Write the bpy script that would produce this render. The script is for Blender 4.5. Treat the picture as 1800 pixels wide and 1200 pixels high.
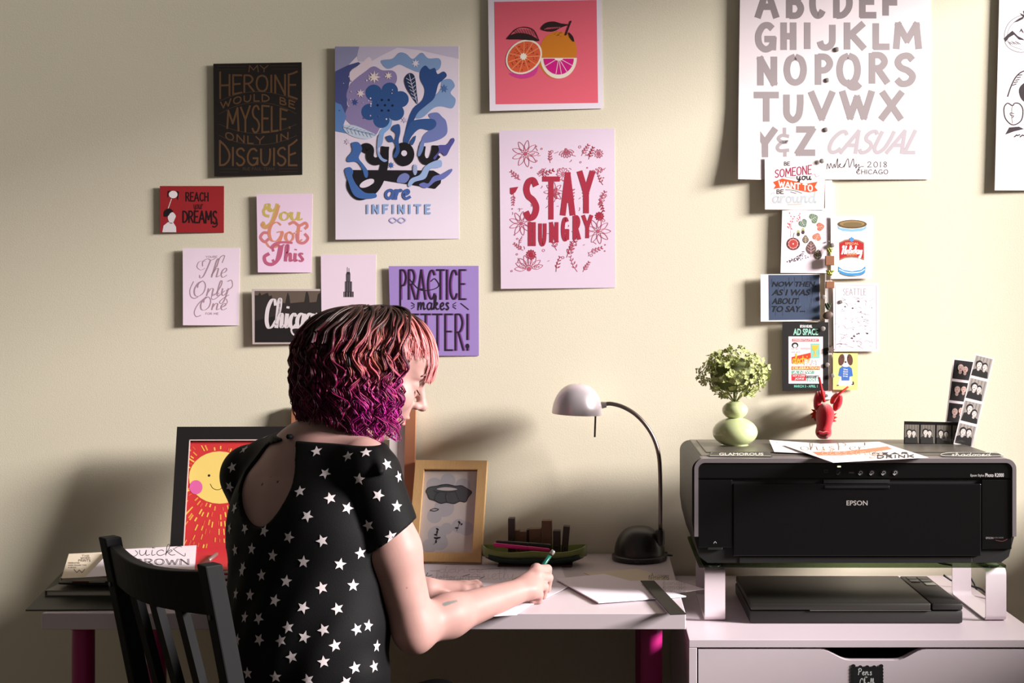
import bpy, bmesh, math, random
import numpy as np
from mathutils import Vector, Matrix
from mathutils.bvhtree import BVHTree

for _o in list(bpy.data.objects):
    bpy.data.objects.remove(_o, do_unlink=True)
scene = bpy.context.scene
COL = scene.collection
random.seed(7)
RNG = np.random.RandomState(5)

# ------------------------------------------------------------------ camera
FPX, VX, HY, DW, ZC = 2180.0, 1060.0, 570.0, 2.88, 1.261   # focal length in pixels, principal point, wall distance, eye height
cam_d = bpy.data.cameras.new('camera')
cam = bpy.data.objects.new('camera', cam_d)
COL.objects.link(cam)
cam_d.sensor_fit = 'HORIZONTAL'
cam_d.sensor_width = 36.0
cam_d.lens = FPX / 1800.0 * 36.0
cam_d.shift_x = -(VX - 900.0) / 1800.0
cam_d.shift_y = (HY - 600.0) / 1800.0
cam_d.clip_start = 0.05
cam.location = (0, -DW, ZC)
cam.rotation_euler = (math.pi / 2, 0, 0)
scene.camera = cam

# ------------------------------------------------------------------ light
world = bpy.data.worlds.new('world')
scene.world = world
world.use_nodes = True
wb = world.node_tree.nodes['Background']
wb.inputs[0].default_value = (0.80, 0.78, 0.70, 1)
wb.inputs[1].default_value = 0.14

def area_light(name, loc, aim, sx, sy, power, color, spread=180):
    d = bpy.data.lights.new(name, 'AREA')
    d.shape = 'RECTANGLE'; d.size = sx; d.size_y = sy
    d.energy = power; d.color = color; d.spread = math.radians(spread)
    o = bpy.data.objects.new(name, d); COL.objects.link(o)
    o.location = loc
    o.rotation_euler = (Vector(aim) - Vector(loc)).to_track_quat('-Z', 'Y').to_euler()
    return o
area_light('window_daylight', (7.2, -2.3, 3.6), (-0.2, -0.3, 1.0), 1.8, 1.8, 2450, (1.0, 0.955, 0.93), 180)

vs = scene.view_settings
scene.display_settings.display_device = 'sRGB'
vs.view_transform = 'Standard'
try: vs.look = 'None'
except Exception: pass
vs.exposure = 0.0
vs.gamma = 1.0
vs.use_curve_mapping = False

# ------------------------------------------------------------------ helpers
def W(px, py, d):
    """a point seen at photograph pixel (px,py) at distance d in front of the lens"""
    return Vector(((px - VX) * d / FPX, d - DW, ZC - (py - HY) * d / FPX))
def D(px, py, z=0.7305):
    return W(px, py, (ZC - z) * FPX / (py - HY))
CAM = Vector((0, -DW, ZC))

def lin(c):
    r = []
    for v in c[:3]:
        v = v / 255.0
        r.append(v / 12.92 if v <= 0.04045 else ((v + 0.055) / 1.055) ** 2.4)
    return (r[0], r[1], r[2], 1.0)

MATS = {}
def mat(c, rough=0.6, metal=0.0, spec=0.5, noise=0.0, nscale=60.0, bump=0.0, bscale=200.0, trans=0.0, emit=None, coat=0.0, alpha=1.0, name=None, grain=None, sss=0.0, sheen=0.0):
    key = (tuple(c), rough, metal, spec, noise, nscale, bump, bscale, trans, emit, coat, alpha, grain, sss, sheen)
    if key in MATS: return MATS[key]
    m = bpy.data.materials.new(name or 'mat_%d_%d_%d' % tuple(int(v) for v in c[:3]))
    m.use_nodes = True
    nt = m.node_tree; b = nt.nodes['Principled BSDF']
    b.inputs['Base Color'].default_value = lin(c)
    b.inputs['Roughness'].default_value = rough
    b.inputs['Metallic'].default_value = metal
    b.inputs['Specular IOR Level'].default_value = spec
    b.inputs['Transmission Weight'].default_value = trans
    b.inputs['Coat Weight'].default_value = coat
    b.inputs['Alpha'].default_value = alpha
    if sheen: b.inputs['Sheen Weight'].default_value = sheen
    if sss:
        b.inputs['Subsurface Weight'].default_value = sss
        b.inputs['Subsurface Radius'].default_value = (0.012, 0.004, 0.002)
        b.inputs['Subsurface Scale'].default_value = 0.5
    if emit:
        b.inputs['Emission Color'].default_value = lin(c)
        b.inputs['Emission Strength'].default_value = emit
    tc = None
    if noise or bump or grain:
        tc = nt.nodes.new('ShaderNodeTexCoord')
    if noise or grain:
        n = nt.nodes.new('ShaderNodeTexNoise'); n.inputs['Scale'].default_value = nscale
        n.inputs['Detail'].default_value = 4
        src = tc.outputs['Object']
        if grain:
            mp = nt.nodes.new('ShaderNodeMapping'); mp.inputs['Scale'].default_value = grain
            nt.links.new(src, mp.inputs['Vector']); src = mp.outputs[0]
        nt.links.new(src, n.inputs['Vector'])
        mix = nt.nodes.new('ShaderNodeMix'); mix.data_type = 'RGBA'
        l = lin(c); a = noise or 0.25
        mix.inputs[6].default_value = tuple(v * (1 - a) for v in l[:3]) + (1,)
        mix.inputs[7].default_value = tuple(min(1, v * (1 + a)) for v in l[:3]) + (1,)
        nt.links.new(n.outputs['Fac'], mix.inputs[0])
        nt.links.new(mix.outputs[2], b.inputs['Base Color'])
    if bump:
        n2 = nt.nodes.new('ShaderNodeTexNoise'); n2.inputs['Scale'].default_value = bscale
        n2.inputs['Detail'].default_value = 3
        nt.links.new(tc.outputs['Object'], n2.inputs['Vector'])
        bp = nt.nodes.new('ShaderNodeBump'); bp.inputs['Strength'].default_value = bump
        bp.inputs['Distance'].default_value = 0.002
        nt.links.new(n2.outputs['Fac'], bp.inputs['Height'])
        nt.links.new(bp.outputs[0], b.inputs['Normal'])
    MATS[key] = m
    return m

def glass(tint, gloss=.1, name='thin_glass'):
    """thin clear pane: see-through with a faint reflection, lets daylight pass"""
    m = bpy.data.materials.new(name); m.use_nodes = True; nt = m.node_tree
    nt.nodes.remove(nt.nodes['Principled BSDF']); out = nt.nodes['Material Output']
    tr = nt.nodes.new('ShaderNodeBsdfTransparent'); tr.inputs[0].default_value = lin(tint)
    gl = nt.nodes.new('ShaderNodeBsdfGlossy'); gl.inputs['Roughness'].default_value = .04
    mx = nt.nodes.new('ShaderNodeMixShader'); mx.inputs[0].default_value = gloss * .5; nt.links.new(tr.outputs[0], mx.inputs[1]); nt.links.new(gl.outputs[0], mx.inputs[2]); nt.links.new(mx.outputs[0], out.inputs[0])
    return m

WPOS = {}     # world position of each object's origin (no parent is rotated)
def wp(o): return WPOS.get(o.name, Vector((0, 0, 0)))

def tag(o, label=None, cat=None, group=None, kind=None):
    if label: o['label'] = label
    if cat: o['category'] = cat
    if group: o['group'] = group
    if kind: o['kind'] = kind
    return o

def mesh(name, verts, faces, m, parent=None, smooth=False, label=None, cat=None, group=None, kind=None, base=False, autosmooth=None):
    """one mesh object from world-space vertices; its origin goes to the middle (or the base) of its box"""
    v = np.asarray(verts, dtype=np.float64)
    lo, hi = v.min(0), v.max(0)
    c = (lo + hi) / 2
    if base: c[2] = lo[2]
    v = v - c
    me = bpy.data.meshes.new(name)
    if isinstance(faces, np.ndarray):
        me.vertices.add(len(v)); me.vertices.foreach_set('co', v.astype(np.float32).ravel())
        k = faces.shape[1]; n = faces.shape[0]
        me.loops.add(n * k); me.loops.foreach_set('vertex_index', faces.astype(np.int32).ravel())
        me.polygons.add(n); me.polygons.foreach_set('loop_start', np.arange(0, n * k, k, dtype=np.int32))
        me.update(calc_edges=True); me.validate()
    else:
        me.from_pydata([tuple(p) for p in v], [], [tuple(f) for f in faces]); me.update()
    if smooth:
        me.polygons.foreach_set('use_smooth', [True] * len(me.polygons))
        if autosmooth:
            try: me.set_sharp_from_angle(angle=math.radians(autosmooth))
            except Exception: pass
    if m: me.materials.append(m)
    o = bpy.data.objects.new(name, me); COL.objects.link(o)
    WPOS[o.name] = Vector(c)
    if parent is not None:
        o.parent = parent; o.location = Vector(c) - wp(parent)
    else:
        o.location = c
    tag(o, label, cat, group, kind)
    return o

def thing(name, loc, label, cat, group=None):
    o = bpy.data.objects.new(name, None); COL.objects.link(o)
    o.empty_display_size = 0.05
    o.location = loc; WPOS[o.name] = Vector(loc)
    return tag(o, label, cat, group)

class MB:
    """collects simple shapes into one mesh"""
    def __init__(s): s.v = []; s.f = []
    def add(s, v, f):
        n = len(s.v); s.v += [Vector(p) for p in v]; s.f += [tuple(i + n for i in q) for q in f]; return s
    def bm(s, b):
        b.verts.ensure_lookup_table(); b.verts.index_update()
        s.add([v.co.copy() for v in b.verts], [[v.index for v in f.verts] for f in b.faces]); b.free(); return s
    def box(s, x0, x1, y0, y1, z0, z1, bev=0.0, seg=2, M=None):
        b = bmesh.new(); bmesh.ops.create_cube(b, size=1)
        for v in b.verts:
            v.co = Vector(((x0 + x1) / 2 + v.co.x * (x1 - x0), (y0 + y1) / 2 + v.co.y * (y1 - y0), (z0 + z1) / 2 + v.co.z * (z1 - z0)))
        if bev: bmesh.ops.bevel(b, geom=b.edges[:], offset=bev, segments=seg, affect='EDGES', profile=0.5)
        if M is not None: bmesh.ops.transform(b, matrix=M, verts=b.verts)
        return s.bm(b)
    def tube(s, pts, r, n=10, cap=True):
        pts = [Vector(p) for p in pts]; rs = r if isinstance(r, (list, tuple)) else [r] * len(pts)
        v = []; f = []; up = None
        for i, p in enumerate(pts):
            t = (pts[min(i + 1, len(pts) - 1)] - pts[max(i - 1, 0)]).normalized()
            if up is None:
                up = t.orthogonal().normalized()
            up = (up - t * up.dot(t)).normalized(); sd = t.cross(up)
            for k in range(n):
                a = 2 * math.pi * k / n
                v.append(p + (up * math.cos(a) + sd * math.sin(a)) * rs[i])
        for i in range(len(pts) - 1):
            for k in range(n):
                f.append((i * n + k, i * n + (k + 1) % n, (i + 1) * n + (k + 1) % n, (i + 1) * n + k))
        if cap:
            f.append(tuple(range(n - 1, -1, -1))); f.append(tuple(range((len(pts) - 1) * n, len(pts) * n)))
        return s.add(v, f)
    def lathe(s, prof, c, n=32, M=None, capb=True, capt=True):
        v = []; f = []; c = Vector(c)
        for (r, z) in prof:
            for k in range(n):
                a = 2 * math.pi * k / n
                p = Vector((r * math.cos(a), r * math.sin(a), z))
                if M is not None: p = M @ p
                v.append(p + c)
        for i in range(len(prof) - 1):
            for k in range(n):
                f.append((i * n + k, i * n + (k + 1) % n, (i + 1) * n + (k + 1) % n, (i + 1) * n + k))
        if capb: f.append(tuple(range(n - 1, -1, -1)))
        if capt: f.append(tuple(range((len(prof) - 1) * n, len(prof) * n)))
        return s.add(v, f)
    def prism(s, poly, vec):
        """closed solid from a planar outline (3-D points) pushed along vec"""
        n = len(poly); a = [Vector(p) for p in poly]; b = [p + Vector(vec) for p in a]
        f = [tuple(range(n - 1, -1, -1)), tuple(range(n, 2 * n))] + [(i, (i + 1) % n, n + (i + 1) % n, n + i) for i in range(n)]
        return s.add(a + b, f)
    def build(s, name, m, parent=None, **k):
        return mesh(name, s.v, s.f, m, parent, **k)

def catmull(pts, closed=False, seg=6):
    P = [Vector((p[0], p[1], 0) if len(p) == 2 else p) for p in pts]; n = len(P); out = []
    if n < 3 and not closed: return P
    rng = range(n) if closed else range(n - 1)
    for i in rng:
        p0 = P[(i - 1) % n] if closed or i > 0 else P[0] * 2 - P[1]
        p1 = P[i]; p2 = P[(i + 1) % n]
        p3 = P[(i + 2) % n] if closed or i + 2 < n else P[n - 1] * 2 - P[n - 2]
        for k in range(seg):
            t = k / seg
            out.append(0.5 * ((2 * p1) + (p2 - p0) * t + (2 * p0 - 5 * p1 + 4 * p2 - p3) * t * t + (3 * p1 - p0 - 3 * p2 + p3) * t ** 3))
    if not closed: out.append(P[-1])
    return out

# ------------------------------------------------------------------ stroke lettering (all drawn from scratch)
# capitals: box 0..w by 0..1 (y up); ('l', pts) = straight strokes, ('c', pts) = curved stroke
CAPS = {
 'A': (.8, [('l', [(0, 0), (.4, 1), (.8, 0)]), ('l', [(.14, .34), (.66, .34)])]),
 'B': (.65, [('l', [(.05, 0), (.05, 1)]), ('c', [(.05, 1), (.4, .97), (.55, .77), (.4, .56), (.05, .53)]), ('c', [(.05, .53), (.45, .5), (.62, .27), (.45, .03), (.05, 0)])]),
 'C': (.72, [('c', [(.7, .82), (.5, .98), (.25, .92), (.06, .6), (.1, .22), (.32, .02), (.55, .04), (.72, .2)])]),
 'D': (.75, [('l', [(.06, 0), (.06, 1)]), ('c', [(.06, 1), (.42, .95), (.7, .68), (.7, .32), (.42, .05), (.06, 0)])]),
 'E': (.6, [('l', [(.6, 1), (.05, 1), (.05, 0), (.6, 0)]), ('l', [(.05, .52), (.5, .52)])]),
 'F': (.58, [('l', [(.58, 1), (.05, 1), (.05, 0)]), ('l', [(.05, .52), (.48, .52)])]),
 'G': (.78, [('c', [(.7, .84), (.5, .98), (.25, .92), (.06, .6), (.1, .22), (.35, .01), (.6, .08), (.72, .25)]), ('l', [(.44, .42), (.74, .42), (.72, .06)])]),
 'H': (.72, [('l', [(.05, 0), (.05, 1)]), ('l', [(.67, 0), (.67, 1)]), ('l', [(.05, .5), (.67, .5)])]),
 'I': (.14, [('l', [(.07, 0), (.07, 1)])]),
 'J': (.55, [('c', [(.5, 1), (.5, .6), (.48, .2), (.3, .01), (.1, .06), (.02, .28)])]),
 'K': (.7, [('l', [(.05, 0), (.05, 1)]), ('l', [(.66, 1), (.08, .44)]), ('l', [(.22, .58), (.7, 0)])]),
 'L': (.55, [('l', [(.05, 1), (.05, 0), (.55, 0)])]),
 'M': (.95, [('l', [(.02, 0), (.1, 1), (.46, .3), (.84, 1), (.93, 0)])]),
 'N': (.75, [('l', [(.05, 0), (.05, 1), (.7, 0), (.7, 1)])]),
 'O': (.8, [('c', [(.4, 1), (.14, .86), (.04, .5), (.14, .14), (.4, 0), (.66, .14), (.76, .5), (.66, .86), (.4, 1)])]),
 'P': (.62, [('l', [(.05, 0), (.05, 1)]), ('c', [(.05, 1), (.42, .97), (.6, .74), (.42, .5), (.05, .46)])]),
 'Q': (.82, [('c', [(.4, 1), (.14, .86), (.04, .5), (.14, .14), (.4, 0), (.66, .14), (.76, .5), (.66, .86), (.4, 1)]), ('c', [(.3, .1), (.5, -.1), (.7, -.12), (.85, 0)])]),
 'R': (.68, [('l', [(.05, 0), (.05, 1)]), ('c', [(.05, 1), (.42, .98), (.6, .76), (.42, .53), (.05, .49)]), ('l', [(.28, .5), (.68, 0)])]),
 'S': (.62, [('c', [(.58, .84), (.42, .99), (.18, .95), (.06, .77), (.16, .58), (.42, .46), (.58, .27), (.46, .05), (.2, 0), (.02, .16)])]),
 'T': (.72, [('l', [(0, 1), (.72, 1)]), ('l', [(.36, 1), (.36, 0)])]),
 'U': (.74, [('c', [(.05, 1), (.05, .6), (.08, .2), (.34, 0), (.6, .18), (.68, .6), (.68, 1)])]),
 'V': (.76, [('l', [(0, 1), (.38, 0), (.76, 1)])]),
 'W': (1.0, [('l', [(0, 1), (.26, 0), (.5, .8), (.74, 0), (1.0, 1)])]),
 'X': (.74, [('l', [(0, 0), (.74, 1)]), ('l', [(.04, 1), (.7, 0)])]),
 'Y': (.74, [('l', [(0, 1), (.37, .48), (.74, 1)]), ('l', [(.37, .48), (.37, 0)])]),
 'Z': (.68, [('l', [(.02, 1), (.66, 1), (0, 0), (.68, 0)])]),
 '&': (.5, [('c', [(.5, .7), (.2, .74), (.04, .62), (.2, .5), (.42, .5), (.2, .48), (0, .32), (.1, .18), (.5, .2)]), ('l', [(.3, .98), (.3, .76)]), ('l', [(.32, .2), (.32, 0)])]),
 '.': (.14, [('l', [(.05, 0), (.05, .06)])]), ',': (.16, [('l', [(.1, .08), (.03, -.12)])]),
 '!': (.2, [('l', [(.1, 1), (.1, .3)]), ('l', [(.1, .1), (.1, 0)])]),
 '+': (.4, [('l', [(0, .45), (.4, .45)]), ('l', [(.2, .2), (.2, .7)])]), '-': (.4, [('l', [(.05, .45), (.35, .45)])]),
 '0': (.6, [('c', [(.3, 1), (.08, .8), (.03, .5), (.08, .2), (.3, 0), (.52, .2), (.57, .5), (.52, .8), (.3, 1)])]),
 '1': (.2, [('l', [(.1, 0), (.1, 1)])]), '2': (.6, [('c', [(.04, .75), (.15, .97), (.4, .97), (.5, .75), (.35, .45), (.02, .02)]), ('l', [(.02, .02), (.6, .04)])]),
 '8': (.55, [('c', [(.45, .9), (.2, .98), (.08, .78), (.28, .55), (.48, .28), (.28, 0), (.08, .22), (.26, .5), (.46, .74), (.42, .92)])]),
 '3': (.55, [('c', [(.04, .9), (.3, 1), (.5, .78), (.22, .54), (.52, .3), (.3, 0), (.02, .1)])]),
}
# script: x-height 1, ascenders 2, descenders -1
SCRIPT = {
 'a': (1.05, [('c', [(.85, .85), (.5, 1), (.12, .7), (.1, .25), (.4, .02), (.75, .35), (.88, .95)]), ('c', [(.9, 1), (.8, .4), (.86, .05), (1.1, .2)])]),
 'b': (.9, [('c', [(0, .3), (.35, 1.4), (.3, 2), (.12, 1.6), (.1, .3), (.4, 0), (.75, .3), (.7, .85), (.45, .9)])]),
 'c': (.85, [('c', [(.78, .8), (.55, 1), (.18, .75), (.1, .3), (.4, 0), (.85, .25)])]),
 'd': (1.1, [('c', [(.8, .85), (.5, 1), (.12, .7), (.1, .25), (.4, .02), (.75, .35), (.95, 1.9)]), ('c', [(.97, 2), (.82, .6), (.9, .02), (1.15, .2)])]),
 'e': (.85, [('c', [(.1, .42), (.5, .55), (.68, .8), (.5, 1), (.18, .75), (.12, .3), (.42, 0), (.88, .25)])]),
 'g': (1.0, [('c', [(.82, .85), (.5, 1), (.12, .7), (.1, .25), (.4, .02), (.72, .35), (.86, .95)]), ('c', [(.88, 1), (.78, .1), (.65, -.7), (.35, -1), (.1, -.75), (.5, -.25), (1.05, .15)])]),
 'h': (1.1, [('c', [(0, .2), (.4, 1.3), (.42, 2), (.22, 1.8), (.14, .8), (.08, 0)]), ('c', [(.1, .3), (.4, .9), (.68, .95), (.7, .5), (.72, .05), (1.1, .2)])]),
 'i': (.5, [('c', [(.2, 1), (.14, .4), (.2, .04), (.5, .2)]), ('l', [(.24, 1.35), (.26, 1.5)])]),
 'k': (1.0, [('c', [(0, .2), (.4, 1.3), (.42, 2), (.22, 1.8), (.14, .8), (.08, 0)]), ('c', [(.12, .4), (.5, 1), (.7, .85), (.35, .5)]), ('c', [(.3, .5), (.6, .1), (1.0, .15)])]),
 'l': (.55, [('c', [(0, .3), (.4, 1.3), (.42, 1.95), (.24, 1.9), (.14, .9), (.2, .05), (.55, .2)])]),
 'm': (1.5, [('l', [(.1, 1), (.05, 0)]), ('c', [(.08, .3), (.35, .95), (.58, .9), (.55, 0)]), ('c', [(.58, .3), (.85, .95), (1.08, .9), (1.08, .1), (1.45, .2)])]),
 'n': (1.1, [('l', [(.12, 1), (.06, 0)]), ('c', [(.08, .3), (.4, .95), (.68, .92), (.68, .4), (.74, .03), (1.1, .2)])]),
 'o': (.95, [('c', [(.45, 1), (.14, .75), (.1, .3), (.38, 0), (.72, .25), (.76, .7), (.45, 1)]), ('c', [(.5, .95), (.7, .8), (.98, .9)])]),
 'q': (.95, [('c', [(.8, .85), (.5, 1), (.12, .7), (.1, .25), (.4, .02), (.72, .35), (.86, .95)]), ('c', [(.86, 1), (.8, 0), (.78, -1)])]),
 'r': (.75, [('l', [(.12, 1), (.06, 0)]), ('c', [(.08, .3), (.3, .85), (.55, 1), (.72, .85)])]),
 's': (.75, [('c', [(.65, .85), (.4, 1), (.2, .8), (.4, .52), (.58, .25), (.35, 0), (.08, .15)])]),
 't': (.65, [('c', [(.3, 1.6), (.2, .6), (.26, .05), (.62, .2)]), ('l', [(0, 1.05), (.6, 1.1)])]),
 'u': (1.1, [('c', [(.1, 1), (.08, .4), (.28, .02), (.6, .3), (.74, .95)]), ('c', [(.76, 1), (.7, .3), (.8, .03), (1.1, .2)])]),
 'y': (1.0, [('c', [(.1, 1), (.1, .4), (.3, .05), (.6, .35), (.76, .95)]), ('c', [(.78, 1), (.66, 0), (.5, -.75), (.25, -1), (.06, -.75), (.45, -.25), (1.0, .15)])]),
 'T': (1.5, [('c', [(.1, 1.2), (0, 1.7), (.5, 2), (1.0, 1.85), (1.5, 2.05)]), ('c', [(.95, 1.9), (.75, .9), (.5, .1), (.15, -.05), (0, .25)])]),
 'Y': (1.3, [('c', [(.0, 1.4), (.1, 1.9), (.4, 1.9), (.35, 1.3), (.6, 1.05), (.95, 1.4), (1.15, 2)]), ('c', [(1.15, 2), (.95, 1), (.6, -.2), (.1, -.6), (-.15, -.2)])]),
 'G': (1.5, [('c', [(1.2, 1.7), (.8, 2), (.3, 1.7), (.1, .9), (.3, .15), (.8, .05), (1.2, .6), (1.25, .95)]), ('c', [(.8, .95), (1.3, 1.0), (1.15, .3), (.8, -.5), (.2, -.6), (-.2, -.1)])]),
 'O': (1.6, [('c', [(.9, 2), (.4, 1.7), (.1, .9), (.3, .1), (.8, 0), (1.25, .5), (1.3, 1.4), (.9, 1.95), (.45, 1.6), (.4, 1.1)])]),
 'C': (1.3, [('c', [(1.15, 1.55), (1.0, 1.95), (.6, 1.9), (.2, 1.3), (.15, .5), (.45, .02), (.9, .1), (1.3, .5)])]),
 'H': (1.5, [('c', [(.1, 1.5), (.3, 1.95), (.5, 1.9), (.4, 1), (.2, .1), (-.1, 0)]), ('c', [(1.35, 2), (1.15, 1), (1.05, .1), (1.4, .15)]), ('l', [(.35, 1), (1.2, 1.1)])]),
 'Q': (1.6, [('c', [(.9, 2), (.4, 1.7), (.1, .9), (.3, .1), (.8, 0), (1.25, .5), (1.3, 1.4), (.9, 2)]), ('c', [(.7, .4), (1.0, -.1), (1.6, -.1)])]),
 'P': (1.1, [('c', [(.35, 1.9), (.3, 1), (.15, 0)]), ('c', [(.1, 1.6), (.5, 2), (1.0, 1.8), (.9, 1.2), (.3, 1.0)])]),
}
def lay(text, font, gap=.16, space=.5):
    x = 0; out = []; wi = 0
    for ch in text:
        if ch == ' ':
            x += space; wi += 1; continue
        w, st = font.get(ch) or font.get(ch.upper()) or CAPS['O']
        for k, pts in st:
            p = [(a + x, b) for a, b in pts]
            if k == 'c': p = [(q.x, q.y) for q in catmull(p, seg=6)]
            else:
                r = []
                for i in range(len(p) - 1):
                    n = 4
                    for j in range(n): r.append((p[i][0] + (p[i + 1][0] - p[i][0]) * j / n, p[i][1] + (p[i + 1][1] - p[i][1]) * j / n))
                r.append(p[-1]); p = r
            out.append((k, p, wi))
        x += w + gap
    return out, max(x - gap, .01)

_BF = {}
def bfont(text, shear=0.0, bold=0.0, space=1.0):
    key = (text, shear, bold, space)
    if key in _BF: return _BF[key]
    cu = bpy.data.curves.new('t', 'FONT'); cu.body = text; cu.shear = shear; cu.offset = bold; cu.resolution_u = 3; cu.space_character = space
    ob = bpy.data.objects.new('t', cu); COL.objects.link(ob)
    dg = bpy.context.evaluated_depsgraph_get(); dg.update()
    me = bpy.data.meshes.new_from_object(ob.evaluated_get(dg))
    v = np.array([(p.co.x, p.co.y) for p in me.vertices]) if len(me.vertices) else np.zeros((1, 2))
    f = [tuple(p.vertices) for p in me.polygons]
    bpy.data.objects.remove(ob); bpy.data.curves.remove(cu); bpy.data.meshes.remove(me)
    lo, hi = v.min(0), v.max(0)
    v = (v - lo) / np.maximum(hi - lo, 1e-6)
    _BF[key] = (v, f)
    return _BF[key]

# ------------------------------------------------------------------ flat printed things
MARKS = {'botanical_line', 'ink_drawing', 'ink_map', 'printed_dot', 'printed_seed', 'printed_berry', 'printed_vein', 'printed_streak', 'scalloped_edge', 'printed_pith', 'printed_window_band', 'sun_ray', 'pencil_line', 'figure_print'}
class Sheet:
    """a flat printed thing on a plane; outlines are read off the photograph and laid onto that plane"""
    EPS = 0.00013
    hold = False; uid = 0; cnt = 0
    def next(s):
        s.uid += 1; return s.uid
    def __init__(s, name, label, cat, corners, color, plane=None, thick=0.0005, group=None, root=None, part=None, tf=None, rough=.65, bend=None, solid=None):
        s.name, s.root, s.parts, s.tf = name, root, {}, tf
        s.o, s.n = plane
        s.o = Vector(s.o); s.n = Vector(s.n).normalized()
        c = [s.map(*s.t(p, tf), 0) for p in corners]
        N = 8; v = []; f = []
        for lay_ in (0, 1):
            for j in range(N + 1):
                for i in range(N + 1):
                    u, w = i / N, j / N
                    p = (c[0] * (1 - u) + c[1] * u) * (1 - w) + (c[3] * (1 - u) + c[2] * u) * w
                    off = bend(u, w) if bend else 0
                    v.append(p + s.n * (off - (thick if lay_ else 0)))
        K = (N + 1) ** 2
        for j in range(N):
            for i in range(N):
                a = j * (N + 1) + i
                f.append((a, a + N + 1, a + N + 2, a + 1)); f.append((K + a, K + a + 1, K + a + N + 2, K + a + N + 1))
        ring = [i for i in range(N + 1)] + [j * (N + 1) + N for j in range(1, N + 1)] + [N * (N + 1) + i for i in range(N - 1, -1, -1)] + [j * (N + 1) for j in range(N - 1, 0, -1)]
        for i in range(len(ring)):
            a, b = ring[i], ring[(i + 1) % len(ring)]
            f.append((a, b, K + b, K + a))
        m = color if isinstance(color, bpy.types.Material) else mat(color, rough, spec=.3, noise=.02, nscale=25)
        if root is None:
            s.ob = mesh(name, v, f, m, None, label=label, cat=cat, group=group)
        else:
            s.ob = mesh(name, v, f, m, root)
    def t(s, p, tf):
        if tf is None: return p
        return (tf[0] + p[0] * tf[2], tf[1] + p[1] * (tf[3] if len(tf) > 3 else tf[2]))
    def map(s, px, py, layer):
        d = Vector(((px - VX) / FPX, 1, -(py - HY) / FPX))
        o = s.o + s.n * (s.EPS * layer)
        k = (o - CAM).dot(s.n) / d.dot(s.n)
        return CAM + d * k
    def _add(s, part, color, layer, pts, faces, rough=.6, metal=0.0):
        key = (part, tuple(color), layer, rough, metal, None if part in MARKS else (s.uid if s.hold else s.next()))
        V, F = s.parts.setdefault(key, ([], []))
        n = len(V)
        s.cnt += 1; lj = layer + .012 * (s.cnt % 60)
        V += [s.map(x, y, lj) for x, y in pts]
        F += [tuple(i + n for i in q) for q in faces]
    def poly(s, part, color, pts, layer=1, smooth=False, tf='d', seg=5, **k):
        tf = s.tf if tf == 'd' else tf
        if smooth: pts = [(q.x, q.y) for q in catmull(pts, True, seg)]
        pts = [s.t(p, tf) for p in pts]
        s._add(part, color, layer, pts, [tuple(range(len(pts)))], **k)
    def ell(s, part, color, cx, cy, rx, ry=None, layer=1, rot=0, n=28, a0=0, a1=360, **k):
        ry = ry or rx; c, q = math.cos(math.radians(rot)), math.sin(math.radians(rot))
        n = max(4, n)
        full = abs(a1 - a0) >= 360
        pts = []
        for i in range(n if full else n + 1):
            a = math.radians(a0 + (a1 - a0) * i / n); x, y = rx * math.cos(a), ry * math.sin(a)
            pts.append((cx + x * c - y * q, cy + x * q + y * c))
        s.poly(part, color, pts, layer, **k)
    def stroke(s, part, color, pts, w, layer=1, smooth=True, tf='d', w1=None, mode=None, taper=False, seg=6, nib=None, closed=False, **k):
        tf = s.tf if tf == 'd' else tf
        if smooth and len(pts) > 2: pts = [(q.x, q.y) for q in catmull(pts, closed, seg)]
        if closed: pts = list(pts) + [pts[0]]
        pts = [s.t(p, tf) for p in pts]
        n = len(pts); V = []; F = []
        for i, p in enumerate(pts):
            a = pts[max(i - 1, 0)]; b = pts[min(i + 1, n - 1)]
            dx, dy = b[0] - a[0], b[1] - a[1]; L = math.hypot(dx, dy) or 1e-6; dx /= L; dy /= L
            ww = w
            if w1 is not None: ww = w + (w1 - w) * i / max(1, n - 1)
            if mode == 'pen':      # thick on the way down, thin on the way up or across
                ww = w * (.28 + .72 * max(0, dy if dy > 0 else -dy * .75) ** 1.4)
            if taper: ww *= max(.15, math.sin(math.pi * min(1, max(0, (i + .3) / (n - .4)))) ** .6)
            if nib is not None:
                ox, oy = w * .5 * math.cos(nib), w * .5 * math.sin(nib)
            else:
                ox, oy = -dy * ww / 2, dx * ww / 2
            V += [(p[0] + ox, p[1] + oy), (p[0] - ox, p[1] - oy)]
        F = [(2 * i, 2 * i + 1, 2 * i + 3, 2 * i + 2) for i in range(n - 1)]
        s._add(part, color, layer, V, F, **k)
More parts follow.
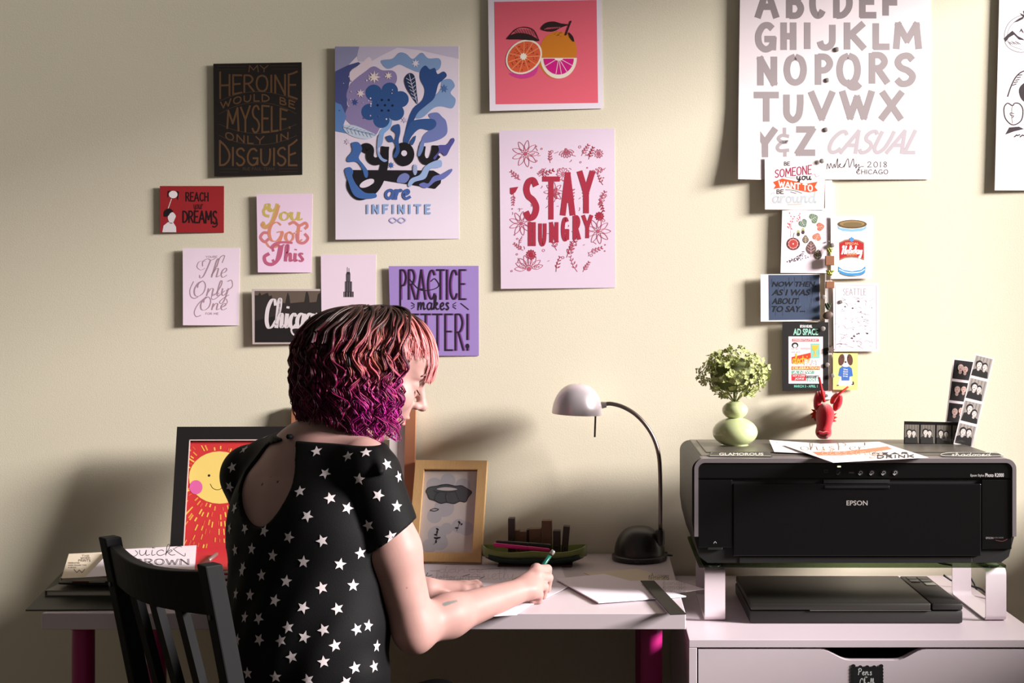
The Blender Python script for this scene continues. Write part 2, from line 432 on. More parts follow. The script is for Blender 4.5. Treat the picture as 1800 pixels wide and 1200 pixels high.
    def letters(s, part, color, text, box, w, layer=1, font=CAPS, top=None, bot=None, gap=.16, space=.5, slant=0.0, tf='d', ext=1.0, **k):
        """single-stroke lettering fitted to box x0,ytop,x1,ybase; top/bot may be functions of x"""
        tf = s.tf if tf == 'd' else tf
        x0, yt, x1, yb = box
        st, wid = lay(text, font, gap, space)
        s.next(); s.hold = True; last = 0
        for kind, pts, wi in st:
            q = []
            if wi != last: s.next(); last = wi
            for a, b in pts:
                b = b / (2.0 if font is SCRIPT else 1.0)
                x = x0 + (x1 - x0) * a / wid
                T = top(x) if top else yt; B = bot(x) if bot else yb
                q.append((x + slant * b * abs(yb - yt), B + (T - B) * b))
            if kind == 'l' and not k.get('mode') and k.get('nib') is None and not k.get('taper'):
                for i in range(0, len(q) - 1, 4):
                    sg = q[i:i + 5]
                    if len(sg) < 2: continue
                    # flat brush ends reach half a stroke further
                    dx, dy = sg[-1][0] - sg[0][0], sg[-1][1] - sg[0][1]; L = math.hypot(dx, dy) or 1
                    e = w * .35 * ext / (tf[2] if tf else 1)
                    sg = [(sg[0][0] - dx / L * e, sg[0][1] - dy / L * e)] + sg[1:-1] + [(sg[-1][0] + dx / L * e, sg[-1][1] + dy / L * e)]
                    s.stroke(part, color, sg, w, layer, smooth=False, tf=tf, **k)
            else:
                s.stroke(part, color, q, w, layer, smooth=False, tf=tf, **k)
        s.hold = False
    def type(s, part, color, text, box, layer=1, shear=0.0, bold=0.0, space=1.0, rot=0.0, tf='d', warp=None, **k):
        tf = s.tf if tf == 'd' else tf
        v, f = bfont(text, shear, bold, space)
        x0, yt, x1, yb = box
        pts = []
        cx, cy = (x0 + x1) / 2, (yt + yb) / 2; c, q = math.cos(rot), math.sin(rot)
        for a, b in v:
            x = x0 + (x1 - x0) * a; y = yb + (yt - yb) * b
            if rot: x, y = cx + (x - cx) * c - (y - cy) * q, cy + (x - cx) * q + (y - cy) * c
            if warp: x, y = warp(x, y)
            pts.append(s.t((x, y), tf))
        s._add(part, color, layer, pts, f, **k)
    def build(s):
        par = s.ob if s.root is None else s.root
        for (part, color, layer, rough, metal, u), (V, F) in s.parts.items():
            mesh(part, V, F, mat(color, rough, metal, spec=.3), par, kind='stuff' if part in MARKS else None)
        return s.ob

def wallsheet(name, label, cat, corners, color, lift=.004, left=.004, bottom=0.0, group=None, tf=None, bend=None, thick=.0005, rough=.65):
    """a sheet pinned to the back wall, standing off a little more at its left edge"""
    if group and 'strip' not in group: lift, left, bottom = lift * .7, left * .7, bottom * .7
    lift = max(lift, left + bottom + .0008)
    k = tf[2] if tf else 1.0
    xs = [p[0] for p in corners]; ys = [p[1] for p in corners]
    hw = (max(xs) - min(xs)) / 2 * k * DW / FPX; hh = (max(ys) - min(ys)) / 2 * k * DW / FPX
    n = Vector((left / hw, -1, bottom / hh)).normalized()
    cx, cy = sum(xs) / 4, sum(ys) / 4
    if tf: cx, cy = tf[0] + cx * tf[2], tf[1] + cy * tf[2]
    o = W(cx, cy, DW - lift)
    return Sheet(name, label, cat, corners, color, (o, n), thick, group, tf=tf, bend=bend, rough=rough)

PAPER = (232, 221, 230)
# ------------------------------------------------------------------ the room
wall_m = mat((223, 214, 192), .85, spec=.2, noise=.03, nscale=3.0, bump=.12, bscale=420, name='cream_wall')
b = MB().box(-2.6, 1.57, 0, .12, 0, 2.6); b.build('wall_back', wall_m, kind='structure')
WRX = 1.45            # unseen right-hand wall, added with a window opening shaped to cut the daylight
b = MB()
for y0_, y1_, z0_, z1_ in ((-3.4, -2.1, 0, 2.6), (-.14, 0, 0, 2.6), (-2.1, -.14, 0, 1.0), (-2.1, -.14, 2.28, 2.6)): b.box(WRX, WRX + .12, y0_, y1_, z0_, z1_)
b.build('unseen_wall_right', wall_m, kind='structure')
b = MB().box(-2.6, 1.57, -3.4, .0, -.1, 0); b.build('floor', mat((96, 74, 52), .5, grain=(1, 14, 1), nscale=6, noise=.2), kind='structure')
b = MB().box(-2.6, .155, -.014, -.0005, 0.0005, .11, .003); b.build('baseboard_back', mat((214, 205, 196), .5), kind='structure')

# ------------------------------------------------------------------ desk
WHITE = mat((207, 192, 199), .38, spec=.4, noise=.015, nscale=40, name='white_laminate')
DX0, DX1, DY0 = -1.033, .152, -.60
desk = thing('desk', ((DX0 + DX1) / 2, DY0 / 2, 0), 'long white desk with round magenta legs against the wall', 'desk')
MB().box(DX0, DX1, DY0, -.003, .700, .73, .0012, 1).build('desk_top', WHITE, desk)
pink = mat((150, 18, 92), .35, spec=.5, name='magenta_enamel')
for lx, ly in ((-.977, -.548), (.091, -.548), (-.977, -.165), (.091, -.165)):
    leg = MB().lathe([(.02, .0), (.0205, .012), (.0205, .69), (.03, .694), (.03, .6995)], (lx, ly, .0), 24).build('leg', pink, desk, smooth=True, autosmooth=40)
    MB().lathe([(.0215, .0003), (.0215, .010), (.018, .0115)], (lx, ly, 0), 20).build('foot_cap', mat((40, 38, 40), .6), leg)

# ------------------------------------------------------------------ drawer cabinet
CX0, CX1, CY0, CZ = .158, .816, -.60, .6816
cab = thing('drawer_cabinet', ((CX0 + CX1) / 2, -.3, 0), 'white drawer cabinet with scooped handle cutouts, under the printer stand', 'cabinet')
MB().box(CX0, CX1, CY0, -.018, CZ - .0145, CZ, .0008, 1).build('top_panel', WHITE, cab)
for x0, x1 in ((CX0, CX0 + .0145), (CX1 - .0145, CX1)):
    MB().box(x0, x1, CY0, -.018, .02, CZ - .015, .0006, 1).build('side_panel', WHITE, cab)
MB().box(CX0 + .015, CX1 - .015, -.03, -.02, .03, CZ - .015).build('back_panel', WHITE, cab)
MB().box(CX0 + .015, CX1 - .015, CY0 + .02, -.03, .02, .05).build('plinth', WHITE, cab)
zt = CZ - .0145 - .0035
hgt = (zt - .06) / 4
DRX0, DRX1 = CX0 + .0145 + .0028, CX1 - .0145 - .0028
mx = (1540 - VX) * 2.28 / FPX       # middle of the scooped handle
for i in range(4):
    z1 = zt - i * hgt; z0 = z1 - hgt + .004
    cut = []
    hx = .098; dp = .0205
    for k in range(25):
        t = -1 + 2 * k / 24
        a = abs(t); e = 1 if a < .42 else (0.5 + 0.5 * math.cos(math.pi * (a - .42) / .58))
        cut.append((mx - .006 + t * hx, z1 - dp * e))
    out = [(DRX0, z1)] + cut + [(DRX1, z1), (DRX1, z0), (DRX0, z0)]
    dr = MB().prism([(x, CY0 + .0005, z) for x, z in out], (0, .016, 0)).build('drawer', WHITE, cab)
    MB().box(DRX0 + .02, DRX1 - .02, CY0 + .018, -.06, z0 + .008, z0 + .016).build('drawer_bottom', mat((150, 138, 130), .7), dr)
    for xx in (DRX0 + .012, DRX1 - .022):
        MB().box(xx, xx + .010, CY0 + .018, -.06, z0 + .008, z1 - .03).build('drawer_side', mat((180, 168, 165), .6), dr)
# chalk tag on the upper drawer
tagz = Vector((0, CY0 - .0006, 0))
TG = Sheet('chalkboard_tag', 'black scalloped chalkboard tag reading Pens + Chalk on cabinet drawer', 'tag', [(1498.5, 1172), (1549.5, 1172), (1549.5, 1210), (1498.5, 1210)], (16, 15, 17), (tagz, (0, -1, 0)), .0006, rough=.7)
for i in range(9):
    x = 1500 + i * 6.1
    TG.ell('scalloped_edge', (16, 15, 17), x, 1173 - (2.0 if i in (0, 8) else 0) + (1.5 if i % 2 else -.6), 4.0, 3.5, 0)
for sx in (1497.6, 1550.4):
    for i in range(7): TG.ell('scalloped_edge', (16, 15, 17), sx, 1176 + i * 5.8, 2.6, 3.4, 0)
TG.letters('chalk_writing', (205, 205, 205), 'Pens', (1508, 1174.5, 1533, 1186), 1.3, font=SCRIPT, gap=.15)
TG.letters('chalk_writing', (205, 205, 205), '+', (1520, 1187, 1525, 1192), .9)
TG.letters('chalk_writing', (205, 205, 205), 'Chalk', (1511, 1192, 1538, 1206), 1.3, font=SCRIPT, gap=.12)
TG.build()
# ------------------------------------------------------------------ prints on the wall
INK = (28, 24, 24)
PG = 'lettered art prints on the wall'
# 1 black lettering print -------------------------------------------------
t1 = (260, 80, .2)
S = wallsheet('art_print', 'black poster with dim brown lettering MY HEROINE WOULD BE MYSELF', 'poster', [(575, 160), (1352, 147), (1357, 1135), (583, 1150)], (30, 24, 22), .005, .004, tf=t1, group=PG)
BR = (96, 68, 45)
S.letters('lettering', BR, 'MY', (885, 175, 1055, 232), 1.7)
arc = lambda y0, y1, c=967, h=340: (lambda x: y0 + (y1 - y0) * ((x - c) / h) ** 2)
S.letters('lettering', BR, 'HEROINE', (628, 0, 1310, 0), 3.3, top=lambda x: 262 - 32 * (abs(x - 967) / 340) ** 6, bot=arc(402, 468), gap=.14)
S.letters('lettering', BR, 'WOULD BE', (640, 0, 1290, 0), 2.4, top=arc(430, 505), bot=arc(488, 562), gap=.24, space=.8)
S.letters('lettering', BR, 'MYSELF.', (695, 0, 1255, 0), 3.4, top=arc(528, 605), bot=arc(762, 705), gap=.16)
S.letters('lettering', BR, 'ONLY IN', (680, 0, 1235, 0), 2.3, top=arc(800, 740), bot=arc(862, 800), gap=.26, space=.9)
S.letters('lettering', BR, 'DISGUISE', (625, 0, 1308, 0), 3.4, top=lambda x: 905 - 75 * (abs(x - 967) / 340) ** 5, bot=lambda x: 1052, gap=.15)
for a, bb in ((405, 490), (500, 602)):
    S.stroke('rule', (74, 56, 40), [(625 + 68 * i, arc(a, bb)(625 + 68 * i)) for i in range(11)], .8)
for a, bb in ((772, 690), (872, 790)):
    S.stroke('rule', (74, 56, 40), [(625 + 68 * i, arc(a, bb)(625 + 68 * i)) for i in range(11)], .8)
for y in (182, 210):
    S.stroke('rule', (60, 48, 40), [(610, y), (860, y)], .8); S.stroke('rule', (60, 48, 40), [(1075, y - 4), (1320, y - 4)], .8)
for y in (1085, 1112):
    S.stroke('rule', (60, 48, 40), [(630, y), (800, y)], .7); S.stroke('rule', (60, 48, 40), [(1150, y - 3), (1315, y - 5)], .7)
S.letters('lettering', (74, 58, 46), 'RUE PAUL TEAM', (835, 1072, 1110, 1096), .7)
S.build()

# 2 blue surreal print -----------------------------------------------------
t2 = (570, 70, .3)
S = wallsheet('art_print', 'tall lilac poster of blue flowers reading you are INFINITE', 'poster', [(62, 38), (788, 36), (790, 1165), (66, 1170)], (223, 209, 224), .006, .005, tf=t2, group=PG)
S.poly('printed_sky', (146, 144, 178), [(63, 39), (205, 39), (192, 95), (140, 150), (64, 185)])
S.poly('printed_sky', (196, 186, 208), [(205, 39), (788, 38), (788, 110), (690, 90), (560, 60), (430, 45), (330, 95), (270, 130), (200, 125), (192, 95)])
S.poly('printed_cloud', (74, 80, 132), [(64, 185), (140, 148), (200, 130), (215, 140), (160, 175), (150, 240), (132, 320), (135, 400), (115, 450), (90, 430), (64, 360)], 2)
S.poly('printed_cloud', (226, 208, 218), [(150, 190), (180, 165), (230, 125), (262, 100), (280, 135), (240, 190), (175, 245), (152, 235)], 2, True)
S.poly('printed_cloud', (142, 128, 172), [(240, 185), (290, 155), (340, 178), (400, 180), (425, 210), (415, 260), (345, 330), (345, 450), (300, 560), (230, 545), (160, 500), (120, 450), (140, 380), (130, 320), (160, 250)], 2, True)
S.poly('printed_cloud', (92, 128, 184), [(64, 365), (100, 380), (130, 450), (112, 500), (150, 552), (64, 535)], 2)
S.poly('printed_cloud', (128, 154, 196), [(335, 120), (400, 110), (440, 75), (480, 82), (520, 112), (570, 75), (610, 108), (670, 108), (685, 140), (660, 180), (560, 190), (490, 165), (440, 145), (380, 170), (345, 150)], 2, True)
S.poly('printed_cloud', (128, 154, 196), [(690, 240), (740, 230), (765, 270), (740, 310), (770, 350), (750, 400), (690, 390), (640, 400), (575, 455), (530, 455), (560, 400), (640, 335), (680, 290)], 2, True)
S.poly('printed_cloud', (112, 122, 178), [(610, 440), (660, 425), (690, 450), (715, 480), (718, 550), (660, 590), (575, 602), (580, 560), (620, 525), (650, 500)], 3, True)
S.stroke('printed_stem', (128, 165, 214), [(385, 465), (375, 505), (340, 540), (330, 575)], 9, 2)
for cx, cy in ((290, 310), (384, 298), (447, 348), (420, 425), (335, 468), (266, 422)):
    S.ell('printed_flower', (48, 82, 138), cx, cy, 48, layer=3)
S.ell('printed_flower', (48, 82, 138), 352, 384, 74, layer=3)
for cx, cy in ((338, 352), (378, 352), (313, 383), (356, 383), (400, 385), (338, 414), (377, 414)):
    S.ell('printed_dot', (22, 28, 50), cx, cy, 7, layer=4, n=10)
S.poly('printed_plant', (44, 74, 130), [(563, 180), (592, 150), (618, 172), (648, 165), (664, 200), (700, 185), (718, 210), (690, 240), (668, 262), (645, 340), (600, 382), (550, 425), (522, 480), (498, 545), (495, 600), (466, 592), (488, 480), (520, 402), (574, 352), (588, 290), (562, 232)], 3, True, seg=4)
S.poly('printed_plant', (52, 84, 140), [(510, 480), (560, 465), (640, 465), (656, 500), (620, 530), (560, 522), (512, 565), (482, 625), (463, 592), (480, 530)], 4, True)
S.poly('printed_leaf', (40, 50, 82), [(470, 225), (500, 194), (530, 215), (541, 300), (546, 375), (505, 322), (476, 272)], 4, True)
for i in range(6):
    y = 225 + i * 22
    S.stroke('printed_vein', (200, 200, 220), [(505 + i * 6, y + 14), (480 + i * 7, y)], .9, 5); S.stroke('printed_vein', (200, 200, 220), [(505 + i * 6, y + 14), (530 + i * 2, y - 4)], .9, 5)
S.stroke('printed_vein', (200, 200, 220), [(498, 200), (512, 260), (544, 370)], 1.0, 5)
S.poly('printed_leaf', (190, 200, 218), [(110, 510), (165, 498), (250, 530), (302, 560), (240, 582), (150, 558)], 4, True)
for i in range(7):
    x = 130 + i * 22
    S.stroke('printed_vein', (90, 105, 140), [(x, 517 + i * 5), (x + 22, 506 + i * 7)], .7, 5); S.stroke('printed_vein', (90, 105, 140), [(x, 517 + i * 5), (x + 14, 548 + i * 4)], .7, 5)
S.stroke('printed_vein', (90, 105, 140), [(112, 512), (200, 535), (300, 560)], .9, 5)
def star_pts(cx, cy, r, n, inner=.42, rot=-90):
    return [(cx + (r if i % 2 == 0 else r * inner) * math.cos(math.radians(rot + i * 180 / n)), cy + (r if i % 2 == 0 else r * inner) * math.sin(math.radians(rot + i * 180 / n))) for i in range(2 * n)]
for cx, cy, r, n, c in ((293, 218, 38, 8, (232, 214, 206)), (376, 210, 24, 7, (232, 214, 206)), (213, 314, 27, 7, (226, 208, 210)), (535, 138, 26, 7, (220, 210, 222)), (180, 365, 22, 7, (56, 78, 140)), (703, 285, 26, 7, (80, 110, 165)), (392, 734, 22, 8, (70, 100, 165)), (135, 597, 20, 6, (206, 190, 210)), (470, 470, 20, 6, (196, 182, 208))):
    S.poly('printed_star', c, star_pts(cx, cy, r, n), 5)
for i in range(26):
    S.ell('printed_dot', random.choice([(230, 220, 230), (80, 90, 140), (190, 170, 205)]), random.uniform(70, 420), random.uniform(190, 480), random.choice([3, 5]), layer=6, n=7)
K_ = (26, 22, 28)
S.stroke('lettering', K_, [(222, 655), (240, 628), (268, 640), (268, 690), (300, 712), (345, 690), (358, 625)], 14, 6)
S.stroke('lettering', K_, [(356, 625), (350, 740), (318, 840), (270, 895), (200, 915), (155, 860), (172, 800), (240, 785)], 14, 6)
S.poly('lettering', K_, [(165, 762), (640, 765), (690, 795), (682, 840), (650, 872), (590, 862), (330, 820), (240, 842), (180, 820)], 6)
S.poly('lettering', K_, [(150, 800), (205, 775), (225, 830), (220, 862), (270, 850), (320, 830), (325, 870), (280, 905), (220, 925), (165, 905), (138, 860)], 6, True)
S.ell('lettering_gap', (223, 209, 224), 250, 840, 46, 20, 7, -25)
S.ell('lettering', K_, 466, 670, 62, 70, 6); S.ell('lettering_gap', (223, 209, 224), 468, 664, 17, layer=7)
S.stroke('lettering', K_, [(575, 622), (570, 680), (592, 712), (630, 700), (650, 640), (652, 618)], 12, 6)
S.stroke('lettering', K_, [(650, 625), (650, 680), (668, 700)], 12, 6)
for c, p in (((66, 102, 164), [(160, 605), (200, 600), (222, 640), (202, 690), (230, 730), (256, 770), (252, 806), (236, 800), (220, 750), (190, 715), (140, 715), (135, 690), (165, 650)]),
             ((66, 102, 164), [(120, 762), (150, 745), (170, 770), (165, 800), (190, 850), (240, 895), (300, 900), (300, 925), (220, 930), (170, 905), (140, 830)]),
             ((150, 172, 214), [(490, 845), (510, 812), (560, 790), (590, 742), (640, 712), (684, 705), (685, 745), (622, 757), (592, 812), (530, 832), (502, 862)]),
             ((104, 112, 176), [(555, 850), (580, 835), (610, 840), (640, 800), (690, 785), (745, 755), (745, 775), (700, 815), (650, 830), (600, 868)]),
             ((84, 82, 150), [(640, 690), (672, 650), (668, 618), (720, 612), (750, 575), (764, 590), (740, 632), (712, 680), (680, 660), (650, 700)]),
             ((52, 84, 140), [(362, 570), (390, 560), (412, 590), (420, 550), (395, 525), (410, 500), (440, 496), (446, 540), (436, 590), (442, 650), (420, 690), (405, 680), (420, 640), (410, 600), (380, 598)]),
             ((136, 160, 205), [(318, 560), (345, 560), (340, 610), (318, 640), (340, 690), (370, 705), (350, 715), (320, 690), (310, 640)]),
             ((112, 122, 178), [(425, 830), (440, 795), (475, 780), (500, 800), (480, 835), (450, 838)]),
             ((112, 132, 184), [(565, 600), (585, 590), (580, 640), (560, 680), (548, 670)]),
             ((52, 84, 140), [(503, 600), (535, 560), (532, 590), (515, 618)])):
    S.poly('printed_drip', c, p, 8, True, seg=4)
S.letters('lettering', (70, 96, 160), 'are', (358, 830, 505, 930), 5, 6, font=SCRIPT, gap=.02)
S.letters('lettering', (140, 164, 206), 'INFINITE', (250, 968, 620, 1015), 3.6, 6, gap=.62)
S.stroke('lettering', (176, 170, 212), [(430, 1058), (405, 1042), (384, 1057), (405, 1072), (430, 1058), (455, 1042), (477, 1057), (455, 1072)], 2, 6, closed=True)
for i in range(5):
    S.stroke('printed_vein', (120, 135, 185), [(520, 735 + i * 10), (532, 742 + i * 10), (545, 735 + i * 10)], .8, 9)
S.ell('printed_leaf', (170, 182, 214), 532, 760, 13, 32, 8)
S.build()

# 3 citrus print ------------------------------------------------------------
t3 = (840, 0, 1 / 6)
S = wallsheet('art_print', 'square white bordered pink print of cut oranges and leaves', 'poster', [(106, -60), (1300, -75), (1320, 1143), (125, 1170)], (230, 218, 230), .007, .005, .001, tf=t3, group=PG)
S.poly('printed_ground', (226, 98, 116), [(172, 20), (1252, 0), (1268, 1085), (188, 1100)])
S.ell('printed_fruit', (206, 122, 32), 850, 530, 195, 200, 2)
S.poly('printed_fruit', (206, 122, 32), [(625, 640), (660, 610), (760, 760), (850, 826), (760, 815), (680, 740)], 2, True)
S.ell('printed_rind', (236, 222, 206), 852, 610, 192, 218, 3, 0, 30, 0, 180)
S.ell('printed_flesh', (206, 20, 128), 852, 618, 160, 168, 4, 0, 30, 0, 180)
for a in (28, 58, 80, 100, 150):
    S.stroke('printed_pith', (236, 180, 200), [(852, 612), (852 + 165 * math.cos(math.radians(a)), 612 + 170 * math.sin(math.radians(a)))], 1.5, 5)
S.ell('printed_pith', (240, 228, 214), 852, 612, 46, 28, 6, 0, 16, 0, 180)
S.poly('printed_shadow_fruit', (206, 60, 140), [(330, 770), (480, 775), (600, 700), (640, 690), (600, 790), (480, 830), (380, 810)], 2, True)
S.ell('printed_rind', (236, 222, 206), 486, 600, 205, 168, 5, -38)
S.ell('printed_flesh', (218, 92, 56), 486, 600, 186, 150, 6, -38)
for i in range(11):
    a = math.radians(i * 360 / 11 + 8); c, q = math.cos(math.radians(-38)), math.sin(math.radians(-38))
    x, y = 186 * math.cos(a), 150 * math.sin(a)
    S.stroke('printed_pith', (236, 150, 96), [(486, 600), (486 + x * c - y * q, 600 + x * q + y * c)], 1.2, 7)
    for k in range(5):
        a2 = a + math.radians(random.uniform(7, 26)); r = random.uniform(.4, .85); x, y = 186 * r * math.cos(a2), 150 * r * math.sin(a2)
        S.ell('printed_seed', (120, 40, 30), 486 + x * c - y * q, 600 + x * q + y * c, 6, 4, 7, random.uniform(0, 180), 7)
S.poly('printed_pith', (240, 228, 214), star_pts(480, 596, 42, 9, .7), 8)
LF = (44, 24, 26)
S.poly('printed_leaf', LF, [(664, 298), (720, 240), (800, 226), (870, 245), (955, 260), (880, 290), (800, 330), (710, 325)], 7, True)
S.poly('printed_leaf', LF, [(305, 410), (370, 360), (460, 348), (560, 370), (648, 430), (560, 425), (440, 415)], 7, True)
S.stroke('printed_leaf', LF, [(305, 410), (400, 310), (500, 286), (590, 320), (645, 425)], 1.4, 7)
for i in range(9):
    x = 390 + i * 27; S.stroke('printed_leaf', LF, [(x - 14, 318 - 14 * math.sin(i / 8 * 3.1)), (x + 16, 350 + i * 4)], 1.0, 7)
for i in range(8):
    S.stroke('printed_vein', (226, 98, 116), [(700 + i * 22, 312 - i * 2), (740 + i * 18, 290 - i * 1)], .8, 8)
S.poly('printed_leaf', LF, [(955, 340), (1000, 380), (1016, 440), (975, 400)], 7, True)
S.stroke('printed_leaf', LF, [(982, 220), (955, 290), (925, 372)], 2.6, 7)
for i in range(12): S.ell('printed_seed', (150, 70, 20), random.uniform(815, 900), random.uniform(335, 385), 4, layer=7, n=6)
S.build()

# 4 stay hungry ---------------------------------------------------------------
t4 = (860, 220, .25)
S = wallsheet('art_print', 'pale lilac poster with red botanical line drawing reading STAY HUNGRY', 'poster', [(70, 36), (880, 22), (888, 1142), (82, 1150)], (216, 196, 214), .006, .005, tf=t4, group=PG)
MR = (158, 42, 62)
for ch, x0, yt, x1, yb, wd in (('S', 240, 385, 350, 650, 11), ('T', 372, 378, 498, 650, 9), ('A', 505, 345, 600, 620, 10), ('Y', 625, 335, 738, 605, 10)):
    S.letters('lettering', MR, ch, (x0 + 14, yt, x1 - 14, yb), wd, 3)
for i, (ch, x0, yt, x1, yb) in enumerate((('H', 275, 690, 325, 840), ('U', 348, 690, 402, 840), ('N', 425, 690, 485, 815), ('G', 508, 655, 560, 805), ('R', 590, 645, 640, 795), ('Y', 655, 640, 725, 785))):
    S.letters('lettering', MR, ch, (x0 + 8, yt, x1 - 8, yb), 6.5, 3)
LR = (176, 84, 104)
def petal_flower(S, cx, cy, r, n, c, w, layer=2, a0=0, a1=360):
    for i in range(n):
        a = math.radians(a0 + (a1 - a0) * i / n); b2 = .28
        tip = (cx + r * math.cos(a), cy + r * math.sin(a)); m1 = (cx + r * .6 * math.cos(a - b2), cy + r * .6 * math.sin(a - b2)); m2 = (cx + r * .6 * math.cos(a + b2), cy + r * .6 * math.sin(a + b2)); k0 = (cx + r * .2 * math.cos(a), cy + r * .2 * math.sin(a))
        S.stroke('botanical_line', c, [k0, m1, tip, m2, k0], w, layer)
    S.ell('botanical_line', c, cx, cy, r * .16, layer=layer, n=10)
def sprig(S, x, y, ang, L, n, c, w, fill=False, layer=2, part='botanical_line'):
    ca, sa = math.cos(ang), math.sin(ang)
    S.stroke(part, c, [(x, y), (x + L * .5 * ca + L * .08 * sa, y + L * .5 * sa - L * .08 * ca), (x + L * ca, y + L * sa)], w, layer)
    for i in range(n):
        t = (i + 1) / (n + .3); bx, by = x + L * t * ca, y + L * t * sa
        for sd in (-1, 1):
            a = ang + sd * .75; l = L * .3 * (1 - .5 * t); nx, ny = math.cos(a), math.sin(a)
            q = [(bx, by), (bx + l * .5 * nx - sd * l * .18 * ny * sd, by + l * .5 * ny + l * .18 * nx), (bx + l * nx, by + l * ny), (bx + l * .5 * nx + l * .18 * ny, by + l * .5 * ny - l * .18 * nx)]
            if fill: S.poly(part, c, q, layer)
            else: S.stroke(part, c, q + [q[0]], w, layer)
for cx, cy, r, n, a0, a1 in ((255, 200, 95, 9, 0, 360), (225, 690, 85, 9, 0, 360), (765, 745, 90, 9, 0, 360), (280, 1010, 100, 8, 180, 370), (520, 345, 48, 12, 0, 360), (455, 470, 70, 8, 0, 360), (770, 200, 32, 10, 0, 360), (540, 170, 60, 7, 20, 160)):
    petal_flower(S, cx, cy, r, n, LR, .9, 2, a0, a1)
petal_flower(S, 776, 640, 30, 11, MR, 1.8); petal_flower(S, 294, 910, 34, 12, MR, 1.6); petal_flower(S, 455, 480, 42, 6, MR, 1.6)
S.ell('botanical_line', MR, 776, 640, 12, layer=3); S.ell('botanical_line', MR, 294, 910, 14, layer=3)
S.ell('botanical_line', LR, 520, 345, 44, layer=1, n=20); S.ell('botanical_line', (216, 196, 214), 520, 345, 41, layer=1.5, n=20)
for x, y, a, L in ((430, 265, -1.6, 80), (650, 215, -1.0, 90), (700, 240, -1.2, 90), (350, 360, -.4, 110), (220, 385, -2.4, 90), (770, 520, 1.2, 90), (780, 560, -1.2, 100), (475, 880, -1.9, 110), (545, 930, -1.1, 130), (580, 900, -1.6, 80), (470, 1030, -1.3, 110), (620, 1030, -2.0, 120), (700, 900, -.4, 100), (820, 300, 2.8, 110), (170, 480, 1.6, 80), (210, 840, -1.2, 60), (240, 880, -2.5, 80), (660, 1030, -1.0, 80), (400, 300, 2.5, 70), (800, 420, -2.0, 90), (570, 560, -1.4, 110), (690, 560, -1.8, 110)):
    sprig(S, x, y, a, L, 4, random.choice([LR, MR, LR]), .9, fill=random.random() < .35)
S.poly('botanical_line', MR, [(146, 440), (205, 432), (185, 470), (160, 490), (147, 480)], 2)
for i in range(46):
    x, y = random.uniform(150, 825), random.uniform(135, 1030)
    if 250 < x < 730 and 330 < y < 840: continue
    rr = random.choice([4, 6, 9]); S.stroke('botanical_line', LR, [(x + rr * math.cos(k * .785), y + rr * math.sin(k * .785)) for k in range(9)], .8, 2, smooth=False)
for i in range(40):
    x, y = random.uniform(150, 825), random.uniform(135, 1030); a = random.uniform(0, 6.28); L = random.uniform(12, 34)
    S.stroke('botanical_line', LR, [(x, y), (x + L * .5 * math.cos(a) + 4, y + L * .5 * math.sin(a)), (x + L * math.cos(a), y + L * math.sin(a))], .9, 2)
S.build()

# 5 brush alphabet -------------------------------------------------------------
t5 = (1280, 0, 380 / 1425)
def curl(u, w):
    return .012 * max(0, .07 - u) / .07 * max(0, (w - .55) / .45) ** 2
S = wallsheet('alphabet_poster', 'large white poster of grey brush capitals from ABCDEF to CASUAL', 'poster', [(80, -160), (1338, -160), (1332, 1182), (62, 1184)], (232, 218, 222), .008, .005, tf=t5, bend=curl)
GR = (156, 144, 146)
rows = [('A', 182, -80, 330, 108), ('B', 380, -80, 500, 108), ('C', 535, -80, 640, 108), ('D', 690, -80, 818, 108), ('E', 862, -80, 978, 104), ('F', 1015, -60, 1130, 92),
 ('G', 175, 155, 320, 330), ('H', 345, 155, 450, 318), ('I', 508, 155, 535, 312), ('J', 585, 155, 712, 318), ('K', 760, 155, 905, 315), ('L', 950, 160, 1065, 312), ('M', 1090, 155, 1275, 312),
 ('N', 190, 380, 325, 552), ('O', 365, 365, 520, 548), ('P', 570, 365, 690, 548), ('Q', 712, 358, 880, 556), ('R', 925, 355, 1060, 540), ('S', 1092, 358, 1240, 556),
 ('T', 168, 618, 335, 790), ('U', 362, 615, 500, 795), ('V', 535, 608, 700, 780), ('W', 740, 605, 960, 775), ('X', 1000, 608, 1155, 780),
 ('Y', 165, 850, 320, 1025), ('Z', 445, 845, 575, 1010)]
for ch, x0, yt, x1, yb in rows:
    S.letters('brush_lettering', GR if yt > 0 else (140, 128, 130), ch, (x0 + 16, yt + 8, x1 - 16, yb - 4), 11.5, 1)
S.letters('brush_lettering', (172, 160, 164), '&', (325, 845, 402, 1025), 6, 1)
S.letters('brush_lettering', (186, 174, 180), 'CASUAL', (640, 865, 1225, 1005), 6.5, 1, gap=.1, slant=.5)
S.stroke('signature', INK, [(650, 1115), (655, 1078), (668, 1110), (676, 1076), (690, 1108), (700, 1080), (706, 1104), (722, 1044), (722, 1106), (742, 1078), (728, 1092), (752, 1104), (775, 1074), (762, 1104), (790, 1045), (800, 1104), (824, 1046), (832, 1096), (846, 1080), (842, 1108), (862, 1082), (858, 1130), (846, 1132), (872, 1100), (895, 1098)], .9, 1)
S.letters('signature', INK, '2018', (918, 1066, 1048, 1102), .9, 1, gap=.3)
S.letters('signature', INK, 'CHICAGO', (846, 1118, 1054, 1146), .9, 1, gap=.2)
S.build()

